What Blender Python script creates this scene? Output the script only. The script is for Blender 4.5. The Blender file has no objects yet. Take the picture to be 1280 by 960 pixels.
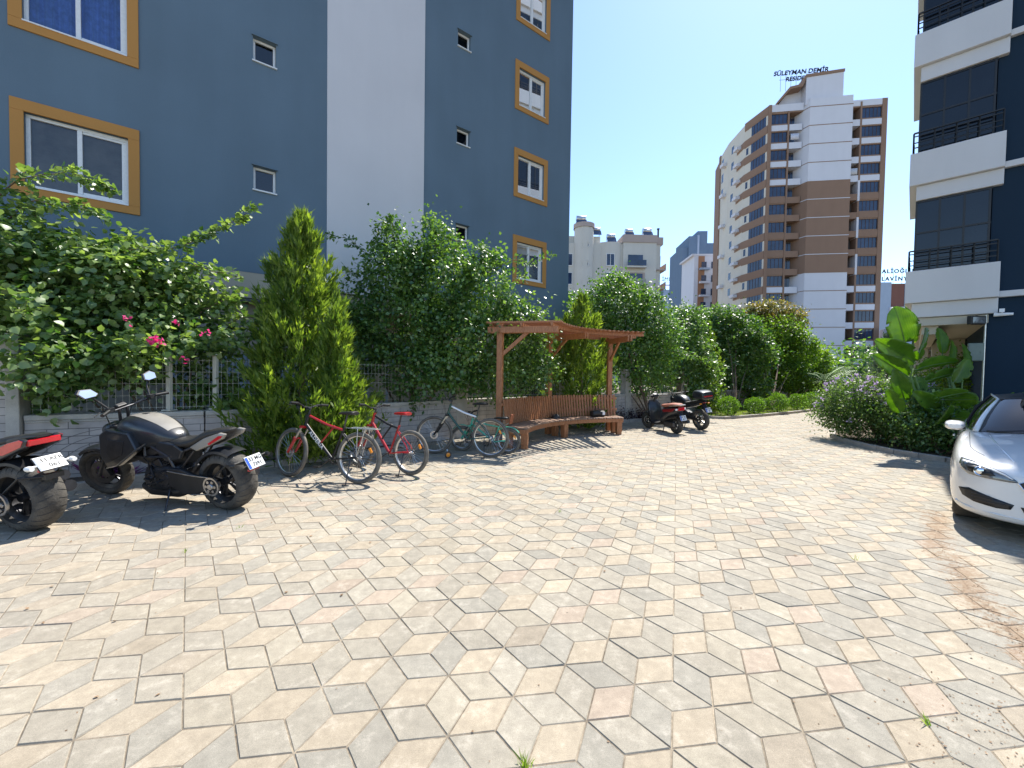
import bpy, bmesh, math, random
import numpy as np
from mathutils import Vector, Matrix
from mathutils.bvhtree import BVHTree
R_ = math.radians
PI = math.pi
random.seed(7)
scene = bpy.context.scene
col = scene.collection

# ------------------------------------------------------------------ helpers
def V3(*a): return Vector(a)

class MB:
    """collects faces and links them as one mesh"""
    def __init__(s): s.v = []; s.f = []; s.m = []; s.T = None
    def add(s, vs, fs, m=0):
        o = len(s.v)
        if s.T is not None: vs = [s.T @ Vector(p) for p in vs]
        s.v += [tuple(p) for p in vs]
        for f in fs: s.f.append(tuple(i + o for i in f)); s.m.append(m)
    def box(s, c, d, rot=None, m=0):
        x, y, z = d[0]/2, d[1]/2, d[2]/2
        vs = [Vector((a, b, e)) for a in (-x, x) for b in (-y, y) for e in (-z, z)]
        if rot is not None: vs = [rot @ p for p in vs]
        c = Vector(c)
        s.add([p + c for p in vs], [(0,1,3,2),(4,6,7,5),(0,4,5,1),(2,3,7,6),(0,2,6,4),(1,5,7,3)], m)
    def bar(s, a, b, w, h, m=0, up=(0,0,1)):
        a = Vector(a); b = Vector(b); d = (b-a); L = d.length
        if L < 1e-6: return
        d.normalize(); u = Vector(up)
        if abs(d.dot(u)) > .98: u = Vector((1,0,0))
        sd = d.cross(u).normalized(); u = sd.cross(d)
        rot = Matrix((d, sd, u)).transposed()
        s.box((a+b)/2, (L, w, h), rot, m)
    def tube(s, pts, r, n=8, m=0, cap=True, closed=False):
        pts = [Vector(p) for p in pts]; k = len(pts)
        rs = r if isinstance(r, (list, tuple)) else [r]*k
        vs = []; prev = None
        for i, p in enumerate(pts):
            if closed: d = pts[(i+1) % k] - pts[i-1]
            else: d = pts[min(i+1, k-1)] - pts[max(i-1, 0)]
            d.normalize()
            if prev is None:
                u = Vector((0,0,1)) if abs(d.z) < .9 else Vector((1,0,0))
                u = (u - d*u.dot(d)).normalized()
            else:
                u = (prev - d*prev.dot(d)).normalized()
            prev = u; w = d.cross(u)
            for j in range(n):
                a = 2*PI*j/n
                vs.append(p + (u*math.cos(a) + w*math.sin(a))*rs[i])
        fs = []
        for i in range(k if closed else k-1):
            i2 = (i+1) % k
            for j in range(n):
                fs.append((i*n+j, i*n+(j+1) % n, i2*n+(j+1) % n, i2*n+j))
        if cap and not closed:
            fs.append(tuple(range(n-1, -1, -1))); fs.append(tuple((k-1)*n+j for j in range(n)))
        s.add(vs, fs, m)
    def lathe(s, prof, n=32, c=(0,0,0), axis='y', m=0, a0=0, a1=2*PI, closed_prof=False):
        """prof: (radius, along axis)"""
        c = Vector(c); vs = []; full = abs(a1-a0-2*PI) < 1e-4
        k = n if full else n+1
        for j in range(k):
            a = a0 + (a1-a0)*j/n
            for (r, h) in prof:
                if axis == 'y': p = Vector((r*math.cos(a), h, r*math.sin(a)))
                elif axis == 'z': p = Vector((r*math.cos(a), r*math.sin(a), h))
                else: p = Vector((h, r*math.cos(a), r*math.sin(a)))
                vs.append(c + p)
        q = len(prof); fs = []
        for j in range(n):
            j2 = (j+1) % k
            for i in range(q if closed_prof else q-1):
                i2 = (i+1) % q
                fs.append((j*q+i, j2*q+i, j2*q+i2, j*q+i2))
        s.add(vs, fs, m)
    def sloft(s, secs, n=20, m=0):
        """superellipse loft along x: (x, yc, zc, ry, rz, p)"""
        vs = []
        for (x, yc, zc, ry, rz, p) in secs:
            for j in range(n):
                a = 2*PI*j/n; ca, sa = math.cos(a), math.sin(a)
                vs.append((x, yc + ry*math.copysign(abs(ca)**(2/p), ca), zc + rz*math.copysign(abs(sa)**(2/p), sa)))
        fs = []
        for i in range(len(secs)-1):
            for j in range(n): fs.append((i*n+j, i*n+(j+1) % n, (i+1)*n+(j+1) % n, (i+1)*n+j))
        fs.append(tuple(range(n-1, -1, -1))); fs.append(tuple((len(secs)-1)*n+j for j in range(n)))
        s.add(vs, fs, m)
    def prism(s, poly, y0, y1, m=0):
        """poly of (x,z), extruded along y"""
        n = len(poly)
        vs = [(x, y0, z) for x, z in poly] + [(x, y1, z) for x, z in poly]
        fs = [tuple(range(n)), tuple(range(2*n-1, n-1, -1))] + [(i, i+n, (i+1) % n+n, (i+1) % n) for i in range(n)]
        s.add(vs, fs, m)
    def zprism(s, poly, z0, z1, m=0, sides=True):
        n = len(poly)
        vs = [(x, y, z0) for x, y in poly] + [(x, y, z1) for x, y in poly]
        fs = [tuple(range(n-1, -1, -1)), tuple(range(n, 2*n))] + [(i, (i+1) % n, (i+1) % n+n, i+n) for i in range(n)]
        s.add(vs, fs, m)
    def build(s, name, mats, parent=None, smooth=False, bevel=0, seg=2, sub=0, angle=40):
        me = bpy.data.meshes.new(name); me.from_pydata(s.v, [], s.f)
        if not isinstance(mats, (list, tuple)): mats = [mats]
        for q in mats: me.materials.append(q)
        if len(mats) > 1: me.polygons.foreach_set('material_index', s.m)
        bm = bmesh.new(); bm.from_mesh(me); bmesh.ops.recalc_face_normals(bm, faces=bm.faces); bm.to_mesh(me); bm.free()
        if smooth:
            me.polygons.foreach_set('use_smooth', [True]*len(me.polygons))
            me.set_sharp_from_angle(angle=R_(angle))
        me.update()
        o = bpy.data.objects.new(name, me); col.objects.link(o)
        if parent is not None: o.parent = parent
        if sub:
            md = o.modifiers.new('sub', 'SUBSURF'); md.levels = sub; md.render_levels = sub
        if bevel:
            md = o.modifiers.new('bev', 'BEVEL'); md.width = bevel; md.segments = seg; md.limit_method = 'ANGLE'; md.angle_limit = R_(35)
            md.harden_normals = False
        return o

def tag(o, label=None, cat=None, group=None, kind=None):
    if label: o['label'] = label
    if cat: o['category'] = cat
    if group: o['group'] = group
    if kind: o['kind'] = kind
    return o

def thing(name, label, cat, loc=(0,0,0), rotz=0, group=None):
    o = bpy.data.objects.new(name, None); col.objects.link(o); o.empty_display_size = .2
    o.location = loc; o.rotation_euler = (0,0,rotz)
    return tag(o, label, cat, group)

def copy_tree(o, parent=None):
    c = o.copy(); col.objects.link(c)
    if parent is not None: c.parent = parent
    for ch in o.children: copy_tree(ch, c)
    return c

class Fr:
    """facade frame: s along, d outward, z up"""
    def __init__(s, o, az, flip=False):
        s.o = Vector((o[0], o[1], 0)); s.t = Vector((math.cos(az), math.sin(az), 0))
        s.n = Vector((math.sin(az), -math.cos(az), 0))
        if flip: s.n = -s.n
    def p(s, a, d, z): return s.o + s.t*a + s.n*d + Vector((0,0,z))
    def box(s, mb, s0, s1, d0, d1, z0, z1, m=0):
        vs = [s.p(a, d, z) for a in (s0, s1) for d in (d0, d1) for z in (z0, z1)]
        mb.add(vs, [(0,1,3,2),(4,6,7,5),(0,4,5,1),(2,3,7,6),(0,2,6,4),(1,5,7,3)], m)
    def quad(s, mb, s0, s1, d, z0, z1, m=0):
        mb.add([s.p(s0,d,z0), s.p(s1,d,z0), s.p(s1,d,z1), s.p(s0,d,z1)], [(0,1,2,3)], m)

# ------------------------------------------------------------------ materials
def nodes(name):
    m = bpy.data.materials.new(name); m.use_nodes = True
    nt = m.node_tree; b = nt.nodes['Principled BSDF']
    return m, nt, b, nt.nodes['Material Output']

def mat(name, c, rough=.6, metal=0, var=.12, scale=6, bump=0, bscale=60, c2=None, spec=.5, coat=0, emis=0, fine=0):
    m, nt, b, out = nodes(name); N = nt.nodes; L = nt.links
    b.inputs['Roughness'].default_value = rough; b.inputs['Metallic'].default_value = metal
    b.inputs['Specular IOR Level'].default_value = spec; b.inputs['Coat Weight'].default_value = coat
    b.inputs['Coat Roughness'].default_value = .03
    tc = N.new('ShaderNodeTexCoord')
    nz = N.new('ShaderNodeTexNoise'); nz.inputs['Scale'].default_value = scale; nz.inputs['Detail'].default_value = 6
    nz.inputs['Roughness'].default_value = .6
    L.new(tc.outputs['Object'], nz.inputs['Vector'])
    cr = N.new('ShaderNodeValToRGB')
    e = cr.color_ramp.elements; e[0].position = .3; e[1].position = .7
    a = [x*(1-var) for x in c]; d = [min(1, x*(1+var)) for x in c] if c2 is None else list(c2)
    if c2 is not None: a = list(c)
    e[0].color = (*a, 1); e[1].color = (*d, 1)
    L.new(nz.outputs['Fac'], cr.inputs['Fac']); last = cr.outputs['Color']
    if fine:
        n2 = N.new('ShaderNodeTexNoise'); n2.inputs['Scale'].default_value = scale*25; n2.inputs['Detail'].default_value = 3
        L.new(tc.outputs['Object'], n2.inputs['Vector'])
        mr = N.new('ShaderNodeMapRange'); mr.inputs['From Min'].default_value = .3; mr.inputs['From Max'].default_value = .7
        mr.inputs['To Min'].default_value = 1-fine; mr.inputs['To Max'].default_value = 1+fine
        L.new(n2.outputs['Fac'], mr.inputs['Value'])
        mx = N.new('ShaderNodeVectorMath'); mx.operation = 'SCALE'
        L.new(last, mx.inputs[0]); L.new(mr.outputs['Result'], mx.inputs['Scale']); last = mx.outputs[0]
    L.new(last, b.inputs['Base Color'])
    if bump:
        n3 = N.new('ShaderNodeTexNoise'); n3.inputs['Scale'].default_value = bscale; n3.inputs['Detail'].default_value = 4
        L.new(tc.outputs['Object'], n3.inputs['Vector'])
        bp = N.new('ShaderNodeBump'); bp.inputs['Strength'].default_value = bump; bp.inputs['Distance'].default_value = .01
        L.new(n3.outputs['Fac'], bp.inputs['Height']); L.new(bp.outputs['Normal'], b.inputs['Normal'])
    if emis:
        b.inputs['Emission Color'].default_value = (*c, 1); b.inputs['Emission Strength'].default_value = emis
    return m

def leafmat(name, c1, c2, trans=.35, rough=.35, tcol=None, spec=.6):
    """leaf colours vary leaf by leaf (attribute tint), light passes through the blade"""
    m, nt, b, out = nodes(name); N = nt.nodes; L = nt.links
    at = N.new('ShaderNodeAttribute'); at.attribute_name = 'tint'
    cr = N.new('ShaderNodeValToRGB'); e = cr.color_ramp.elements
    e[0].color = (*c1, 1); e[1].color = (*c2, 1)
    L.new(at.outputs['Fac'], cr.inputs['Fac']); L.new(cr.outputs['Color'], b.inputs['Base Color'])
    b.inputs['Roughness'].default_value = rough; b.inputs['Specular IOR Level'].default_value = spec
    tr = N.new('ShaderNodeBsdfTranslucent')
    tm = N.new('ShaderNodeMix'); tm.data_type = 'RGBA'; tm.blend_type = 'MULTIPLY'; tm.inputs[0].default_value = 1
    L.new(cr.outputs['Color'], tm.inputs[6]); tm.inputs[7].default_value = (*(tcol or (2.2, 2.3, .9)), 1)
    L.new(tm.outputs[2], tr.inputs['Color'])
    mx = N.new('ShaderNodeMixShader'); mx.inputs[0].default_value = trans
    L.new(b.outputs[0], mx.inputs[1]); L.new(tr.outputs[0], mx.inputs[2]); L.new(mx.outputs[0], out.inputs['Surface'])
    return m

def glassmat(name, tint=(.8,.85,.88), refl=.12, rough=.02):
    m, nt, b, out = nodes(name); N = nt.nodes; L = nt.links
    N.remove(b)
    tr = N.new('ShaderNodeBsdfTransparent'); tr.inputs['Color'].default_value = (*tint, 1)
    gl = N.new('ShaderNodeBsdfGlossy'); gl.inputs['Roughness'].default_value = rough
    fr = N.new('ShaderNodeFresnel'); fr.inputs['IOR'].default_value = 1.5
    ad = N.new('ShaderNodeMath'); ad.operation = 'ADD'; ad.inputs[1].default_value = refl; ad.use_clamp = True
    L.new(fr.outputs[0], ad.inputs[0])
    mx = N.new('ShaderNodeMixShader'); L.new(ad.outputs[0], mx.inputs[0])
    L.new(tr.outputs[0], mx.inputs[1]); L.new(gl.outputs[0], mx.inputs[2]); L.new(mx.outputs[0], out.inputs['Surface'])
    return m

def paver_mat():
    m, nt, b, out = nodes('paver_stone'); N = nt.nodes; L = nt.links
    at = N.new('ShaderNodeAttribute'); at.attribute_name = 'stone'
    tc = N.new('ShaderNodeTexCoord')
    def noise(sc, det=6, rg=.6):
        n = N.new('ShaderNodeTexNoise'); n.inputs['Scale'].default_value = sc; n.inputs['Detail'].default_value = det
        n.inputs['Roughness'].default_value = rg; L.new(tc.outputs['Object'], n.inputs['Vector']); return n
    def rng(src, a, b_, c, d):
        r = N.new('ShaderNodeMapRange'); r.inputs['From Min'].default_value = a; r.inputs['From Max'].default_value = b_
        r.inputs['To Min'].default_value = c; r.inputs['To Max'].default_value = d; L.new(src, r.inputs['Value']); return r.outputs['Result']
    n1 = rng(noise(14, 8, .7).outputs['Fac'], .3, .7, .80, 1.16)
    n2 = rng(noise(220, 4, .8).outputs['Fac'], .3, .7, .76, 1.2)
    n3 = rng(noise(.9, 10, .65).outputs['Fac'], .35, .65, .86, 1.06)
    n4 = rng(noise(700, 3, .9).outputs['Fac'], .35, .65, .78, 1.16)
    mu = N.new('ShaderNodeMath'); mu.operation = 'MULTIPLY'; L.new(n1, mu.inputs[0]); L.new(n2, mu.inputs[1])
    mu2 = N.new('ShaderNodeMath'); mu2.operation = 'MULTIPLY'; L.new(mu.outputs[0], mu2.inputs[0]); L.new(n3, mu2.inputs[1])
    mu3 = N.new('ShaderNodeMath'); mu3.operation = 'MULTIPLY'; L.new(mu2.outputs[0], mu3.inputs[0]); L.new(n4, mu3.inputs[1])
    sc = N.new('ShaderNodeVectorMath'); sc.operation = 'SCALE'; L.new(at.outputs['Color'], sc.inputs[0]); L.new(mu3.outputs[0], sc.inputs['Scale'])
    # pale lime bloom in blotches
    bl = rng(noise(7, 9, .75).outputs['Fac'], .55, .72, 0, .45)
    m1 = N.new('ShaderNodeMix'); m1.data_type = 'RGBA'; L.new(bl, m1.inputs[0]); L.new(sc.outputs[0], m1.inputs[6]); m1.inputs[7].default_value = (.56,.5,.42,1)
    # dark small stains
    st = rng(noise(26, 5, .7).outputs['Fac'], .66, .74, 0, .55)
    m2 = N.new('ShaderNodeMix'); m2.data_type = 'RGBA'; L.new(st, m2.inputs[0]); L.new(m1.outputs[2], m2.inputs[6]); m2.inputs[7].default_value = (.17,.12,.08,1)
    # sweep of brown soil beside the parked car (attribute soil = how much lies on this stone)
    so = N.new('ShaderNodeAttribute'); so.attribute_name = 'soil'
    sp = N.new('ShaderNodeTexNoise'); sp.inputs['Scale'].default_value = 22; sp.inputs['Detail'].default_value = 8; sp.inputs['Roughness'].default_value = .8
    L.new(tc.outputs['Object'], sp.inputs['Vector'])
    ad = N.new('ShaderNodeMath'); ad.operation = 'ADD'; L.new(so.outputs['Fac'], ad.inputs[0]); L.new(sp.outputs['Fac'], ad.inputs[1])
    sr = rng(ad.outputs[0], 1.0, 1.07, 0, .85)
    m3 = N.new('ShaderNodeMix'); m3.data_type = 'RGBA'; L.new(sr, m3.inputs[0]); L.new(m2.outputs[2], m3.inputs[6]); m3.inputs[7].default_value = (.27,.185,.115,1)
    L.new(m3.outputs[2], b.inputs['Base Color'])
    b.inputs['Roughness'].default_value = .8; b.inputs['Specular IOR Level'].default_value = .3
    bp = N.new('ShaderNodeBump'); bp.inputs['Strength'].default_value = .5; bp.inputs['Distance'].default_value = .004
    L.new(mu3.outputs[0], bp.inputs['Height']); L.new(bp.outputs['Normal'], b.inputs['Normal'])
    return m

def wood_mat(name, c1, c2):
    m, nt, b, out = nodes(name); N = nt.nodes; L = nt.links
    tc = N.new('ShaderNodeTexCoord'); mp = N.new('ShaderNodeMapping'); mp.inputs['Scale'].default_value = (9, 9, 2)
    L.new(tc.outputs['Object'], mp.inputs[0])
    n = N.new('ShaderNodeTexNoise'); n.inputs['Scale'].default_value = 5; n.inputs['Detail'].default_value = 8; n.inputs['Distortion'].default_value = 1.2
    L.new(mp.outputs[0], n.inputs['Vector'])
    cr = N.new('ShaderNodeValToRGB'); e = cr.color_ramp.elements; e[0].position = .3; e[1].position = .7; e[0].color = (*c1,1); e[1].color = (*c2,1)
    L.new(n.outputs['Fac'], cr.inputs[0]); L.new(cr.outputs[0], b.inputs['Base Color'])
    b.inputs['Roughness'].default_value = .5
    bp = N.new('ShaderNodeBump'); bp.inputs['Strength'].default_value = .3; bp.inputs['Distance'].default_value = .004
    L.new(n.outputs['Fac'], bp.inputs['Height']); L.new(bp.outputs[0], b.inputs['Normal'])
    return m

def stucco(name, c, var=.06):
    """painted render: rough grain, faint weather streaks"""
    m, nt, b, out = nodes(name); N = nt.nodes; L = nt.links
    tc = N.new('ShaderNodeTexCoord')
    n1 = N.new('ShaderNodeTexNoise'); n1.inputs['Scale'].default_value = .7; n1.inputs['Detail'].default_value = 7; L.new(tc.outputs['Object'], n1.inputs['Vector'])
    mp = N.new('ShaderNodeMapping'); mp.inputs['Scale'].default_value = (.9, .9, .12); L.new(tc.outputs['Object'], mp.inputs[0])
    n2 = N.new('ShaderNodeTexNoise'); n2.inputs['Scale'].default_value = 1.6; n2.inputs['Detail'].default_value = 6; L.new(mp.outputs[0], n2.inputs['Vector'])
    n3 = N.new('ShaderNodeTexNoise'); n3.inputs['Scale'].default_value = 90; n3.inputs['Detail'].default_value = 3; L.new(tc.outputs['Object'], n3.inputs['Vector'])
    s = N.new('ShaderNodeMath'); s.operation = 'ADD'; L.new(n1.outputs['Fac'], s.inputs[0]); L.new(n2.outputs['Fac'], s.inputs[1])
    s2 = N.new('ShaderNodeMath'); s2.operation = 'MULTIPLY_ADD'; L.new(n3.outputs['Fac'], s2.inputs[0]); s2.inputs[1].default_value = .6; L.new(s.outputs[0], s2.inputs[2])
    r = N.new('ShaderNodeMapRange'); r.inputs['From Min'].default_value = .9; r.inputs['From Max'].default_value = 1.7
    r.inputs['To Min'].default_value = 1-var; r.inputs['To Max'].default_value = 1+var; L.new(s2.outputs[0], r.inputs['Value'])
    v = N.new('ShaderNodeVectorMath'); v.operation = 'SCALE'; v.inputs[0].default_value = c; L.new(r.outputs[0], v.inputs['Scale'])
    L.new(v.outputs[0], b.inputs['Base Color']); b.inputs['Roughness'].default_value = .85; b.inputs['Specular IOR Level'].default_value = .25
    bp = N.new('ShaderNodeBump'); bp.inputs['Strength'].default_value = .35; bp.inputs['Distance'].default_value = .006
    L.new(n3.outputs['Fac'], bp.inputs['Height']); L.new(bp.outputs[0], b.inputs['Normal'])
    return m

def stone_wall_mat():
    """cast wall panels: pale render scored with block lines"""
    m, nt, b, out = nodes('scored_wall_render'); N = nt.nodes; L = nt.links
    tc = N.new('ShaderNodeTexCoord')
    br = N.new('ShaderNodeTexBrick'); br.inputs['Scale'].default_value = 1
    br.inputs['Brick Width'].default_value = .42; br.inputs['Row Height'].default_value = .105; br.inputs['Mortar Size'].default_value = .005
    br.inputs['Color1'].default_value = (.52,.465,.415,1); br.inputs['Color2'].default_value = (.46,.41,.37,1); br.inputs['Mortar'].default_value = (.2,.185,.17,1)
    uv = N.new('ShaderNodeUVMap'); uv.uv_map = 'UVMap'
    L.new(uv.outputs[0], br.inputs['Vector'])
    n = N.new('ShaderNodeTexNoise'); n.inputs['Scale'].default_value = 5; n.inputs['Detail'].default_value = 9; L.new(tc.outputs['Object'], n.inputs['Vector'])
    r = N.new('ShaderNodeMapRange'); r.inputs['From Min'].default_value = .3; r.inputs['From Max'].default_value = .7; r.inputs['To Min'].default_value = .8; r.inputs['To Max'].default_value = 1.12
    L.new(n.outputs['Fac'], r.inputs['Value'])
    v = N.new('ShaderNodeVectorMath'); v.operation = 'SCALE'; L.new(br.outputs['Color'], v.inputs[0]); L.new(r.outputs[0], v.inputs['Scale'])
    L.new(v.outputs[0], b.inputs['Base Color']); b.inputs['Roughness'].default_value = .85
    bp = N.new('ShaderNodeBump'); bp.inputs['Strength'].default_value = .6; bp.inputs['Distance'].default_value = .01; bp.invert = True
    L.new(br.outputs['Fac'], bp.inputs['Height']); L.new(bp.outputs[0], b.inputs['Normal'])
    return m

M = {}
M['paver'] = paver_mat()
M['joint'] = mat('joint_sand', (.06,.045,.03), .95, c2=(.36,.30,.22), scale=1.6, fine=.4)
M['ground'] = mat('dry_ground', (.16,.13,.09), .95, c2=(.24,.2,.15), scale=.3, fine=.3)
M['soil'] = mat('garden_soil', (.05,.036,.024), .95, c2=(.13,.095,.06), scale=6, fine=.5, bump=.8, bscale=30)
M['kerb'] = mat('kerb_concrete', (.36,.33,.29), .85, var=.18, scale=5, fine=.15, bump=.3)
M['blue'] = stucco('blue_render', (.132,.19,.24), .09)
M['white_r'] = stucco('white_render', (.66,.645,.65), .05)
M['beige_r'] = stucco('beige_render', (.42,.37,.29), .1)
M['orange'] = stucco('ochre_surround', (.50,.245,.07), .05)
M['pvc'] = mat('white_pvc', (.78,.78,.76), .35, var=.06, scale=20)
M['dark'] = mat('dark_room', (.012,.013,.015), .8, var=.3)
M['glass'] = glassmat('window_glass', (.66,.7,.72), .05)
M['dglass'] = mat('tinted_balcony_glass', (.008,.012,.018), .04, var=.35, scale=.8, spec=.5)
M['fglass'] = mat('far_window_glass', (.02,.035,.075), .12, var=.5, scale=.6, spec=.7)
M['curtain_b'] = mat('blue_curtain', (.16,.32,.8), .8, var=.25, scale=8)
M['curtain_w'] = mat('sheer_curtain', (.5,.52,.5), .8, var=.2, scale=7)
M['blind'] = mat('grey_blind', (.22,.20,.18), .7, var=.4, scale=3)
M['wall'] = stone_wall_mat()
M['wallcap'] = mat('wall_coping', (.46,.42,.36), .8, var=.15, scale=5, fine=.1, bump=.2)
M['wire'] = mat('cream_fence_wire', (.55,.52,.44), .5, var=.1)
M['wood'] = wood_mat('red_brown_wood', (.24,.09,.034), (.44,.19,.082))
M['wood_seat'] = wood_mat('worn_seat_wood', (.19,.11,.07), (.40,.26,.18))
M['black'] = mat('black_plastic', (.012,.012,.013), .45, var=.3, scale=9)
M['blackgl'] = mat('black_lacquer', (.018,.02,.024), .34, var=.2, scale=4, coat=.35)
M['rubber'] = mat('dusty_rubber', (.028,.026,.024), .85, c2=(.10,.09,.075), scale=7, fine=.3, bump=.5, bscale=40)
M['brubber'] = mat('bicycle_rubber', (.08,.073,.062), .85, c2=(.2,.18,.15), scale=9, fine=.3)
M['steel'] = mat('worn_steel', (.5,.5,.5), .3, 1, var=.25, scale=12)
M['dsteel'] = mat('dark_metal', (.07,.07,.075), .4, .8, var=.3, scale=10)
M['alu'] = mat('satin_aluminium', (.62,.62,.61), .35, 1, var=.12, scale=10)
M['leather'] = mat('black_seat_leather', (.02,.019,.018), .5, var=.2, scale=14, bump=.3, bscale=200)
M['red'] = mat('red_paint', (.42,.015,.02), .28, var=.12, coat=.5)
M['redlens'] = mat('red_lens', (.5,.01,.02), .12, var=.2, coat=.6)
M['taupe'] = mat('grey_taupe_panel', (.27,.25,.22), .35, var=.12, coat=.3)
M['green'] = mat('dark_green_paint', (.02,.075,.055), .3, var=.15, coat=.4)
M['mint'] = mat('mint_paint', (.06,.42,.27), .3, var=.12, coat=.4)
M['white'] = mat('white_paint', (.8,.8,.8), .35, var=.05)
M['plate'] = mat('plate_white', (.72,.73,.72), .4, var=.05)
M['plateblue'] = mat('plate_blue', (.02,.09,.5), .4, var=.1)
M['ink'] = mat('plate_ink', (.01,.01,.012), .6, var=.1)
M['amber'] = mat('amber_reflector', (.85,.3,.03), .25, var=.1)
M['brownbox'] = mat('brown_leatherette', (.3,.085,.03), .5, var=.2)
M['dred'] = mat('dark_red_paint', (.22,.012,.018), .3, var=.12, coat=.4)
M['tanseat'] = mat('tan_seat', (.4,.16,.11), .5, var=.15)
M['carpaint'] = mat('white_car_paint', (.76,.75,.73), .3, var=.03, scale=2, coat=1)
M['carglass'] = mat('car_glass', (.008,.010,.012), .02, var=.2, spec=.5)
M['lampglass'] = mat('headlamp_lens', (.10,.11,.12), .08, var=.5, scale=16, spec=.9, coat=1)
M['chrome'] = mat('chrome', (.75,.76,.78), .12, 1, var=.05)
M['bark'] = mat('bark', (.11,.07,.045), .9, c2=(.24,.17,.12), scale=9, bump=.8, bscale=30)
M['l_vine'] = leafmat('vine_leaf', (.04,.105,.02), (.27,.36,.12), .32, .42, spec=1.0)
M['l_bush'] = leafmat('hibiscus_leaf', (.025,.085,.016), (.19,.30,.07), .34, .42, spec=1.0)
M['l_dark'] = leafmat('dark_tree_leaf', (.028,.09,.016), (.17,.28,.05), .34, .44, spec=.9)
M['l_yel'] = leafmat('yellow_green_leaf', (.06,.13,.014), (.17,.25,.03), .45, .45, spec=.4)
M['l_red'] = leafmat('red_tip_leaf', (.07,.12,.02), (.28,.19,.06), .4, .45, (2,1.9,.9))
M['l_con'] = leafmat('cypress_spray', (.06,.12,.018), (.22,.29,.045), .4, .5, spec=.5)
M['l_box'] = leafmat('clipped_box_leaf', (.05,.12,.015), (.15,.25,.03), .42, .45, spec=.4)
M['l_grass'] = leafmat('grass_blade', (.10,.18,.02), (.26,.34,.05), .45, .5)
M['l_pine'] = leafmat('blue_grey_pine', (.06,.09,.07), (.13,.17,.13), .25, .6, (1.6,1.8,1.3))
M['l_ban'] = leafmat('banana_leaf', (.03,.10,.015), (.06,.15,.02), .45, .3, (3.6,3.3,.5))
M['l_pur'] = leafmat('bush_leaf', (.035,.085,.02), (.16,.23,.08), .4, .45, spec=.4)
M['l_burg'] = leafmat('burgundy_leaf', (.02,.008,.018), (.05,.02,.04), .2, .4, (2,1,1.5))
M['pink'] = leafmat('pink_bract', (.55,.02,.16), (.75,.06,.28), .4, .6, (1.4,1.2,1.2))
M['purple'] = leafmat('lilac_petal', (.42,.30,.58), (.62,.50,.76), .35, .6, (1.3,1.2,1.2))

# ------------------------------------------------------------------ leaves
LEAF = {
 'kite': ([(0,0,0),(.45,.5,.12),(1,0,0),(.45,-.5,.12)], [(0,1,2),(0,2,3)]),
 'heart': ([(0,0,0),(.12,.42,.10),(.5,.5,.14),(1,0,-.05),(.5,-.5,.14),(.12,-.42,.10),(.5,0,0)], [(0,1,2,6),(6,2,3),(6,3,4),(0,6,4,5)]),
 'blade': ([(0,.5,0),(0,-.5,0),(.55,-.35,.05),(1,0,.12),(.55,.35,.05)], [(0,1,2,4),(4,2,3)]),
 'spray': ([(0,.12,0),(0,-.12,0),(.5,-.5,0),(.62,-.1,.05),(1,0,.12),(.62,.1,.05),(.5,.5,0)], [(0,1,3,5),(1,2,3),(3,4,5),(0,5,6)]),
}
def leaf_mesh(name, m, parent, pos, dirs, nors, L, W, kind='kite', seed=0, jit=.3):
    """one mesh of many small leaf faces; tint varies leaf by leaf"""
    rng = np.random.default_rng(seed); n = len(pos)
    tv, tf = LEAF[kind]; tv = np.array(tv, float); k = len(tv)
    d = dirs/np.maximum(np.linalg.norm(dirs, axis=1, keepdims=True), 1e-6)
    nn = nors - (nors*d).sum(1, keepdims=True)*d
    nn /= np.maximum(np.linalg.norm(nn, axis=1, keepdims=True), 1e-6)
    sd = np.cross(d, nn)
    l = L*(1 + jit*rng.uniform(-1, 1, n)); w = W*(1 + jit*rng.uniform(-1, 1, n))
    P = pos[:,None,:] + d[:,None,:]*(tv[None,:,0]*l[:,None])[...,None] + sd[:,None,:]*(tv[None,:,1]*w[:,None])[...,None] + nn[:,None,:]*(tv[None,:,2]*w[:,None])[...,None]
    P = P.reshape(-1, 3)
    me = bpy.data.meshes.new(name)
    sizes = np.array([len(f) for f in tf]); flat = np.concatenate([np.array(f) for f in tf])
    idx = (flat[None,:] + (np.arange(n)*k)[:,None]).ravel()
    tot = np.tile(sizes, n); st = np.concatenate([[0], np.cumsum(tot)[:-1]])
    me.vertices.add(len(P)); me.vertices.foreach_set('co', P.ravel())
    me.loops.add(len(idx)); me.loops.foreach_set('vertex_index', idx.astype(np.int32))
    me.polygons.add(len(tot)); me.polygons.foreach_set('loop_start', st.astype(np.int32)); me.polygons.foreach_set('loop_total', tot.astype(np.int32))
    me.update(calc_edges=True)
    a = me.attributes.new('tint', 'FLOAT', 'POINT')
    br_ = .2*np.sin(pos[:,0]*3.1+pos[:,2]*4.3+seed)*np.sin(pos[:,1]*3.7-pos[:,2]*2.9+seed*.7)
    a.data.foreach_set('value', np.repeat(np.clip(rng.normal(.42, .24, n)+br_, 0, 1), k).astype(np.float32))
    me.materials.append(m)
    o = bpy.data.objects.new(name, me); col.objects.link(o)
    if parent is not None: o.parent = parent
    return o

def unit(v): return v/np.maximum(np.linalg.norm(v, axis=-1, keepdims=True), 1e-6)

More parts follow.
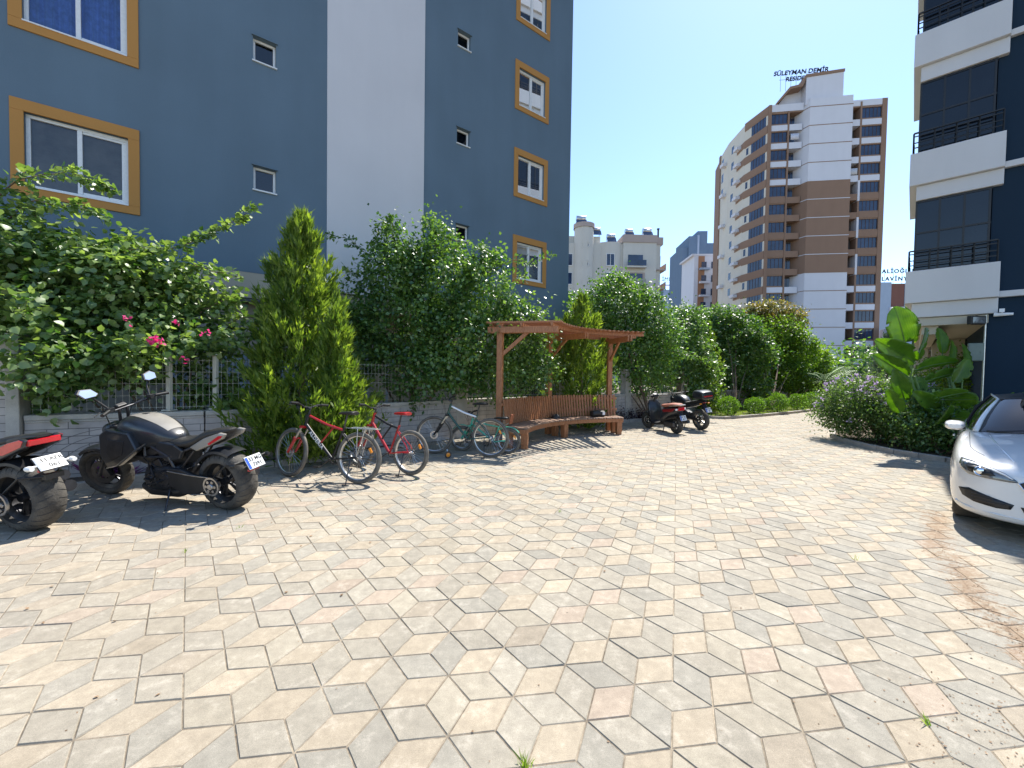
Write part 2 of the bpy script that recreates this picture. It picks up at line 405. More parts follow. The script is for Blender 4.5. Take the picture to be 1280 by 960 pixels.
def blob_pts(rng, blobs, n, clump=.16, shell=.6, per=28, floor=None):
    """points in leafy clumps spread through ellipsoids; returns pos, outward"""
    vol = np.array([b[1][0]*b[1][1]*b[1][2] for b in blobs])**.75; vol /= vol.sum()
    P = []; O = []
    for (c, r), w in zip(blobs, vol):
        k = max(3, int(n*w/per)); c = np.array(c, float); r = np.array(r, float)
        u = unit(rng.normal(size=(k, 3))); rad = rng.uniform(shell, 1.06, k)**.8
        u2 = u*rad[:,None]; cc = c + u2*r
        cs = clump*rng.uniform(.6, 1.5, k)
        q = rng.normal(size=(k, per, 3))*cs[:,None,None] + cc[:,None,:]
        P.append(q.reshape(-1,3)); O.append(np.repeat(u, per, axis=0)*1.0 + rng.normal(size=(k*per,3))*.5)
    P = np.concatenate(P); O = np.concatenate(O)
    if floor is not None:
        z = floor if not callable(floor) else floor(P)
        keep = P[:,2] > z; P = P[keep]; O = O[keep]
    return P, O

def crown(name, m, parent, blobs, n, L, W, kind='kite', seed=0, clump=.16, shell=.55, up=.6, droop=.5, per=28, floor=None, jit=.35, sprig=1.0):
    rng = np.random.default_rng(seed)
    P, O = blob_pts(rng, blobs, n, clump, shell, per, floor)
    k = int(n/260*sprig); PP = []; OO = []
    for _ in range(k):
        c, r = blobs[rng.integers(0, len(blobs))]; u_ = unit(rng.normal(size=3)); u_[2] = abs(u_[2])*.9-.15
        s0 = np.array(c)+unit(u_)*np.array(r)*.95; d0 = unit(unit(u_)*.7+np.array([0,0,.55])+rng.normal(size=3)*.35); ln = rng.uniform(.15,.5)*min(1.4, max(.6, float(np.mean(r))))
        q_ = rng.uniform(0,1,16)[:,None]; PP.append(s0+d0*ln*q_+rng.normal(size=(16,3))*L*.5*(1.1-q_)); OO.append(np.repeat(unit(u_)[None],16,0))
    if PP: P = np.concatenate([P]+PP); O = np.concatenate([O]+OO)
    nor = unit(O)*.7 + np.array([0,0,up]) + rng.normal(size=P.shape)*.45
    dr = rng.normal(size=P.shape) + unit(O)*.6 + np.array([0,0,-droop])
    return leaf_mesh(name, m, parent, P, dr, nor, L, W, kind, seed+1, jit)

def shoot_pts(rng, path, n, spread=.05):
    path = np.array(path, float); seg = np.linalg.norm(np.diff(path, axis=0), axis=1); cum = np.concatenate([[0], np.cumsum(seg)])
    t = rng.uniform(0, cum[-1], n); i = np.clip(np.searchsorted(cum, t)-1, 0, len(seg)-1); f = (t-cum[i])/seg[i]
    P = path[i] + (path[i+1]-path[i])*f[:,None]; D = unit(path[i+1]-path[i])
    taper = 1 - .6*(t/cum[-1])
    off = rng.normal(size=P.shape)*spread*taper[:,None]
    return P + off, D, off

def limbs(name, m, parent, base, tips, r0, seed=0):
    """tapered trunk with limbs to the given tips"""
    rnd = random.Random(seed); mb = MB(); b = Vector(base)
    for i, t in enumerate(tips):
        t = Vector(t); mid = b.lerp(t, .45) + Vector((rnd.uniform(-.12,.12), rnd.uniform(-.12,.12), rnd.uniform(.0,.2)))
        m1 = b.lerp(mid, .5) + Vector((rnd.uniform(-.04,.04), rnd.uniform(-.04,.04), 0))
        r = r0*(1 if i == 0 else .55)
        mb.tube([b, m1, mid, mid.lerp(t, .5), t], [r, r*.85, r*.65, r*.4, r*.15], 7)
    return mb.build(name, m, parent, smooth=True)

def text_mesh(name, body, size, m, parent, loc, rot, depth=.01, spacing=1.0, bold=0, shear=0):
    cu = bpy.data.curves.new(name, 'FONT'); cu.body = body; cu.size = size; cu.extrude = depth; cu.space_character = spacing
    cu.align_x = 'CENTER'; cu.align_y = 'CENTER'; cu.offset = bold; cu.shear = shear; cu.resolution_u = 3
    t = bpy.data.objects.new(name, cu); col.objects.link(t)
    bpy.context.view_layer.update()
    me = bpy.data.meshes.new_from_object(t.evaluated_get(bpy.context.evaluated_depsgraph_get()))
    bpy.data.objects.remove(t); me.name = name
    me.materials.clear(); me.materials.append(m)
    o = bpy.data.objects.new(name, me); col.objects.link(o)
    o.location = loc; o.rotation_euler = rot
    if parent is not None: o.parent = parent
    return o
# ------------------------------------------------------------------ camera, sky, sun
CAMH, FPX = 1.6, 515.0
pit, rol = R_(-1.55), R_(.85)
Fw = Vector((0, math.cos(pit), math.sin(pit))); R0 = Vector((1,0,0)); U0 = R0.cross(Fw)
Rt = R0*math.cos(rol) + U0*math.sin(rol); Up = -R0*math.sin(rol) + U0*math.cos(rol)
cd = bpy.data.cameras.new('camera'); cam = bpy.data.objects.new('camera', cd); col.objects.link(cam)
cd.sensor_width = 36; cd.lens = FPX/1280*36; cd.clip_end = 2000; cd.clip_start = .05
mw = Matrix((Rt, Up, -Fw)).transposed().to_4x4(); mw.translation = (0, 0, CAMH); cam.matrix_world = mw
scene.camera = cam
def ray(px, py): return Fw + Rt*((px-640)/FPX) + Up*((480-py)/FPX)
def at(px, py, Y):
    d = ray(px, py); return Vector((0,0,CAMH)) + d*(Y/d.y)
def gnd(px, py, z=0):
    d = ray(px, py); return Vector((0,0,CAMH)) + d*((z-CAMH)/d.z)

SUN_AZ, SUN_EL = R_(38.6), R_(57)
D = Vector((math.sin(SUN_AZ)*math.cos(SUN_EL), math.cos(SUN_AZ)*math.cos(SUN_EL), math.sin(SUN_EL)))
sl = bpy.data.lights.new('sun', 'SUN'); sl.energy = 4.7; sl.angle = R_(.5); sl.color = (1, .955, .88)
so = bpy.data.objects.new('sun', sl); col.objects.link(so); so.rotation_euler = D.to_track_quat('Z', 'Y').to_euler()
w = bpy.data.worlds.new('World'); scene.world = w; w.use_nodes = True
nt = w.node_tree; bg = nt.nodes['Background']
sk = nt.nodes.new('ShaderNodeTexSky'); sk.sky_type = 'NISHITA'; sk.sun_disc = False
sk.sun_elevation = SUN_EL; sk.sun_rotation = SUN_AZ; sk.air_density = 1.0; sk.dust_density = .25; sk.ozone_density = 3.6; sk.altitude = 50
nt.links.new(sk.outputs[0], bg.inputs[0]); bg.inputs[1].default_value = .15
vs = scene.view_settings; vs.view_transform = 'Standard'; vs.look = 'None'; vs.exposure = 0.93; vs.gamma = 1; vs.use_curve_mapping = False
scene.cycles.max_bounces = 8; scene.cycles.transparent_max_bounces = 12

# ------------------------------------------------------------------ ground
def inpoly(x, y, P):
    c = False; j = len(P)-1
    for i in range(len(P)):
        if (P[i][1] > y) != (P[j][1] > y) and x < (P[j][0]-P[i][0])*(y-P[i][1])/(P[j][1]-P[i][1])+P[i][0]: c = not c
        j = i
    return c
def segdist(x, y, P):
    best = 1e9
    for a, b in zip(P[:-1], P[1:]):
        dx, dy = b[0]-a[0], b[1]-a[1]; t = max(0, min(1, ((x-a[0])*dx+(y-a[1])*dy)/(dx*dx+dy*dy)))
        best = min(best, math.hypot(x-a[0]-t*dx, y-a[1]-t*dy))
    return best

KL = [(-12,.9),(-9,2.75),(-5.75,5.15),(-5.1,5.85),(-3.9,6.75),(-2.75,7.75),(-2.0,8.75)]       # bed kerb, near part
WALLP = [(-10.5,3.3),(-6.55,5.53),(-4.84,6.48),(-2.1,9.15),(-1.18,10.15),(4.63,14.9),(9,18.4),(18,26)]
KH = [(3.0,13.35),(4.4,14.05),(5.6,14.95),(6.6,15.62),(7.2,15.62),(7.87,15.25),(8.8,15.75),(10.43,16.75),(12.8,18.4),(15.47,20.5),(24,28)]
ISL = [(22,22.5),(14,16),(10.3,12.6),(9.2,11.7),(8.6,11.0),(8.3,10.3),(8.15,9.5),(8.15,8.7),(8.4,7.9),(8.9,7.1),(9.8,6.2),(11.3,5.0),(16,1.2)]
PAVE = KL + [(-1.25,9.95),(2.6,13.1)] + KH + [(25,26)] + ISL + [(16,-2.5),(-12,-2.5)]

mb = MB(); mb.add([(-900,-300,-.035),(900,-300,-.035),(900,1500,-.035),(-900,1500,-.035)], [(0,1,2,3)])
tag(mb.build('ground', M['ground']), kind='structure')
mb = MB(); mb.add([(x, y, -.0045) for x, y in [(-13,-3),(17,-3),(17,4),(26,26),(24,29),(-4,14),(-13,4)]], [tuple(range(7))])
tag(mb.build('paving_bed', M['joint']), kind='structure')

s_, th = .2115, R_(8.2)
u = np.array([math.cos(th), math.sin(th)])*s_; v = np.array([math.cos(th+PI/3), math.sin(th+PI/3)])*s_; w_ = v-u
B0 = np.array([.027, 1.995]); e1, e2 = u+v, v+w_
rng = np.random.default_rng(3)
TV = []; TFc = []; TC = []; TS = []
inv = np.linalg.inv(np.array([e1, e2]).T)
SOIL = [tuple(gnd(*q)[:2]) for q in [(1165,640),(1180,690),(1215,740),(1262,790),(1330,850)]]
SOIL2 = [tuple(gnd(*q)[:2]) for q in [(1140,930),(1240,880),(1300,1000)]]
cr = []
for cx, cy in [(-13,-3),(17,-3),(26,27),(24,29),(-13,6)]: cr.append(inv @ (np.array([cx,cy])-B0))
cr = np.array(cr); i0, j0 = cr.min(0).astype(int)-1; i1, j1 = cr.max(0).astype(int)+2
for i in range(i0, i1):
    for j in range(j0, j1):
        B = B0 + i*e1 + j*e2
        if not (-13 < B[0] < 25.5 and -2.8 < B[1] < 28.5): continue
        for k, (a, b) in enumerate(((u, v), (v, w_), (w_, -u))):
            c = B + (a+b)/2
            if not inpoly(c[0], c[1], PAVE):
                if segdist(c[0], c[1], PAVE+PAVE[:1]) > .14: continue
            quad = np.array([B, B+a, B+a+b, B+b])
            A_, Bm = a/s_, b/s_; 
            def inset(t):
                q = t/math.sin(PI/3)
                return np.array([B + q*(A_+Bm), B+a + q*(-A_+Bm), B+a+b - q*(A_+Bm), B+b + q*(A_-Bm)])
            lo = inset(.0018); hi = inset(.0058)
            dz = rng.normal(0, .0009, 4) if c[1] < 9 else np.zeros(4)
            zz = rng.normal(0, .0008)
            n0 = len(TV)
            TV += [(p[0], p[1], -.0055) for p in lo] + [(p[0], p[1], zz+dz[q]) for q, p in enumerate(hi)]
            TFc += [(n0+4, n0+5, n0+6, n0+7)] + [(n0+q, n0+(q+1) % 4, n0+4+(q+1) % 4, n0+4+q) for q in range(4)]
            r = rng.uniform(); br = rng.normal(1, .05)
            if k == 0: cc = np.array([.50,.42,.31]) if r < .72 else (np.array([.50,.405,.31]) if r < .93 else np.array([.46,.39,.295]))
            else:
                cc = np.array([.435,.39,.31]) if r < .5 else (np.array([.405,.372,.305]) if r < .8 else np.array([.465,.41,.315]))
            # the grey stones get warmer and paler towards the left of the yard
            wl = min(1, max(0, (-c[0]-1.0)/4)); cc = cc*(1-.5*wl) + np.array([.47,.40,.315])*.5*wl
            TC += [(*(cc*br*.82), 1)]*8
            for q_ in list(lo)+list(hi):
                sd = segdist(q_[0], q_[1], SOIL); sd2 = segdist(q_[0], q_[1], SOIL2); so_ = max(0, .60*(1-(sd/.36)**2)) if sd < .36 else 0
                if sd2 < .3: so_ = max(so_, .44*(1-sd2/.3))
                TS.append(so_)
me = bpy.data.meshes.new('paving'); me.from_pydata(TV, [], TFc); me.materials.append(M['paver'])
at_ = me.attributes.new('stone', 'FLOAT_COLOR', 'POINT'); at_.data.foreach_set('color', np.array(TC, np.float32).ravel())
at_ = me.attributes.new('soil', 'FLOAT', 'POINT'); at_.data.foreach_set('value', np.array(TS, np.float32))
tag_o = bpy.data.objects.new('paving', me); col.objects.link(tag_o); tag(tag_o, kind='structure')

def kerb(name, pts, w=.11, h=.1, label=None):
    mb = MB(); rnd = random.Random(len(pts))
    for a, b in zip(pts[:-1], pts[1:]):
        a = Vector((*a, 0)); b = Vector((*b, 0)); d = b-a; L = d.length; n = max(1, round(L/.5)); d.normalize()
        for k in range(n):
            p = a + d*(L*k/n + .004); q = a + d*(L*(k+1)/n - .004); z = h/2-.01 + rnd.uniform(-.004,.004)
            mb.bar(p+Vector((0,0,z)), q+Vector((0,0,z)), w, h+.02)
    return tag(mb.build(name, M['kerb'], bevel=.012), kind='structure')
kerb('kerb', KL); kerb('kerb', KH); kerb('kerb', ISL[:-1])

def soil(name, poly, z=.055, m='soil', res=None):
    mb = MB(); mb.zprism(poly, -.02, z); return tag(mb.build(name, M[m]), kind='structure')
soil('garden_bed', KL + [(-1.9,9.2),(-2.1,9.35),(-4.9,6.6),(-6.6,5.65),(-12,2.5)])
soil('garden_bed', KH + [(20,29),(9.1,18.6),(4.7,15.1),(2.5,13.35)])
soil('garden_bed', ISL + [(30,10),(30,22)])
mb = MB(); mb.add([(x, y, .03) for x, y in [(-12,2.6),(-6.6,5.7),(-4.9,6.65),(-2.1,9.3),(4.7,15.1),(9.1,18.6),(24,32),(10,40),(-20,20)]], [tuple(range(9))])
tag(mb.build('garden_ground', M['soil']), kind='structure')

# ------------------------------------------------------------------ boundary wall
def uvwall(mb_list, name, segs, m, parent):
    """segs: (p, q, thickness, z0, z1); uv runs along the wall in metres"""
    V = []; F = []; UV = []
    for (p, q, t, z0, z1) in segs:
        p = Vector((*p, 0)); q = Vector((*q, 0)); d = (q-p); L = d.length; d.normalize(); n = Vector((d.y, -d.x, 0))*t/2
        c = [p+n, q+n, q-n, p-n]; o = len(V)
        V += [(*a[:2], z0) for a in c] + [(*a[:2], z1) for a in c]
        for k, ln in ((0, L), (1, t), (2, L), (3, t)):
            k2 = (k+1) % 4; F.append((o+k, o+k2, o+4+k2, o+4+k)); UV += [(0, z0), (ln, z0), (ln, z1), (0, z1)]
        F.append((o+4, o+5, o+6, o+7)); UV += [(0, .05)]*4
    me = bpy.data.meshes.new(name); me.from_pydata(V, [], F); me.materials.append(m)
    uv = me.uv_layers.new(name='UVMap'); uv.data.foreach_set('uv', np.array(UV, np.float32).ravel())
    o = bpy.data.objects.new(name, me); col.objects.link(o); o.parent = parent; return o
bw = thing('boundary_wall', 'low pale scored render boundary wall with coping behind the bicycles and bench', 'wall')
WT = .16
tall = thing('gate_wall', 'tall pale block patterned wall at the left edge behind the red tailed motorcycle', 'wall')
uvwall(None, 'wall_panel', [((-11,3.02),(-6.62,5.49),.2,0,1.98)], M['wall'], tall)
mb = MB(); mb.box((-6.6,5.5,1.0), (.13,.3,2.04), Matrix.Rotation(R_(29.4), 3, 'Z')); mb.build('pillar', M['wallcap'], tall, bevel=.01)
low = [(-6.53,5.54),(-4.84,6.48),(-2.1,9.15),(-1.18,10.15),(4.63,14.9),(9,18.4),(18,26)]
uvwall(None, 'wall_panel', [(a, b, WT, 0, .86) for a, b in zip(low[:-1], low[1:])], M['wall'], bw)
mb = MB()
for a, b in zip(low[:-1], low[1:]):
    mb.bar((*a, .90), (*b, .90), WT+.05, .075); mb.bar((*a, .845), (*b, .845), WT+.025, .035)
mb.build('coping', M['wallcap'], bw, bevel=.012)
def along(P, t):
    for a, b in zip(P[:-1], P[1:]):
        L = math.hypot(b[0]-a[0], b[1]-a[1])
        if t <= L: return (a[0]+(b[0]-a[0])*t/L, a[1]+(b[1]-a[1])*t/L, math.atan2(b[1]-a[1], b[0]-a[0]))
        t -= L
    return (*P[-1], 0)
for (x, y, h) in [(-3.4,7.88,1.35),(-1.28,10.05,1.42),(1.6,12.42,1.5),(3.97,14.36,1.72),(6.8,16.6,1.7)]:
    mb = MB(); a_ = R_(44) if y < 9 else R_(39)
    mb.box((x, y, h/2), (.3,.24,h), Matrix.Rotation(a_, 3, 'Z')); mb.box((x, y, h+.03), (.37,.31,.06), Matrix.Rotation(a_, 3, 'Z'))
    mb.build('pillar', M['wallcap'], bw, bevel=.01)
# pressed pattern of nested curved grooves on the first wall panel
mb = MB(); frw = Fr((-6.53,5.54), math.atan2(6.48-5.54, -4.84+6.53))
for r in (.10,.17,.24,.31,.38,.46,.54):
    pts = []
    for k in range(25):
        a = PI*(.02+.96*k/24); z = .16+ r*1.05*math.sin(a)
        pts.append(frw.p(.92+1.55*r*math.cos(a), WT/2+.0015, min(z, .80)))
    mb.tube(pts, .0035, 5)
mb.build('curved_groove_pattern', mat('groove_shade', (.2,.185,.17), .9), bw)
# wire mesh fence on the wall
fe = thing('wire_fence', 'cream wire mesh fence with square posts standing on the low wall under the vine', 'fence')
def mesh_panel(a, b, z0, z1, name='mesh_panel'):
    a = Vector((*a, 0)); b = Vector((*b, 0)); L = (b-a).length; mb = MB(); n = int(L/.075)
    for k in range(n+1):
        p = a.lerp(b, k/n); mb.box((p.x, p.y, (z0+z1)/2), (.0035,.0035,z1-z0))
    for k in range(5):
        z = z0 + .03 + (z1-z0-.06)*k/4; mb.bar((*a[:2], z), (*b[:2], z), .004, .004)
    mb.build(name, M['wire'], fe)
fp = [along(low, t)[:2] for t in (.05, 1.5)] + [(-4.75,6.6), (-3.4,7.88), (-1.28,10.05)]
for a, b in zip(fp[:-1], fp[1:]): mesh_panel(a, b, .97, 1.75)
for p in fp[1:3]:
    mb = MB(); mb.box((p[0], p[1], 1.36), (.06,.06,.9)); mb.box((p[0], p[1], 1.82), (.075,.075,.02)); mb.box((p[0], p[1], .955), (.14,.14,.02))
    mb.build('fence_post', M['wire'], fe, bevel=.004)
mesh_panel((-1.28,10.05), (1.6,12.42), .97, 1.6); mesh_panel((1.6,12.42), (3.97,14.36), .97, 1.6)

# ------------------------------------------------------------------ the blue building on the left
FL = Fr((-4.4, 10.9), R_(37))
def holes_wall(mb, fr, s0, s1, z0, z1, holes, d=0, rev=.14, m=0, mr=None):
    S = sorted({s0, s1, *[h[0] for h in holes], *[h[1] for h in holes]}); Z = sorted({z0, z1, *[h[2] for h in holes], *[h[3] for h in holes]})
    S = [x for x in S if s0 <= x <= s1]; Z = [x for x in Z if z0 <= x <= z1]
    for a, b in zip(S[:-1], S[1:]):
        for c, e in zip(Z[:-1], Z[1:]):
            sm, zm = (a+b)/2, (c+e)/2
            if any(h[0] < sm < h[1] and h[2] < zm < h[3] for h in holes): continue
            fr.quad(mb, a, b, d, c, e, m)
    for (a, b, c, e) in holes:
        if a < s0 or b > s1: continue
        q = fr.p; mr_ = m if mr is None else mr
        for (p1, p2) in (((a,c),(b,c)), ((b,c),(b,e)), ((b,e),(a,e)), ((a,e),(a,c))):
            mb.add([q(p1[0],d,p1[1]), q(p2[0],d,p2[1]), q(p2[0],d-rev,p2[1]), q(p1[0],d-rev,p1[1])], [(0,1,2,3)], mr_)

bl = thing('apartment_building', 'tall slate blue apartment block with a white vertical stripe and ochre framed windows', 'building')
ZT = 16.7; P_ = 2.93
big_l = [(-5.58,-4.2,4.85+P_*k,6.17+P_*k) for k in range(4)]
big_l2 = [(-10.4,-9.0,4.85+P_*k,6.17+P_*k) for k in range(4)]
sm_l = [(-2.07,-1.61,5.77+P_*k,6.31+P_*k) for k in range(4)]
sm_r = [(3.25,3.70,5.72+P_*k,6.19+P_*k) for k in range(4)]
big_r = [(5.62,6.80,4.86+P_*k,6.12+P_*k) for k in range(4)]
mb = MB()
holes_wall(mb, FL, -14, -.48, 3.84, ZT, big_l+big_l2+sm_l); holes_wall(mb, FL, 2.16, 8.12, 3.6, ZT, sm_r+big_r)
FL.quad(mb, -14, -3.18, .001, 3.51, 3.84)
mb.add([FL.p(8.12,0,3.6), FL.p(8.12,-12,3.6), FL.p(8.12,-12,ZT), FL.p(8.12,0,ZT)], [(0,1,2,3)])
FL.quad(mb, -14, 8.12, -12, 0, ZT)
mb.add([FL.p(-14,0,3.5), FL.p(-14,-12,3.5), FL.p(-14,-12,ZT), FL.p(-14,0,ZT)], [(0,1,2,3)])
mb.build('wall', M['blue'], bl)
mb = MB(); FL.box(mb, -.48, 2.16, -.2, .035, 3.62, ZT); mb.build('white_stripe', M['white_r'], bl, bevel=.01)
mb = MB(); FL.box(mb, -14.2, 8.3, -12.2, .2, ZT, ZT+.4); mb.build('roof', M['white_r'], bl)
mb = MB()
FL.box(mb, -3.18, 8.12, -1.6, -.03, 3.25, 3.59); FL.box(mb, -3.18, -.48, -.6, -.004, 3.25, 3.835)
FL.box(mb, -14, -3.19, -1.6, -.03, 3.2, 3.505)
FL.box(mb, -14, 8.12, -1.75, -1.45, .02, 3.25)         # recessed ground floor wall
FL.box(mb, 7.8, 8.12, -12, -.05, .02, 3.25)
for s in (-13,-8.2,-3.3,.8,4.6): FL.box(mb, s, s+.35, -.6, -.2, .02, 3.25)
FL.box(mb, -2.95,-2.0,-.003,.006,3.47,3.53)
FL.box(mb, -3.6, -.48, -1.44, -.42, 1.95, 3.25)
mb.build('ground_floor', M['beige_r'], bl)
mb = MB(); FL.box(mb, -3.1, -.5, -.62, -.02, 3.17, 3.235); mb.build('awning_rail', M['dsteel'], bl)
mb = MB()
for k in range(22):
    s = -3.6+.24*k; FL.box(mb, s, s+.225, -.46, -.43, .1, 1.94) if s < -.6 else FL.box(mb, s, s+.225, -1.44, -1.41, .1, 2.45)
mb.build('panelled_shutter', mat('pale_blue_shutter', (.36,.43,.52), .5, var=.08, scale=3), bl)
def window(fr, s0, s1, z0, z1, d, parent, style, surround=True, mull=.5):
    mb = MB(); f = .06
    W_, H_ = s1-s0, z1-z0
    small = W_ < .6
    if small: f = .05
    for (a, b, c, e) in ((s0,s1,z0,z0+f),(s0,s1,z1-f,z1),(s0,s0+f,z0+f,z1-f),(s1-f,s1,z0+f,z1-f)): fr.box(mb, a, b, d-.06, d, c, e)
    ms = s0 + W_*mull
    if not small:
        fr.box(mb, ms-.035, ms+.035, d-.055, d+.006, z0+f, z1-f)
        fr.box(mb, ms+.035, s1-f, d-.05, d-.012, z1-f-.045, z1-f); fr.box(mb, ms+.035, s1-f, d-.05, d-.012, z0+f, z0+f+.045)
        fr.box(mb, s1-f-.045, s1-f, d-.05, d-.012, z0+f+.045, z1-f-.045)
    wnd = mb.build('window', M['pvc'], parent, bevel=.006)
    mb = MB(); fr.quad(mb, s0+f, s1-f, d-.035, z0+f, z1-f); mb.build('pane', M['glass'], wnd)
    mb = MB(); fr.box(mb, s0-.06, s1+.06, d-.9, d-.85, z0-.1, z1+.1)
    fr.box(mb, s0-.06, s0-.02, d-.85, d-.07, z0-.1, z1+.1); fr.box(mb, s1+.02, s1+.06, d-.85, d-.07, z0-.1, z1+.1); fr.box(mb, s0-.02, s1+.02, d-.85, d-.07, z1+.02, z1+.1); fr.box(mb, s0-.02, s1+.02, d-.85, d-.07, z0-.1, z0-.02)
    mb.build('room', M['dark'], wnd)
    if style in ('blue', 'white', 'half'):
        mb = MB(); n = 60; a, b = s0+.02, s1-.02
        if style == 'half': b = ms
        vs = []
        for k in range(n+1):
            s = a+(b-a)*k/n; dd = d-.16+.022*math.sin(k*1.35)+.012*math.sin(k*.6)
            vs += [fr.p(s, dd, z0-.02), fr.p(s, dd, z1+.02)]
        mb.add(vs, [(2*k, 2*k+2, 2*k+3, 2*k+1) for k in range(n)])
        mb.build('curtain', M['curtain_b'] if style == 'blue' else M['curtain_w'], wnd, smooth=True)
    elif style == 'blind':
        mb = MB(); n = int(H_/.05)
        for k in range(n):
            z = z0 + .03 + H_*k/n; mb.add([fr.p(s0,d-.12,z), fr.p(s1,d-.12,z), fr.p(s1,d-.09,z+.042), fr.p(s0,d-.09,z+.042)], [(0,1,2,3)])
        mb.build('blind', M['blind'], wnd)
    if surround:
        t = .17; mb = MB()
        for (a, b, c, e) in ((s0-t,s1+t,z0-t,z0),(s0-t,s1+t,z1,z1+t+.04),(s0-t,s0,z0,z1),(s1,s1+t,z0,z1)): fr.box(mb, a, b, -.02, .03, c, e)
        mb.build('surround', M['orange'], wnd, bevel=.006)
        mb = MB(); fr.box(mb, s0, s1, d-.02, .045, z0-.02, z0+.004); mb.build('sill', M['pvc'], wnd)
    else:
        mb = MB(); fr.box(mb, s0-.02, s1+.02, d-.02, .035, z0-.03, z0-.002); mb.build('sill', M['pvc'], wnd)
        if not small or True:
            mb = MB(); fr.box(mb, s0-.03, s1+.03, -.005, .05, z1+.002, z1+.03); mb.build('hood', M['blue'], wnd)
    return wnd
sty_l = ['blind','blue','white','blind','white','half','white']; sty_r = ['white','half','white','blind','white','white','half']
for k in range(4):
    window(FL, *big_l[k], -.07, bl, sty_l[k]); window(FL, *big_l2[k], -.07, bl, sty_r[k]); window(FL, *big_r[k], -.07, bl, sty_r[k])
    window(FL, *sm_l[k], -.09, bl, 'none', False); window(FL, *sm_r[k], -.09, bl, 'none', False)

# ------------------------------------------------------------------ the grey and dark blue building on the right
a2 = math.atan2(-.697, .717); FR = Fr((10.1, 10.5), a2)
rb = thing('apartment_building', 'dark blue and pale grey apartment block with tinted glass balconies at the right edge', 'building')
navy = stucco('navy_render', (.013,.030,.052)); pg = stucco('pale_grey_render', (.64,.625,.61), .07); crm = stucco('cream_undercroft', (.55,.5,.4), .05)
mb = MB(); FR.box(mb, 1.28, 9, -13, -.10, 0, 33); FR.box(mb, -.0, 1.28, -13, -3.2, 3.2, 33); mb.build('wall', navy, rb)
# one storey stack per floor
for k in range(10):
    z = 4.3 + P_*k; th_ = .8; zb = z-th_
    mb = MB()
    FR.box(mb, -.13, 1.43, -2.9, .12, zb, z)                       # deep fascia of the balcony
    FR.box(mb, 1.43, 9, -.3, .0, zb, zb+.14)                        # thin band over the blue wall
    FR.box(mb, .0, 1.43, -2.9, .02, zb-.36, zb-.004)                 # set back lower band
    mb.build('balcony_slab', pg, rb, bevel=.012)
    if z+P_ > 33: break
    mb = MB(); g0 = z+.01; g1 = z+P_-th_-.37
    FR.quad(mb, .02, 1.26, -.05, g0, g1)
    mb.add([FR.p(.02,-.05,g0), FR.p(.02,-2.85,g0), FR.p(.02,-2.85,g1), FR.p(.02,-.05,g1)], [(0,1,2,3)])
    gz = mb.build('glazing', M['dglass'], rb)
    mb = MB()
    for s in (.02,.43,.84,1.24): FR.box(mb, s-.018, s+.018, -.06, -.035, g0, g1)
    for zz in (g0+.02, g1-.02, g0+.95): FR.box(mb, .0, 1.27, -.06, -.033, zz-.02, zz+.02)
    for j in range(5): FR.box(mb, .0, .035, -.6*j-.09, -.6*j-.05, g0, g1)
    mb.build('mullion', M['black'], gz)
    mb = MB()
    for zz in (z+.14, z+.26, z+.42): 
        mb.bar(FR.p(-.08,.09,zz), FR.p(1.38,.09,zz), .02, .022); mb.bar(FR.p(-.08,.09,zz), FR.p(-.08,-2.8,zz), .02, .022)
    mb.bar(FR.p(-.08,.09,z+.5), FR.p(1.38,.09,z+.5), .045, .03)
    for j in range(5):
        mb.bar(FR.p(-.08+1.46*j/4,.09,z), FR.p(-.08+1.46*j/4,.09,z+.5), .025, .025)
        mb.bar(FR.p(-.08,.09-.7*j,z), FR.p(-.08,.09-.7*j,z+.5), .025, .025)
    mb.build('railing', M['black'], rb)
mb = MB(); FR.box(mb, -.3, 9.2, -13.3, .3, 33, 33.4); mb.build('roof', pg, rb)
mb = MB()
FR.box(mb, .05, 1.30, -12.9, -.05, 2.93, 3.13); FR.box(mb, .2, .5, -12.5, -.2, 2.72, 2.93); FR.box(mb, .5, 1.25, -5.4, -5.1, 1.9, 2.9)
FR.box(mb, .1, .45, -6.6, -6.3, 0, 2.8); FR.box(mb, .05, 1.2, -12.8, -12.5, 0, 2.9); FR.box(mb, .6, 1.26, -8.4, -8.0, 1.2, 2.9)
mb.build('undercroft', crm, rb, bevel=.01)
mb = MB(); mb.tube([FR.p(1.25,.0,.0), FR.p(1.25,.0,3.1)], .02, 8); mb.build('drainpipe', M['alu'], rb)
fl = thing('floodlight', 'small black floodlight on a bracket under the balcony corner', 'lamp', FR.p(1.12,.02,2.98))
mb = MB(); mb.box((-.13,-.1,.0), (.36,.09,.2)); mb.build('lamp_housing', M['black'], fl, bevel=.01)
mb = MB(); mb.box((-.13,-.15,.0), (.28,.012,.13)); mb.build('lens', M['lampglass'], fl)
mb = MB(); mb.tube([(-.13,-.06,.05), (.0,.03,.12), (.22,.08,.12)], .016, 6); mb.build('bracket', M['dsteel'], fl)
sc_ = thing('security_camera', 'white security camera on the dark blue wall beside the floodlight', 'camera', FR.p(1.5,.0,3.1))
mb = MB(); mb.sloft([(-.16,0,0,.03,.03,3),(.1,0,0,.045,.045,3),(.13,0,0,.04,.04,3)], 12); o = mb.build('camera_body', M['white'], sc_, smooth=True)
mb = MB(); mb.tube([(0,0,.03),(.02,.06,.08),(.02,.12,.08)], .014, 6); mb.box((.02,.12,.08),(.08,.02,.08)); mb.build('bracket', M['white'], sc_)
sc_.rotation_euler = (0,0,a2+PI)
eb = thing('meter_box', 'grey utility box on the wall edge below the balcony', 'utility box', FR.p(1.2,-.05,2.25), a2)
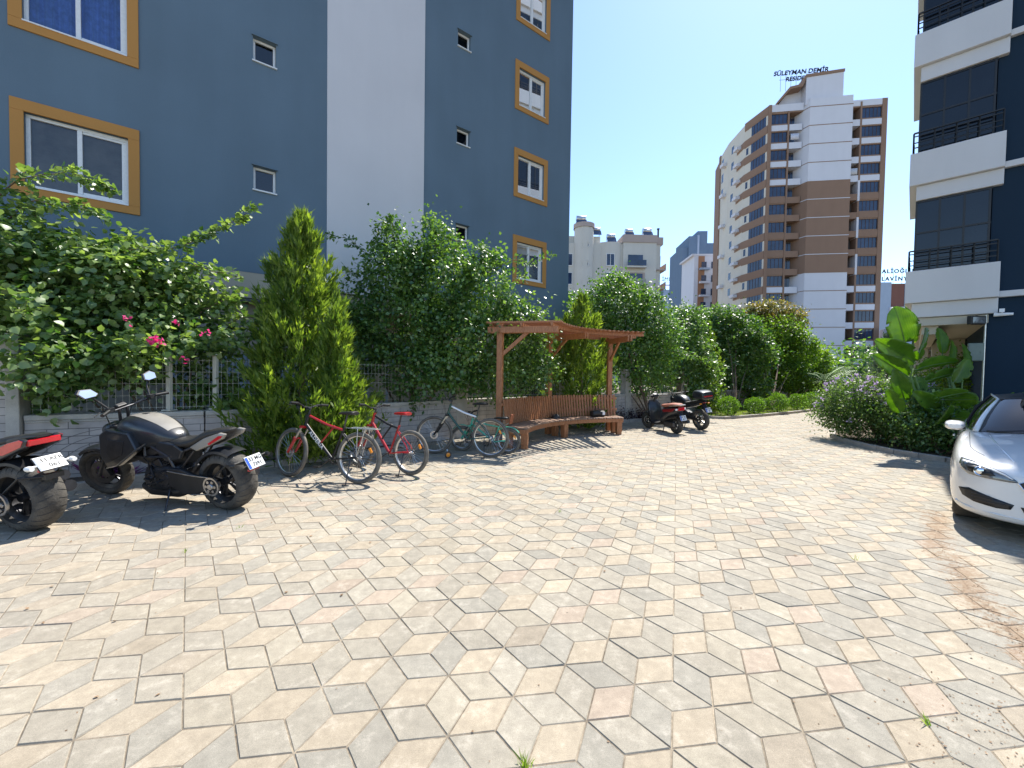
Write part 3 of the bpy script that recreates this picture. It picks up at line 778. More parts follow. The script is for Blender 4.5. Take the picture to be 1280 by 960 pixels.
mb = MB(); mb.box((-.08,0,0), (.26,.2,.42)); mb.build('cabinet', mat('box_grey_green', (.16,.2,.17), .5), eb, bevel=.01)
mb = MB(); mb.box((-.08,-.103,0), (.22,.008,.38)); mb.box((0,-.112,0),(.02,.012,.05)); mb.build('door', mat('box_door', (.2,.24,.2), .5), eb, bevel=.003)
# ------------------------------------------------------------------ far residential tower
brown = stucco('tower_brown', (.26,.165,.115), .05); dbrown = stucco('tower_dark_brown', (.085,.05,.042), .05)
twhite = stucco('tower_white', (.62,.62,.66), .03); twhite_lit = stucco('tower_white_lit', (.60,.56,.48), .05); shade_in = mat('loggia_inside', (.10,.085,.08), .8, var=.4, scale=.7)
FT = Fr((42.0, 69.6), R_(-8.9)); FT.t = FT.t*.975
tw = thing('tower_block', 'tall brown and white apartment tower with curved left side and rooftop lettering', 'building')
NF, PF, WT0 = 15, 2.96, 45.05       # window head of the top floor
curve = [(42.0,69.6),(40.9,74.6),(41.1,80.5),(42.2,86),(43.4,90.5)]
back = [(63.5,100),(61+.4,66.6)]
mb = MB(); mb.zprism([(FT.p(.3,-1.6,0).x, FT.p(.3,-1.6,0).y)] + [(x+.3,y) for x, y in curve[1:]] + [(63.5,100), (FT.p(17.5,-1.6,0).x, FT.p(17.5,-1.6,0).y)], 0, 45.9)
mb.build('core', twhite, tw)
mbw, mbb, mbd = MB(), MB(), MB()
FT.box(mbb, -.1, .35, -1.5, .25, 0, 46.5); FT.box(mbb, 17.1, 17.85, -1.5, .1, 0, 46.3)
for s in (2.95, 13.9): 
    FT.box(mbb, s, s+.25, -1.5, .12, 0, 46.0); 
for k in range(5, 9): pass
FT.box(mbw, .3, 5.3, -1.6, .15, 45.35, 46.5); FT.box(mbw, 12.0, 17.2, -1.6, .05, 45.35, 46.3)
wins = []
for k in range(NF):
    zt = WT0 - PF*k; zb = zt-1.65; mid = 4 <= k < 9
    for (a, b) in ((.38, 2.93), (14.2, 17.08)):
        (FT.box)(mbb, a, b, -1.4, .02, zt, zt+.28); FT.box(mbb, a, b, -1.4, .02, zb-.22, zb)
        pm_ = MB(); FT.box(pm_, a, b, -1.4, .08, zb-1.12, zb-.22); pm_.build('parapet', brown if mid else twhite, tw)
        wins.append((FT, a+.04, b-.04, -.12, zb, zt))
    for (a, b) in ((3.22, 5.2), (12.35, 13.88)):           # loggias
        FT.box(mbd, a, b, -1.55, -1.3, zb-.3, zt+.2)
        pm_ = MB(); FT.box(pm_, a, b, -.05, .1, zb-1.22, zb-.2); FT.box(pm_, a, b, -1.3, .06, zb-1.22, zb-1.06); pm_.build('balcony', brown if mid else twhite, tw)
        FT.box(mbb, a, b, -1.3, .02, zt+.1, zt+.3)
        wins.append((FT, a+.3, b-.5, -1.28, zb-.6, zt-.2))
    # blank centre wall, slightly forward
    q = [FT.p(4.6,-1.3,0), FT.p(5.9,.9,0), FT.p(12.3,.9,0), FT.p(12.3,-1.3,0)]
    (mbb if mid else mbw).zprism([(p.x, p.y) for p in q], zt-2.72, zt+.25-.05)
    q = [FT.p(4.58,-1.3,0), FT.p(5.88,.94,0), FT.p(12.34,.94,0), FT.p(12.34,-1.3,0)]
    (mbw if mid else mbb).zprism([(p.x, p.y) for p in q], zt+.202, zt+.298)
    if mid and k % 2 == 0: FT.box(mbw, 13.88, 14.2, -1.3, .14, zt-3.0, zt+.3); 
q = [FT.p(3.3,-4,0), FT.p(3.3,-1.5,0), FT.p(4.6,-1.25,0), FT.p(5.9,.9,0), FT.p(12.3,.9,0), FT.p(12.3,-4,0)]
mbw.zprism([(p.x, p.y) for p in q], 45.3, 46.7)
def fprism(mb, poly, d0, d1):
    n = len(poly); mb.add([FT.p(s, d0, z) for s, z in poly]+[FT.p(s, d1, z) for s, z in poly], [tuple(range(n)), tuple(range(2*n-1,n-1,-1))]+[(i,i+n,(i+1)%n+n,(i+1)%n) for i in range(n)])
fprism(mbw, [(1.3,45.9),(1.4,46.6),(3.0,48.6),(4.9,48.9),(5.4,49.9),(5.5,45.9)], -7, -1.0); fprism(mbw, [(5.4,45.9),(5.4,50.3),(11.0,50.7),(11.0,45.9)], -7, .5)
fprism(mbb, [(1.2,46.6),(3.0,48.6),(4.9,48.9),(5.4,50.3),(11.1,50.7),(11.1,51.15),(5.3,50.75),(4.8,49.3),(2.9,49.0),(1.0,46.75)], -7.1, .6)
# curved left side: its white wall has warm light put into the colour
mbc = MB()
for a, b in zip(curve[:-1], curve[1:]):
    d = Vector((b[0]-a[0], b[1]-a[1], 0)); L = d.length; fr = Fr(b, math.atan2(-d.y, -d.x))
    last = a == curve[-2]
    fr.box(mbb if last else mbc, 0, L, -1, .02 if last else .05, 0, 46.0 if last else 46.3)
    if a == curve[0]: fr.box(mbb, 0, L, -1, .12, 45.3, 46.5)
    for k in range(NF):
        zt = WT0 - PF*k; zb = zt-1.65
        if a == curve[0]:
            wins.append((fr, L-3.6, L-.5, .06, zb, zt)); wins.append((fr, .4, .9, .06, zb+.3, zt-.2)) if k % 2 else None
            fr.box(mbb, 0, L-.1, -.5, .12, zb-1.15, zb)
            fr.box(mbb, 0, L-.1, -.5, .1, zt, zt+.25)
        elif a == curve[1]:
            wins.append((fr, 1.2, 2.1, .06, zb+.1, zt-.2)); fr.box(mbb, L-2.6, L, -.5, .10, zb-1.15, zb)
            pm_ = MB(); pm_.box(fr.p(4.2,.4,zb-.5), (1,1.3,.5)); pm_.build('balcony', twhite, tw)
        elif a == curve[2]:
            wins.append((fr, 1.4, 2.6, .06, zb, zt)); 
            if k % 2 == 0: (lambda q: (q.box(fr.p(4.0,.4,zb-.5), (1,1.2,.6)), q.build('balcony', twhite, tw)))(MB())
    if a == curve[2]: fr.box(mbb, 0, .8, -.5, .25, 0, 46.5)
mbw.build('white_wall', twhite, tw); mbb.build('brown_wall', brown, tw); mbc.build('lit_white_wall', twhite_lit, tw); mbd.build('loggia', shade_in, tw)
for q in wins[:100]:
    fr, a, b, d, z0, z1 = q; mb = MB(); fr.box(mb, a, b, d-.1, d, z0, z1)
    n = max(1, int((b-a)/.55)); 
    for j in range(1, n): fr.box(mb, a+(b-a)*j/n-.03, a+(b-a)*j/n+.03, d-.05, d+.03, z0, z1, 1)
    mb.build('window', [M['fglass'], dbrown], tw)
mb = MB(); FT.box(mb, -.2, 1.6, .1, .2, 0, 1.6); mb.build('entrance_plinth', dbrown, tw)
sg = thing('rooftop_sign', 'dark rooftop lettering on the tall brown and white tower', 'sign', FT.p(5.5, -1.2, 49.5), R_(-8.9))
for i, (t, z, sz, x) in enumerate((('SÜLEYMAN DEMİR', 2.9, 1.0, -.2), ('RESIDENCE', 1.85, .95, -.1))):
    text_mesh('lettering', t, sz, M['ink'], sg, (x, 0, z), (PI/2,0,0), .05, 1.0, .02, .15)
mb = MB(); 
for k in range(9): mb.tube([(-3.2+.8*k, .1, 0), (-3.2+.8*k, .1, 3.0)], .025, 4)
mb.bar((-3.4,.1,1.9),(3.4,.1,1.9),.04,.04); mb.build('sign_frame', M['dsteel'], sg)
# washing and small things on balconies
for (a, z, cc, nm) in ((13.0, 35.4, (.5,.5,.52), 'white sheet drying on a right hand balcony of the far tower'), (4.0, 41.6, (.55,.55,.6), 'white laundry hanging on an upper left balcony of the far tower')):
    mb = MB(); n = 14
    vs = []
    for k in range(n+1):
        s = a-.6+1.3*k/n; vs += [FT.p(s, .2+.05*math.sin(k*1.3), z-1.0), FT.p(s, .18, z)]
    mb.add(vs, [(2*k, 2*k+2, 2*k+3, 2*k+1) for k in range(n)])
    o = mb.build('laundry', mat('cloth', cc, .8), smooth=True); md = o.modifiers.new('s', 'SOLIDIFY'); md.thickness = .02
    tag(o, nm, 'laundry')

# ------------------------------------------------------------------ pale apartment house with roof tanks
pale = stucco('pale_cream_render', (.58,.55,.49), .05); pinkb = stucco('pinkish_band', (.42,.34,.30), .05)
FP = Fr((7.0, 67), R_(1.5))
ph = thing('apartment_house', 'cream apartment house with a round stair tower and roof water tanks behind the trees', 'building')
mb = MB(); FP.box(mb, 0, 10.6, -12, 0, 0, 22.7); FP.box(mb, 10.6, 16.0, -12, .35, 0, 23.2); FP.box(mb, 16.0, 17.0, -11, -.6, 0, 23.0)
mb.lathe([(1.55,0),(1.55,25.2),(0,25.2)], 24, FP.p(4.3,-.3,0), 'z'); FP.box(mb, 1.6, 7.2, -10, -1.2, 22.6, 24.2)
mb.lathe([(2.9,0),(2.9,22.9),(0,22.9)], 24, FP.p(8.7,-2.4,0), 'z')
mb.build('wall', pale, ph)
mb = MB(); FP.box(mb, 10.5, 16.1, -12, .5, 22.9, 24.1); mb.lathe([(1.7,25.0),(1.7,25.7),(0,25.7)], 24, FP.p(4.3,-.3,0), 'z'); FP.box(mb, 15.9, 17.4, -11, -.5, 22.9, 24.1)
mb.build('roof_band', pinkb, ph)
for k in range(7):
    z = 20.9 - 3.0*k
    for (a, b, d) in ((1.2,2.4,.06),(7.9,9.1,.56)):
        mb = MB(); FP.box(mb, a, b, d-.2, d, z-1.8, z); wn = mb.build('window', M['fglass'], ph)
        mb = MB(); FP.box(mb, a-.06, a, d-.2, d+.03, z-1.86, z+.06); FP.box(mb, b, b+.06, d-.2, d+.03, z-1.86, z+.06); FP.box(mb, a, b, d-.2, d+.03, z, z+.06); FP.box(mb, a, b, d-.2, d+.05, z-1.9, z-1.8); FP.box(mb, (a+b)/2-.03, (a+b)/2+.03, d, d+.02, z-1.8, z)
        mb.build('frame', M['pvc'], wn)
    mb = MB(); mb.lathe([(.62,-.05),(.62,.06),(.5,.08),(.46,.02)], 24, FP.p(4.3,1.2,z+1.2), 'y'); 
    rw = mb.build('round_window', M['pvc'], ph, smooth=True); mb = MB(); mb.lathe([(.001,.0),(.47,.0)], 24, FP.p(4.3,1.19,z+1.2), 'y'); mb.build('pane', M['fglass'], rw)
    mb = MB(); FP.box(mb, 11.0, 14.2, .2, 1.3, z-2.2, z-1.95); FP.box(mb, 11.0, 14.2, .2, .37, z-1.9, z+.2); 
    bc = mb.build('balcony', pinkb if k % 2 else pale, ph)
    mb = MB(); FP.box(mb, 11.1, 14.1, 1.22, 1.27, z-1.9, z-1.0); mb.build('balcony_glass', M['fglass'] if k != 1 else M['taupe'], bc)
    mb = MB(); FP.box(mb, 11.4, 13.8, .38, .42, z-1.9, z); mb.build('balcony_door', M['fglass'], bc)
    mb = MB(); FP.box(mb, 16.0, 17.9, -4, -.3, z-2.2, z-2.0); FP.box(mb, 17.8, 17.9, -4, -.3, z-2.0, z-1.1); FP.box(mb, 16.95,17.05,-4,-.6,z-1.9,z+.2); mb.build('side_balcony', pinkb, ph)
def tank(a, z, sc, lab):
    t = thing('water_tank', lab, 'water tank', FP.p(a, -1.6, z), R_(1.5), 'roof water tanks'); t.scale = (sc, sc, sc)
    mb = MB(); mb.lathe([(.001,-.65),(.42,-.65),(.45,-.6),(.45,.6),(.42,.65),(.001,.65)], 16, (0,0,1.25), 'x'); mb.build('tank', M['steel'], t, smooth=True)
    mb = MB()
    for x in (-.6,.6):
        for y in (-.35,.35): mb.bar((x,y,0),(x,y,1.0),.05,.05)
    for y in (-.35,.35): mb.bar((-.6,y,.9),(.6,y,.9),.05,.05)
    mb.build('stand', M['dsteel'], t)
    mb = MB(); mb.box((0,-.75,.5),(1.5,.05,1.2), Matrix.Rotation(R_(-35),3,'X')); mb.build('solar_panel', M['fglass'], t)
for a, z, sc, lab in ((4.0,25.7,1.15,'highest water tank on top of the round stair tower'),(6.6,24.3,.9,'roof water tank just right of the round stair tower'),(9.0,23.1,1,'roof water tank above the right hand dark windows'),(12.0,24.1,.95,'roof water tank above the front balconies'),(15.0,24.1,1.05,'roof water tank nearest the right corner of the cream house')): tank(a, z, sc, lab)
mb = MB(); mb.tube([(0,0,0),(0,0,1.6)], .16, 8); mb.tube([(0,0,1.6),(0,0,1.75)], .24, 8); o = mb.build('chimney_pipe', M['dsteel']); o.location = FP.p(16.9,-1.5,24.1); tag(o, 'dark chimney pipe at the right roof corner of the cream house', 'chimney')

# ------------------------------------------------------------------ blue grey tower, brick block, sign blocks
bgm = stucco('blue_grey_panels', (.13,.19,.27), .06); bgl = stucco('light_blue_grey', (.33,.40,.50), .06)
bt = thing('tower_block', 'slender blue grey tower far behind with stepped top', 'building')
FB = Fr((44.4,110), R_(-4))
mb = MB(); FB.box(mb, 0, 1.8, -10, 0, 0, 35.5); FB.box(mb, 1.6, 3.8, -10, .6, 0, 38.2); FB.box(mb, 3.9, 6.4, -10, .3, 0, 39.6); FB.box(mb, 6.4, 12, -10, -.2, 0, 36.6); mb.build('wall', bgm, bt)
mb = MB(); FB.box(mb, 3.75, 4.25, -9.9, .7, 0, 38.4); FB.box(mb, 9, 11.2, -.15, .1, 0, 37.4); mb.build('pale_strip', bgl, bt)
for k in range(10):
    mb = MB(); FB.box(mb, 10.0,10.6,.08,.16, 34-3*k, 35.4-3*k); mb.build('window', M['fglass'], bt)
br = thing('apartment_block', 'narrow apartment block in terracotta and white in front of the blue grey tower', 'building')
FQ = Fr((41.3,95), R_(-3)); terra = stucco('terracotta', (.36,.19,.11), .06)
mb = MB(); FQ.box(mb, 0, 9, -8, 0, 0, 29); FQ.box(mb, -.6, 8.6, -8, .1, 29, 29.4); mb.build('wall', twhite, br)
mb = MB(); FQ.box(mb, .9, 2.3, -1, .05, 0, 28.9); FQ.box(mb, 5.2, 7.2, -1, .05, 0, 28.9); mb.build('terracotta_strip', terra, br)
for k in range(9):
    z = 27.6-3.05*k
    for a in (1.6, 3.8, 6.0):
        mb = MB(); FQ.box(mb, a, a+1.1, .05, .12, z-1.5, z); wn = mb.build('window', M['fglass'], br)
        if a != 3.8:
            mb = MB(); FQ.box(mb, a-.5, a+1.6, .05, .9, z-1.9, z-1.5); mb.build('balcony', twhite if k % 3 else bgl, wn)
sb = thing('office_block', 'small blue grey block with tiny roof lettering seen between cream house and blue tower', 'building')
FS = Fr((54.2,150), R_(-2))
mb = MB(); FS.box(mb, 0, 6.0, -8, 0, 0, 32.5); FS.box(mb, 0, 2, -8, .2, 0, 31.2); mb.build('wall', bgl, sb)
mb = MB(); FS.box(mb, -1.6, .0, -8, .2, 0, 34); FS.box(mb, 5.2, 6.1, -8, .1, 0, 34); mb.build('dark_strip', bgm, sb)
for k in range(8):
    mb = MB(); FS.box(mb, 3.0, 4.8, .02, .1, 28.8-3.6*k, 30.4-3.6*k); mb.build('window', M['fglass'], sb)
s2 = thing('rooftop_sign', 'tiny dark lettering over a red strip on the small blue grey block', 'sign', FS.p(2.4,.2,33.4), R_(-2))
text_mesh('lettering', 'İMPİRE', 1.9, M['ink'], s2, (.3,0,2.8), (PI/2,0,0), .06, 1.1)
mb = MB(); mb.bar((-2.6,0,.7),(.8,0,.7),.1,.35); mb.build('red_strip', M['red'], s2)
mb = MB(); mb.bar((-2.4,.1,1.8),(3,.1,1.8),.05,.05)
for x in (-2.2,.2,2.7): mb.tube([(x,.1,-1),(x,.1,3)], .05, 4)
mb.build('sign_frame', M['dsteel'], s2)
al = thing('apartment_block', 'far grey and brown block right of the tall tower under rooftop lettering', 'building')
FA = Fr((139.5,160), R_(-8))
mb = MB(); FA.box(mb, 0, 5.5, -8, .3, 0, 38.5); FA.box(mb, 10.2, 13, -8, .2, 0, 38); mb.build('grey_wall', bgl, al)
mb = MB(); FA.box(mb, 5.2, 10.3, -8, 0, 0, 38); mb.build('brown_wall', stucco('rust_wall', (.19,.09,.07)), al)
mb = MB(); FA.box(mb, 5.0, 12, .3, .8, 27.5, 29); FA.box(mb, 5, 12, .3, .8, 19, 20.5); mb.build('white_band', twhite, al)
for k in range(4):
    mb = MB(); FA.box(mb, 6, 9.6, .05, .2, 24.5-4*k, 26.5-4*k); mb.build('window', M['fglass'], al)
s3 = thing('rooftop_sign', 'dark two line rooftop lettering right of the tall tower', 'sign', FA.p(7.6,.3,38), R_(-8))
text_mesh('lettering', 'ALİOĞLU', 2.1, M['ink'], s3, (-.2,0,4.6), (PI/2,0,0), .08, 1.25, .05)
text_mesh('lettering', 'LAVİNYA', 2.1, M['ink'], s3, (-.4,0,1.7), (PI/2,0,0), .08, 1.25, .05)
mb = MB()
for x in (-4.5,-1.5,1.5,4.5): mb.tube([(x,.2,0),(x,.2,5.4)], .06, 4)
mb.build('sign_frame', M['dsteel'], s3)
fb = thing('house', 'pale low house glimpsed under the right building behind the big leaves', 'building')
FH = Fr((58,62), R_(-20))
mb = MB(); FH.box(mb, 0, 9, -8, 0, 0, 9.5); mb.build('wall', stucco('pale_blue_wall', (.45,.5,.6)), fb)
for k in range(3):
    for a in (1,3.4,5.8):
        mb = MB(); FH.box(mb, a, a+1.2, .0, .06, 1.2+3*k, 2.7+3*k); mb.build('window', M['fglass'], fb)
    mb = MB(); FH.box(mb, 0,9,-.02,.7, .4+3*k,.7+3*k); mb.build('balcony', twhite, fb)
cbm = stucco('cream_house_wall', (.55,.49,.38))
cb = thing('house', 'cream house with horizontal ledges seen through the open ground floor on the right', 'building')
FC = Fr((25.5,24.5), R_(-43)); mb = MB(); FC.box(mb, 0, 9, -5, 0, 0, 5.2)
for z in (2.9,3.7,4.5): FC.box(mb, -.1, 9, -.1, .35, z, z+.18)
mb.build('wall', cbm, cb)
mb = MB(); FC.box(mb, 1, 2.4, 0, .05, 1, 2.3); mb.build('window', M['fglass'], cb)
# ------------------------------------------------------------------ curved bench with pergola
PC = Vector((3.35, 7.84, 0))
def pol(deg, r, z): return PC + Vector((math.cos(R_(deg))*r, math.sin(R_(deg))*r, z))
pb = thing('pergola_bench', 'curved red brown wooden bench with slatted back under a small pergola', 'bench')
rndw = random.Random(4)
def radial(mb, deg, r0, r1, z0, z1, w, m=0):
    d = Vector((math.cos(R_(deg)), math.sin(R_(deg)), 0)); mb.bar(PC+d*r0+Vector((0,0,(z0+z1)/2)), PC+d*r1+Vector((0,0,(z0+z1)/2)), w, z1-z0, m)
def arc(mb, r, a0, a1, z0, z1, w, n=22):
    for k in range(n):
        p = pol(a0+(a1-a0)*k/n-.15*(1 if a1 > a0 else -1), r, (z0+z1)/2); q = pol(a0+(a1-a0)*(k+1)/n+.15*(1 if a1 > a0 else -1), r, (z0+z1)/2)
        mb.bar(p, q, w, z1-z0)
mb = MB(); n = 46
for k in range(n):
    a = 167.2-70.4*(k+.5)/n
    radial(mb, a+rndw.uniform(-.15,.15), 3.08, 3.60, .425+rndw.uniform(-.003,.004), .462, .068)
mb.build('seat', M['wood_seat'], pb, bevel=.005)
mb = MB(); arc(mb, 3.13, 167, 97, .33, .42, .045); arc(mb, 3.5, 167, 97, .33, .42, .045)
for a in (166.6,129.6,98.0): radial(mb, a, 3.1, 3.6, .32, .415, .07)
mb.build('seat_rail', M['wood'], pb, bevel=.004)
for a in (165.2,129.6,98.8):
    for r in (3.17, 3.50):
        mb = MB(); p = pol(a, r, .2); mb.box((p.x,p.y,.205), (.14,.14,.25), Matrix.Rotation(R_(a),3,'Z')); mb.box((p.x,p.y,.045), (.125,.125,.09), Matrix.Rotation(R_(a),3,'Z'))
        mb.build('leg', M['wood'], pb, bevel=.006)
mb = MB(); n = 50
for k in range(n):
    a = 166.5-69*(k+.5)/n; tilt = rndw.uniform(-.006,.006)
    p = pol(a, 3.555, .47); q = pol(a, 3.64+tilt, 1.03+rndw.uniform(-.008,.008)); d = Vector((math.cos(R_(a)), math.sin(R_(a)), 0))
    mb.bar(p, q, .024, .058, up=Vector((-d.y,d.x,0)))
mb.build('backrest', M['wood'], pb, bevel=.004)
mb = MB(); arc(mb, 3.605, 167, 97, .60, .66, .03); arc(mb, 3.655, 167, 97, .90, .96, .03); mb.build('back_rail', M['wood'], pb)
for a in (165.0,129.8,99.7):
    mb = MB(); p = pol(a, 3.74, 0); mb.box((p.x,p.y,1.36), (.125,.125,2.68), Matrix.Rotation(R_(a),3,'Z'))
    po = mb.build('post', M['wood'], pb, bevel=.008)
    mb = MB(); mb.bar(pol(a,3.70,1.98), pol(a,3.12,2.48), .05, .075); mb.build('brace', M['wood'], pb, bevel=.004)
    mb = MB(); radial(mb, a-.9, 2.5, 4.0, 2.44, 2.57, .05); radial(mb, a+.9 if a < 160 else a+1.2, 2.5, 4.0, 2.44, 2.57, .04); mb.build('rafter', M['wood'], pb, bevel=.005)
for r_b in (2.62, 3.25, 3.9):
    mb = MB(); arc(mb, r_b, 168, 91, 2.57, 2.64, .04); mb.build('arched_beam', M['wood'], pb)
mb = MB(); n = 25
for k in range(n):
    a = 168-77*(k+.5)/n; radial(mb, a, 2.42, 4.02, 2.642, 2.68, .055)
mb.build('roof_slat', M['wood'], pb, bevel=.003)

bag = thing('shoulder_bag', 'small black bag with a pale tag lying on the far end of the bench', 'bag', pol(108, 3.36, .463), R_(15))
mb = MB(); mb.sloft([(-.2,0,.07,.05,.05,3),(-.17,0,.08,.1,.08,3),(0,0,.09,.12,.085,3),(.17,0,.08,.1,.075,3),(.2,0,.07,.05,.05,3)], 16); mb.build('bag_body', M['leather'], bag, smooth=True)
mb = MB(); mb.tube([(-.15,0,.14),(-.08,.02,.2),(.05,.03,.2),(.14,0,.14)], .01, 6); mb.build('strap', M['leather'], bag)
mb = MB(); mb.box((.12,-.115,.09),(.07,.012,.07)); mb.build('tag_patch', M['white'], bag)
cap_ = thing('cap', 'small black cap lying on the bench beside the middle post', 'cap', pol(131, 3.4, .463), 0)
mb = MB(); mb.lathe([(.11,0),(.105,.05),(.08,.09),(.04,.11),(.001,.115)], 16, (0,0,.0), 'z'); mb.build('crown', M['leather'], cap_, smooth=True)
mb = MB(); mb.zprism([(.08*math.cos(a)*1.0+.1, .085*math.sin(a)) for a in [2*PI*k/16 for k in range(16)]], .004, .012); mb.build('peak', M['leather'], cap_)

# ------------------------------------------------------------------ bicycles
def wheel(parent, T, R, tyre_w=.058, rimc='alu', spokes=28, tyre='brubber', hubw=.05, disc=False, reflector=None):
    mb = MB(); mb.T = T
    t = tyre_w/2
    mb.lathe([(R-t*2.1,-t*.5),(R-t*1.9,-t*.65),(R-t*2.0-.008,-t*.5),(R-t*2.0-.008,t*.5),(R-t*1.9,t*.65),(R-t*2.1,t*.5)], 48, closed_prof=True)
    for k in range(spokes):
        a = 2*PI*k/spokes; b = a+(.35 if k % 2 else -.35); y = hubw/2*(1 if k % 4 < 2 else -1)
        mb.tube([(.022*math.cos(b), y, .022*math.sin(b)), ((R-t*2)*math.cos(a), 0, (R-t*2)*math.sin(a))], .0016, 3, cap=False)
    mb.lathe([(.001,-hubw*.7),(.012,-hubw*.7),(.014,-hubw*.5),(.026,-hubw*.5),(.016,-hubw*.3),(.016,hubw*.3),(.026,hubw*.5),(.014,hubw*.5),(.012,hubw*.7),(.001,hubw*.7)], 12)
    if disc: mb.lathe([(.05,.03),(.08,.03),(.08,.033),(.05,.033)], 24, closed_prof=True)
    wh = mb.build('wheel', M[rimc], parent, smooth=True)
    mb = MB(); mb.T = T; pr = []
    for k in range(10):
        a = 2*PI*k/10; pr.append((R-t+t*math.cos(a), t*.95*math.sin(a)))
    mb.lathe(pr, 48, closed_prof=True); mb.build('tyre', M[tyre], wh, smooth=True, angle=60)
    if reflector is not None:
        mb = MB(); mb.T = T; mb.box(((R*.62)*math.cos(reflector), .012, (R*.62)*math.sin(reflector)), (.035,.02,.075), Matrix.Rotation(-reflector,3,'Y')); mb.build('reflector', M['amber'], wh, bevel=.004)
    return wh

def bicycle(label, rear, front, R, fc, c2, saddle, forkc, group='bicycles leaning on their stands', steer=0, lean=-5, twin=True, rack=False, text=None, small=False, extras=(), rimc='alu'):
    rear = Vector((*rear, 0)); front = Vector((*front, 0)); d = front-rear; wb = d.length
    t = thing('bicycle', label, 'bicycle', rear, math.atan2(d.y, d.x), group); t.rotation_euler = (R_(lean), 0, math.atan2(d.y, d.x))
    k = (R/.35)
    ax = Vector((0,0,R)); fx = Vector((wb,0,R)); bb = Vector((.43*k,0,R-.05*k)); st = Vector((.27*k,0,R+.36*k)); 
    ht = Vector((wb-.30*k,0,R+.56*k)); hb = Vector((wb-.25*k,0,R+.40*k)); sad = Vector((.22*k,0,R+.57*k))
    tube = .017 if not small else .014
    mb = MB()
    mb.tube([hb+Vector((-.01,0,.01)), bb.lerp(hb,.5)+Vector((.02,0,.03)), bb], [tube*1.35,tube*1.4,tube*1.25], 10)
    mb.tube([ht+Vector((-.02,0,-.03)), ht.lerp(st,.55)+Vector((0,0,-.03)), st], tube*1.1, 10, m=1)
    mb.tube([st+Vector((-.02,0,.05)), bb], tube, 10)
    for s in (-1,1):
        mb.tube([bb+Vector((-.02,s*.025,0)), ax+Vector((.12*k,s*.05,-.005)), ax+Vector((0,s*.058,0))], [.012,.011,.009], 7)
        mb.tube([st+Vector((0,s*.018,-.05)), ax+Vector((.05*k,s*.05,.1*k)), ax+Vector((0,s*.058,0))], [.010,.009,.008], 7)
    mb.tube([hb+(hb-ht)*.12, ht+(ht-hb)*.12], tube*1.35, 12)
    if twin: mb.tube([bb.lerp(hb,.45), st.lerp(ht,.25)], tube*.8, 8, m=1)
    mb.build('frame', [M[fc], M[c2]], t, smooth=True)
    ax_dir = (ht-hb).normalized(); piv = hb
    S = Matrix.Translation(piv) @ Matrix.Rotation(R_(steer), 4, ax_dir) @ Matrix.Translation(-piv)
    mb = MB(); mb.T = S
    crown_ = hb - ax_dir*.03
    for s in (-1,1):
        top = crown_+Vector((0,s*.06,-.01)); low_ = fx+Vector((0,s*.06,0))
        mb.tube([top, top.lerp(low_,.45)], .015, 8, m=1); mb.tube([top.lerp(low_,.4), low_], [.024,.019], 10)
    mb.box(crown_, (.05,.15,.035)); mb.box(crown_.lerp(fx,.45)+Vector((.03,0,0)), (.02,.14,.03))
    fk = mb.build('fork', [M[forkc], M['alu']], t, smooth=True)
    wheel(t, S @ Matrix.Translation(fx), R, rimc=rimc, disc=not small)
    wheel(t, Matrix.Translation(ax), R, rimc=rimc, reflector=2.6)
    mb = MB(); mb.T = S; hs = ht+ax_dir*.07; bw_ = .31*min(1, k+.1)
    mb.tube([hb, hs+ax_dir*.02], .014, 8); mb.tube([hs, hs+Vector((.07,0,.03))], .016, 8)
    c = hs+Vector((.07,0,.03)); pts = [c+Vector((-.05,-bw_,.05)), c+Vector((-.02,-bw_*.5,.045)), c+Vector((0,-.05,0)), c+Vector((0,.05,0)), c+Vector((-.02,bw_*.5,.045)), c+Vector((-.05,bw_,.05))]
    mb.tube(pts, .0125, 8)
    hbm = mb.build('handlebar', M['dsteel'], t, smooth=True)
    mb = MB(); mb.T = S
    for s in (-1,1): 
        e = c+Vector((-.05,s*bw_,.05)); i = c+Vector((-.036,s*(bw_-.12),.049)); mb.tube([i,e], .018, 8)
        mb.tube([i+Vector((.02,0,-.01)), i+Vector((.09,s*.02,-.03)), i+Vector((.08,s*.09,-.03))], .005, 5)
    mb.build('grip', M['black'], hbm, smooth=True)
    mb = MB(); mb.T = S
    for s in (-1,1): mb.tube([c+Vector((.05,s*.2,.02)), c+Vector((.14,s*.08,.06)), hb+Vector((.04,s*.02,0)), fx+Vector((-.05,s*.06,.12))], .003, 4)
    mb.build('brake_cable', M['black'], hbm)
    mb = MB(); mb.tube([st, sad], .013, 8); sp = mb.build('seat_post', M['dsteel'], t, smooth=True)
    mb = MB(); mb.sloft([(sad.x-.15,0,sad.z+.03,.075,.022,2.4),(sad.x-.13,0,sad.z+.035,.085,.028,2.4),(sad.x-.04,0,sad.z+.03,.06,.026,2.4),(sad.x+.06,0,sad.z+.028,.026,.022,2.2),(sad.x+.14,0,sad.z+.02,.014,.014,2)], 14)
    mb.build('saddle', M[saddle], t, smooth=True)
    mb = MB(); mb.lathe([(.06*k,-.050),(.078*k,-.050),(.078*k,-.046),(.06*k,-.046)], 26, bb, closed_prof=True)
    for a in range(5): mb.bar(bb+Vector((0,-.048,0)), bb+Vector((.065*k*math.cos(a*1.257),-.048,.065*k*math.sin(a*1.257))), .012, .004)
    an = .6
    for s in (-1,1):
        e = bb+Vector((s*.165*k*math.cos(an), s*.075, -s*.165*k*math.sin(an))); mb.tube([bb+Vector((0,s*.06,0)), e], .009, 6)
    mb.tube([bb+Vector((0,-.07,0)), bb+Vector((0,.07,0))], .016, 8)
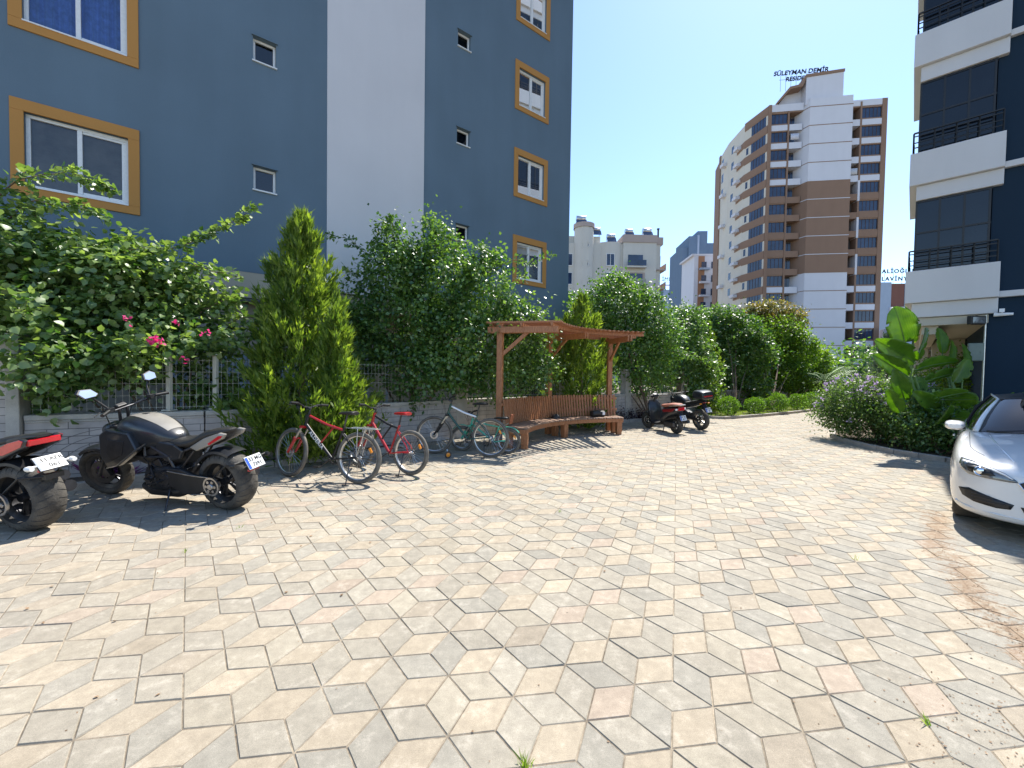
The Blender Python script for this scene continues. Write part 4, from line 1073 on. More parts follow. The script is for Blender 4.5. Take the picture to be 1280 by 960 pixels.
    mb.lathe([(.02,-.05),(.045*k,-.05),(.045*k,-.03),(.02,-.03)], 20, ax, closed_prof=True)
    ck = mb.build('crankset', M['dsteel'], t, smooth=True)
    mb = MB()
    for s in (-1,1):
        e = bb+Vector((s*.165*k*math.cos(an), s*.12, -s*.165*k*math.sin(an))); mb.box(e, (.09,.085,.022))
    mb.build('pedal', M['black'], t, bevel=.004)
    mb = MB(); r1 = .075*k; r2 = .042*k
    mb.tube([bb+Vector((0,-.048,r1)), ax+Vector((0,-.045,r2))], .004, 4); mb.tube([bb+Vector((0,-.048,-r1)), ax+Vector((.03,-.045,-.09*k)), ax+Vector((-.03,-.045,-r2))], .004, 4)
    mb.box(ax+Vector((.03,-.05,-.07*k)), (.03,.015,.09)); mb.build('chain', M['dsteel'], t)
    mb = MB(); mb.tube([ax+Vector((.10*k,.045,-.01)), Vector((.06*k-.02,.045+.16,.022))], .008, 6); mb.tube([Vector((.06*k-.03,.2,.015)), Vector((.06*k+.03,.215,.015))], .011, 6); mb.build('kickstand', M['dsteel'], t)
    if rack:
        mb = MB(); z = R+.40*k
        for s in (-1,1):
            mb.tube([(-.28*k,s*.06,z),(.18*k,s*.06,z)], .006, 6); mb.tube([(-.12*k,s*.06,z), ax+Vector((0,s*.065,.02))], .006, 6); mb.tube([(.0,s*.06,z), ax+Vector((0,s*.065,.02))], .006, 6)
        for x in (-.28,-.18,-.08,.02,.12): mb.tube([(x*k,-.06,z),(x*k,.06,z)], .005, 6)
        mb.box((-.08*k,0,z+.01),(.36,.06,.01)); mb.build('rear_rack', M['alu'], t)
    if text:
        d_ = (bb-hb); ang = math.atan2(d_.z, d_.x); mid = hb.lerp(bb,.47)+Vector((.012,0,.012))
        mbp = MB(); 
        for s in (1,):
            rot = Matrix(((d_.normalized().x,0,d_.normalized().z),(0,1,0),(0,0,1)))
        o = text_mesh('frame_lettering', text, .078, M['white'], t, mid+Vector((0,.0265,0)), (0,0,0), .001, 1.12, .0012)
        # letters stand on the left face of the down tube: text x runs down the tube, text y points forward-up
        X = d_.normalized(); Z = Vector((0,1,0)); Y = Z.cross(X)
        o.matrix_local = Matrix.Translation(mid+Vector((0,.026,0))) @ Matrix((X,Y,Z)).transposed().to_4x4()
    if 'mudguard' in extras:
        for (cc, a0, a1, TT) in ((ax, .35, 2.5, None), (fx, .7, 2.6, S)):
            mb = MB(); mb.T = TT; mb.lathe([(R+.016,-.032),(R+.026,-.018),(R+.029,0),(R+.026,.018),(R+.016,.032)], 22, cc, a0=a0, a1=a1); o = mb.build('mudguard', M[fc], t, smooth=True)
            md = o.modifiers.new('s','SOLIDIFY'); md.thickness = .003
    if 'child_back' in extras:
        mb = MB(); b0 = sad+Vector((-.22,0,.02)); mb.box(b0, (.03,.2,.2), Matrix.Rotation(R_(-12),3,'Y')); mb.build('back_pad', M['brownbox'], t, bevel=.02, seg=3)
        mb = MB()
        for s in (-1,1): mb.tube([b0+Vector((.01,s*.06,-.06)), st+Vector((-.02,s*.02,-.02))], .007, 6)
        mb.build('back_stay', M['steel'], t)
    if 'basket' in extras:
        mb = MB(); mb.T = S; o_ = c+Vector((.16,0,-.05))
        for z in (-.09,-.05,0,.05,.09):
            q = .12+(z+.09)*.15; mb.tube([o_+Vector((-q,-q,z)), o_+Vector((q,-q,z)), o_+Vector((q,q,z)), o_+Vector((-q,q,z))], .003, 4, closed=True)
        for a in range(-4,5):
            mb.tube([o_+Vector((.12,a*.028,-.09)), o_+Vector((.147,a*.034,.09))], .002, 4); mb.tube([o_+Vector((-.12,a*.028,-.09)), o_+Vector((-.147,a*.034,.09))], .002, 4)
            mb.tube([o_+Vector((a*.028,.12,-.09)), o_+Vector((a*.034,.147,.09))], .002, 4); mb.tube([o_+Vector((a*.028,-.12,-.09)), o_+Vector((a*.034,-.147,.09))], .002, 4)
        mb.build('basket', M['steel'], t)
    return t
bicycle('mountain bicycle with red fork, black lettered down tube and rear rack, nearest the motorcycle', (-2.16,5.78), (-3.32,6.12), .365, 'black', 'red', 'leather', 'red', steer=-12, lean=4, rack=True, text='ALDERIA')
bicycle('red and black bicycle with a red saddle, second from the motorcycle', (-1.56,6.32), (-2.52,6.80), .345, 'red', 'black', 'red', 'red', lean=3, steer=-5)
bicycle('dark green and white mountain bicycle with black tyres in front of the child bicycle', (-.40,7.72), (-1.50,8.02), .37, 'green', 'white', 'leather', 'black', lean=3, twin=False, steer=10)
bicycle('small mint green child bicycle with mudguards and a brown back pad beside the bench', (-.06,8.12), (-1.0,8.36), .255, 'mint', 'mint', 'leather', 'mint', lean=2, small=True, twin=False, extras=('mudguard','child_back'), rimc='steel')
sw = thing('stabiliser_wheel', 'small loose stabiliser wheel with a yellow hub on the paving before the green bicycles', 'wheel', gnd(560,573), R_(30))
mb = MB(); pr = [(.05+.018*math.cos(2*PI*k/8), .016*math.sin(2*PI*k/8)) for k in range(8)]; mb.lathe(pr, 24, (0,0,.068), closed_prof=True); mb.build('tyre', M['rubber'], sw, smooth=True)
mb = MB(); mb.lathe([(.001,-.018),(.02,-.018),(.045,-.01),(.045,.01),(.02,.018),(.001,.018)], 18, (0,0,.068)); mb.build('hub', M['amber'], sw, smooth=True)
mb = MB(); mb.bar((0,.02,.068),(.0,.05,.16),.02,.004); mb.build('bracket', M['steel'], sw)
# ------------------------------------------------------------------ motorcycles (x forward, y left, z up; origin under the rear axle)
def mwheel(parent, T, R, W, rimR, arms, tyre='rubber', rim='dsteel', disc=.15, dside=1):
    mb = MB(); mb.T = T; w = W/2
    pr = [(rimR,-w*.55),(rimR+.012,-w*.62),(rimR+.004,-w*.5),(rimR-.02,-w*.3),(rimR-.025,0),(rimR-.02,w*.3),(rimR+.004,w*.5),(rimR+.012,w*.62),(rimR,w*.55),(rimR-.035,w*.3),(rimR-.035,-w*.3)]
    mb.lathe(pr, 40, closed_prof=True)
    for k in range(arms):
        a = 2*PI*k/arms; 
        for da in (-.13,.13):
            mb.bar((.04*math.cos(a), w*.15, .04*math.sin(a)), ((rimR-.02)*math.cos(a+da), w*.1, (rimR-.02)*math.sin(a+da)), .022, .018, up=(0,1,0))
    mb.lathe([(.001,-w*.5),(.045,-w*.5),(.05,-w*.3),(.045,w*.3),(.04,w*.55),(.001,w*.55)], 20)
    wh = mb.build('wheel', M[rim], parent, smooth=True, angle=35)
    mb = MB(); mb.T = T; n = 14; pr = []
    for k in range(n+1):
        a = -PI/2*1.12 + PI*1.12*k/n; pr.append((R-W*.36+W*.36*math.cos(a), w*math.sin(a)*1.0))
    pr += [(rimR+.005, w*.6), (rimR+.005,-w*.6)]
    mb.lathe(pr, 56, closed_prof=True)
    ty = mb.build('tyre', M[tyre], wh, smooth=True, angle=50)
    mb = MB(); mb.T = T      # tread grooves: slim dark strips lying just in the rubber
    for k in range(26):
        for s in (-1, 1):
            a = 2*PI*k/26 + (.12 if s > 0 else 0); pts = []
            for j in range(5):
                q = .12+.85*j/4; an = -PI/2*1.12*0 + s*q*PI/2*.92; pts.append(((R-W*.36+W*.36*math.cos(an)+.0008)*math.cos(a+.16*j/4), w*math.sin(an), (R-W*.36+W*.36*math.cos(an)+.0008)*math.sin(a+.16*j/4)))
            mb.tube(pts, [.0022,.003,.003,.003,.0015], 4)
    mb.build('tread_groove', M['black'], ty)
    if disc:
        mb = MB(); mb.T = T
        for s in ((-1, 1) if dside == 0 else (dside,)):
            mb.lathe([(disc*.6, s*w*.72),(disc, s*w*.72),(disc, s*w*.72+s*.005),(disc*.6, s*w*.72+s*.005)], 36, closed_prof=True)
            for k in range(6):
                a = PI*2*k/6; mb.bar((.03*math.cos(a), s*w*.7,.03*math.sin(a)), (disc*.65*math.cos(a+.3), s*w*.72+s*.002, disc*.65*math.sin(a+.3)), .012, .004, up=(0,1,0))
        mb.build('brake_disc', M['dsteel'], wh, smooth=True)
    return wh
def arcfend(mb, c, R, W, a0, a1, th_=.006, n=18, m=0):
    mb.lathe([(R-.03,-W/2),(R-.004,-W/2*.96),(R+.012,-W*.3),(R+.018,0),(R+.012,W*.3),(R-.004,W/2*.96),(R-.03,W/2),(R-.03-th_,W/2-.004),(R+.006,W*.28),(R+.011,0),(R+.006,-W*.28),(R-.03-th_,-W/2+.004)], n, c, a0=a0, a1=a1, m=m, closed_prof=True)
def platebox(t, c, w, h, tilt, lines, yaw=0, size=.056):
    """c centre, facing backwards (-x), tilted up by tilt"""
    rot = Matrix.Rotation(yaw,3,'Z') @ Matrix.Rotation(tilt,3,'Y')
    c = Vector(c); mb = MB(); mb.box(c, (.006, w, h), rot)
    pl = mb.build('number_plate', M['plate'], t, bevel=.004)
    mb = MB(); 
    mb.box(c+rot @ Vector((-.0038, w/2-.02, 0)), (.002, .03, h*.92), rot); mb.build('blue_band', M['plateblue'], pl)
    X = rot @ Vector((0,-1,0)); Y = rot @ Vector((0,0,1)); Z = rot @ Vector((-1,0,0))
    for i, s in enumerate(lines):
        z = (.5*(len(lines)-1)-i)*size*1.12
        o = text_mesh('plate_lettering', s, size, M['ink'], pl, (0,0,0), (0,0,0), .0005, 1.05, .0015)
        o.matrix_local = Matrix.Translation(c+rot @ Vector((-.0042, -.017, z))) @ Matrix((X,Y,Z)).transposed().to_4x4()
    mb = MB(); mb.box(c+rot @ Vector((.006,0,0)), (.006, w+.012, h+.012), rot); mb.build('plate_holder', M['black'], pl, bevel=.003)
    return pl

def cruiser(label, rear, front, red=False, lines=('33 MG','7391'), lean=8, yaw=0):
    rear = Vector((*rear,0)); front = Vector((*front,0)); d = front-rear; L = d.length; hz = math.atan2(d.y,d.x)
    t = thing('motorcycle', label, 'motorcycle', rear, hz); t.rotation_euler = (R_(-lean*0)-R_(lean)*(-1)*0, 0, hz)
    t.rotation_euler = (R_(-lean), 0, hz)      # leaning to its left onto the stand
    Rr, Rf = .34, .315
    ax = Vector((0,0,Rr)); fx = Vector((L,0,Rf))
    mwheel(t, Matrix.Translation(ax), Rr, .25, .225, 5, disc=.13, dside=-1)
    hd = Vector((L-.40,0,.93)); axd = (hd-fx).normalized(); st = 14
    S = Matrix.Translation(hd) @ Matrix.Rotation(R_(st),4,axd) @ Matrix.Translation(-hd)
    mwheel(t, S @ Matrix.Translation(fx), Rf, .14, .22, 5, disc=.145, dside=0)
    mb = MB(); mb.T = S
    for s in (-1,1):
        a = fx+Vector((-.03,s*.105,-.0)); b = hd+Vector((0,s*.105,.03)); mb.tube([a, a.lerp(b,.45)], [.034,.03], 12); mb.tube([a.lerp(b,.42), b], .026, 12)
        mb.box(fx+Vector((-.10,s*.10,.03)), (.09,.05,.13), Matrix.Rotation(R_(20),3,'Y'))
    mb.box(hd+Vector((.0,0,.0)), (.09,.27,.035)); mb.box(hd+Vector((.06,0,-.16)), (.09,.27,.04))
    mb.build('fork', M['dsteel'], t, smooth=True, bevel=.003)
    mb = MB(); mb.T = S; arcfend(mb, fx, Rf+.02, .17, .9, 2.5); mb.build('front_fender', M['blackgl'], t, smooth=True)
    # headlight and dash
    mb = MB(); mb.T = S; q = hd
    mb.sloft([(q.x+.02,0,q.z-.06,.10,.09,3),(q.x+.12,0,q.z-.07,.11,.10,2.6),(q.x+.2,0,q.z-.08,.09,.085,2.4),(q.x+.22,0,q.z-.08,.06,.06,2.2)], 20)
    hl = mb.build('headlight', M['blackgl'], t, smooth=True)
    mb = MB(); mb.T = S; mb.lathe([(.001,.226+q.x),(.05,.224+q.x),(.068,.212+q.x)], 20, (0,0,q.z-.08), 'x'); mb.build('lens', M['lampglass'], hl, smooth=True)
    # tank
    x0 = .62
    mb = MB(); mb.sloft([(x0-.04,0,.78,.085,.06,2.6),(x0+.06,0,.80,.15,.11,2.6),(x0+.20,0,.84,.195,.165,2.6),(x0+.42,0,.87,.225,.20,2.7),(x0+.60,0,.87,.225,.20,2.9),(x0+.70,0,.86,.19,.17,2.8),(x0+.77,0,.85,.11,.10,2.6)], 28)
    tk = mb.build('fuel_tank', M['blackgl'], t, smooth=True, sub=1, angle=80)
    mb = MB(); mb.lathe([(.001,.012),(.035,.012),(.04,0)], 20, (x0+.48,0,1.058), 'z'); mb.build('filler_cap', M['dsteel'], tk, smooth=True)
    bpy.context.view_layer.update(); dg_ = bpy.context.evaluated_depsgraph_get(); tb_ = BVHTree.FromObject(tk, dg_); gv = []
    for i in range(15):
        for j in range(7):
            x = x0+.06+.62*i/14; y = (-.085-.03*math.sin(PI*i/14))*(1-j/3); h = tb_.ray_cast(Vector((x,y,2)), Vector((0,0,-1)))[0]; gv.append(h+Vector((0,0,.004)))
    mb = MB(); mb.add(gv, [(i*7+j,(i+1)*7+j,(i+1)*7+j+1,i*7+j+1) for i in range(14) for j in range(6)]); mb.build('tank_panel', M['taupe'] if not red else M['dsteel'], tk, smooth=True)
    # radiator side scoops
    for s in (-1,1):
        mb = MB(); mb.prism([(L-.84,.90),(L-.52,.93),(L-.40,.86),(L-.37,.62),(L-.46,.46),(L-.62,.50),(L-.94,.70)], s*.19, s*.268)
        sc1 = mb.build('side_scoop', M['blackgl'], t, bevel=.018, seg=3)
        mb = MB(); mb.prism([(L-.78,.80),(L-.54,.82),(L-.48,.66),(L-.54,.56),(L-.72,.64)], s*.267, s*.273); mb.build('scoop_mesh', M['dsteel'], sc1, bevel=.006)
        mb = MB(); mb.tube([(L-.46,s*.272,.47),(L-.62,s*.274,.51),(L-.92,s*.272,.70),(L-1.05,s*.24,.78)], .008, 6); mb.build('trim_line', M['steel'], sc1, smooth=True)
    mb = MB(); mb.box((L-.50,0,.62), (.06,.36,.30)); mb.build('radiator', M['dsteel'], t, bevel=.01)
    # trellis frame
    mb = MB()
    for s in (-1,1):
        A = Vector((L-.46,s*.07,.86)); Bq = Vector((L-.62,s*.15,.62)); Cq = Vector((L-.92,s*.17,.60)); Dq = Vector((.62,s*.16,.62)); Eq = Vector((.55,s*.14,.42)); F_ = Vector((L-.9,s*.15,.78))
        for a, b in ((A,Bq),(Bq,Cq),(A,F_),(F_,Cq),(Cq,Dq),(F_,Dq),(Dq,Eq),(Bq,F_)): mb.tube([a,b], .016, 8)
        mb.tube([Dq, Vector((.30,s*.11,.74)), Vector((.02,s*.08,.86))], .014, 8); mb.tube([Eq, Vector((.3,s*.11,.70))], .012, 8)
    mb.build('trellis_frame', M['dsteel'], t, smooth=True)
    for s in (-1,1):
        mb = MB(); mb.prism([(.78,.80),(.80,.66),(.66,.55),(.46,.60),(.40,.70),(.52,.77)], s*.12, s*.165); mb.build('side_panel', M['blackgl'], t, bevel=.02, seg=3)
    mb = MB(); mb.sloft([(.45,0,.62,.10,.10,3),(.7,0,.62,.12,.16,3),(1.1,0,.62,.12,.16,3),(1.3,0,.64,.1,.12,3)], 16); mb.build('air_box', M['black'], t, smooth=True)
    # engine: crankcase, two finned cylinders, covers
    mb = MB(); mb.sloft([(.50,0,.36,.12,.10,3),(.56,0,.37,.17,.15,3.4),(.82,0,.35,.19,.17,3.4),(1.02,0,.33,.16,.14,3.2),(1.08,0,.33,.10,.09,3)], 24)
    for (b, ang) in (((.72,0,.48), 32), ((.98,0,.36), -62)):
        rot = Matrix.Rotation(R_(ang),3,'Y'); 
        for k in range(7): mb.box(Vector(b)+rot @ Vector((0,0,.02+.026*k)), (.21,.28,.012), rot)
        mb.box(Vector(b)+rot @ Vector((0,0,.10)), (.16,.22,.22), rot); mb.box(Vector(b)+rot @ Vector((0,0,.23)), (.22,.31,.10), rot)
    en = mb.build('engine', M['dsteel'], t, smooth=True, bevel=.004, angle=35)
    mb = MB()
    for (x, z, r) in ((.66,.36,.105),(.90,.34,.085)):
        mb.lathe([(.001,.20),(r*.55,.205),(r*.6,.195),(r*.9,.195),(r,.18),(r,.12)], 28, (x,0,z))
        for k in range(7): a = 2*PI*k/7; mb.lathe([(.001,.206),(.008,.206),(.009,.19)], 8, (x+r*.85*math.cos(a),0,z+r*.85*math.sin(a)))
        mb.lathe([(.001,-.20),(r*.9,-.195),(r,-.17),(r,-.12)], 28, (x,0,z))
    mb.tube([(.66,-.15,.36),(.90,-.15,.34)], .03, 6); mb.tube([(.66,-.15,.36),(.66,.15,.36)], .03, 6); mb.build('crankcase_cover', M['dsteel'], en, smooth=True)
    mb = MB()
    mb.tube([(.94,.12,.50),(.86,.19,.47),(.80,.21,.40),(.86,.215,.34),(.95,.21,.36)], .012, 8); mb.tube([(.60,.20,.55),(.72,.21,.50),(.83,.20,.54)], .010, 8)
    mb.tube([(1.1,.1,.62),(1.0,.17,.6),(.9,.18,.54),(.93,.16,.46)], .009, 8)
    mb.build('engine_hose', M['black'], en, smooth=True)
    # exhaust headers and stacked silencers on the right, belly box
    mb = MB()
    mb.tube([(1.18,-.05,.32),(1.22,-.10,.20),(1.05,-.16,.14),(.75,-.18,.15),(.5,-.2,.2)], .026, 10); mb.tube([(.6,-.06,.62),(.5,-.17,.52),(.45,-.2,.36)], .026, 10)
    mb.tube([(.5,-.21,.21),(.28,-.24,.27),(-.12,-.25,.36)], [.05,.06,.058], 14); mb.tube([(.5,-.21,.31),(.28,-.24,.38),(-.06,-.25,.47)], [.045,.056,.054], 14)
    mb.build('exhaust', M['dsteel'], t, smooth=True)
    mb = MB(); mb.sloft([(.52,0,.20,.10,.05,3),(.62,0,.18,.15,.07,3),(1.0,0,.17,.15,.06,3),(1.18,0,.2,.1,.05,3)], 18); mb.build('belly_pan', M['black'], t, smooth=True)
    # swingarm with cover on the left, sprocket and hub
    mb = MB()
    mb.prism([(.62,.50),(.62,.30),(.45,.22),(.26,.20),(.18,.245),(.02,.27),(-.05,.30),(-.07,.35),(-.03,.40),(.05,.42),(.22,.44),(.42,.50)], .155, .205)
    mb.prism([(.60,.46),(.58,.32),(.20,.30),(-.03,.31),(-.03,.38),(.2,.42)], -.19, -.145)
    sg_ = mb.build('swingarm', M['black'], t, bevel=.016, seg=3)
    mb = MB(); mb.tube([(.60,.21,.47),(.30,.21,.445),(.0,.21,.435)], .007, 6); mb.tube([(.30,.21,.22),(.02,.21,.25)], .007, 6)
    mb.lathe([(.085,.20),(.105,.20),(.105,.22),(.085,.22)], 28, ax, closed_prof=True)
    mb.lathe([(.001,.235),(.03,.235),(.036,.225),(.036,.19)], 18, ax)
    for k in range(6): a = PI/3*k; mb.lathe([(.001,.228),(.017,.228),(.019,.2)], 10, (ax.x+.058*math.cos(a),0,ax.z+.058*math.sin(a)))
    mb.build('sprocket', M['steel'], sg_, smooth=True)
    # seat and tail
    mb = MB(); mb.sloft([(.70,0,.765,.09,.03,2.6),(.60,0,.765,.15,.045,2.6),(.42,0,.765,.17,.05,2.6),(.26,0,.80,.145,.06,2.6),(.20,0,.86,.125,.06,2.6),(.02,0,.90,.11,.045,2.6),(-.12,0,.93,.075,.03,2.4),(-.16,0,.935,.04,.015,2.2)], 22)
    mb.build('seat', M['leather'], t, smooth=True, sub=1)
    for s in (-1,1):
        if red: poly = [(.34,.74),(.10,.86),(-.24,.95),(-.30,.93),(-.26,.86),(-.02,.76),(.2,.68)]
        else: poly = [(.34,.74),(.12,.855),(-.10,.925),(-.18,.915),(-.14,.86),(.06,.77),(.24,.70)]
        mb = MB(); mb.prism(poly, s*.095, s*.145); tp = mb.build('tail_panel', M['blackgl'] if red else M['taupe'], t, bevel=.018, seg=3)
        mb = MB(); mb.prism([(.06,.80),(-.10,.895),(-.155,.90),(-.13,.87),(.04,.785)] if not red else [(.14,.80),(-.10,.905),(-.24,.94),(-.285,.93),(-.25,.875),(-.02,.785)], s*.144, s*.150); mb.build('tail_light', M['redlens'], tp, bevel=.002)
    mb = MB(); mb.sloft([(.5,0,.70,.11,.05,3),(.3,0,.74,.10,.06,3),(.05,0,.82,.09,.05,3),(-.1,0,.88,.06,.03,3)], 16); mb.build('tail_frame_cover', M['black'], t, smooth=True)
    if red:
        mb = MB(); mb.sloft([(-.02,0,.90,.11,.035,3),(-.2,0,.945,.09,.03,3),(-.30,0,.955,.06,.012,3)], 16); mb.build('tail_cowl', M['dsteel'], t, smooth=True)
        mb = MB(); mb.box((-.285,0,.905),(.04,.24,.055)); mb.build('rear_lamp', M['redlens'], t, bevel=.006)
    # rear hugger, plate bracket, plate
    mb = MB(); arcfend(mb, ax, Rr+.03, .25, .55, 2.05); mb.build('hugger', M['blackgl'] if not red else M['black'], t, smooth=True)
    mb = MB(); 
    for s in (-1,1): mb.tube([(.12,s*.17,.34),(-.18,s*.155,.58),(-.34,s*.06,.575)], .011, 8)
    mb.box((-.335,0,.57), (.05,.14,.05)); mb.build('plate_bracket', M['black'], t, smooth=True)
    platebox(t, (-.39,.0,.585) if not red else (-.33,0,.70), .21, .145, R_(28) if not red else R_(38), lines, yaw)
    mb = MB(); mb.box((-.36,0,.495) if not red else (-.27,0,.62),(.03,.13,.022)); mb.build('plate_reflector', M['redlens'], t, bevel=.004)
    for s in (-1,1):
        mb = MB(); q_ = .2 if not red else .14; zz = .60 if not red else .68; mb.tube([(-.33,s*.04,zz),(-.33,s*q_,zz+.01)], .009, 6); mb.sloft([(-.37,s*(q_+.02),zz,.02,.02,2),(-.33,s*(q_+.02),zz,.03,.026,2),(-.30,s*(q_+.02),zz,.02,.018,2)], 12)
        mb.build('turn_signal', M['pvc'] if red else M['black'], t, smooth=True)
    # handlebar, grips, mirrors, levers
    mb = MB(); mb.T = S; c = hd+Vector((-.05,0,.20))
    mb.tube([hd+Vector((-.02,-.05,.02)), c+Vector((0,-.05,0))], .016, 8); mb.tube([hd+Vector((-.02,.05,.02)), c+Vector((0,.05,0))], .016, 8)
    mb.tube([c+Vector((-.20,-.43,.05)), c+Vector((-.13,-.28,.06)), c+Vector((0,-.14,.0)), c+Vector((0,.14,.0)), c+Vector((-.13,.28,.06)), c+Vector((-.20,.43,.05))], .013, 10)
    hbm = mb.build('handlebar', M['dsteel'], t, smooth=True)
    for s in (-1,1):
        mb = MB(); mb.T = S; mb.tube([c+Vector((-.145,s*.30,.06)), c+Vector((-.20,s*.43,.05))], .019, 10); mb.build('grip', M['black'], hbm, smooth=True)
        mb = MB(); mb.T = S; mb.tube([c+Vector((-.08,s*.28,.055)), c+Vector((-.07,s*.34,.05)), c+Vector((-.13,s*.45,.045))], .007, 6); mb.box(c+Vector((-.12,s*.26,.06)), (.06,.06,.05)); mb.build('lever', M['dsteel'], hbm, bevel=.003)
        mb = MB(); mb.T = S; mb.tube([c+Vector((-.11,s*.26,.07)), c+Vector((-.06,s*.31,.18)), c+Vector((-.05,s*.37,.27))], .011, 8)
        hd_ = [(-.095,-.03),(-.06,.035),(.05,.055),(.10,.02),(.07,-.045),(-.05,-.05)]
        base = c+Vector((-.06,s*.38,.29)); mb.add([base+Vector((dx+b*.55,s*a,b)) for dx in (0,.03) for a, b in hd_], [tuple(range(6)), tuple(range(11,5,-1))]+[(i,(i+1)%6,(i+1)%6+6,i+6) for i in range(6)])
        mr = mb.build('mirror', M['black'], t, bevel=.006)
        mb = MB(); mb.T = S; mb.add([base+Vector((-.004+b*.84*.55,s*a*.86,b*.84)) for a, b in hd_], [tuple(range(6))]); mb.build('mirror_glass', M['chrome'], mr)
    mb = MB()
    for s in (-1,1): mb.tube([c+Vector((-.10,s*.24,.06)), c+Vector((.10,s*.16,.05)), hd+Vector((.08,s*.08,-.05)), hd+Vector((-.02,s*.12,-.22)), (L-.62,s*.2,.56)], .006, 5)
    mb.build('control_cable', M['black'], t, smooth=True)
    mb = MB(); mb.T = S; mb.box(c+Vector((.03,0,.02)), (.05,.12,.07), Matrix.Rotation(R_(-35),3,'Y')); mb.build('dash', M['black'], t, bevel=.01)
    mb = MB(); mb.tube([(.70,.12,.26),(.62,.27,.03)], .011, 8); mb.box((.61,.285,.018),(.05,.04,.012)); mb.build('side_stand', M['dsteel'], t, smooth=True)
    mb = MB()
    for s in (-1,1): mb.tube([(.70,s*.17,.36),(.70,s*.27,.35)], .013, 8); mb.tube([(.72,s*.2,.33),(.88,s*.22,.30)], .007, 6)
    mb.build('foot_peg', M['dsteel'], t, smooth=True)
    return t
cruiser('black muscle motorcycle with wide dusty rear tyre and taupe tail panels', (-3.20,4.70), (-5.02,5.14), lean=7)
cruiser('motorcycle with a red tail cut off by the left edge of the photo', (-4.66,4.00), (-6.45,4.32), red=True, lines=('33 AFR','061'), lean=6)

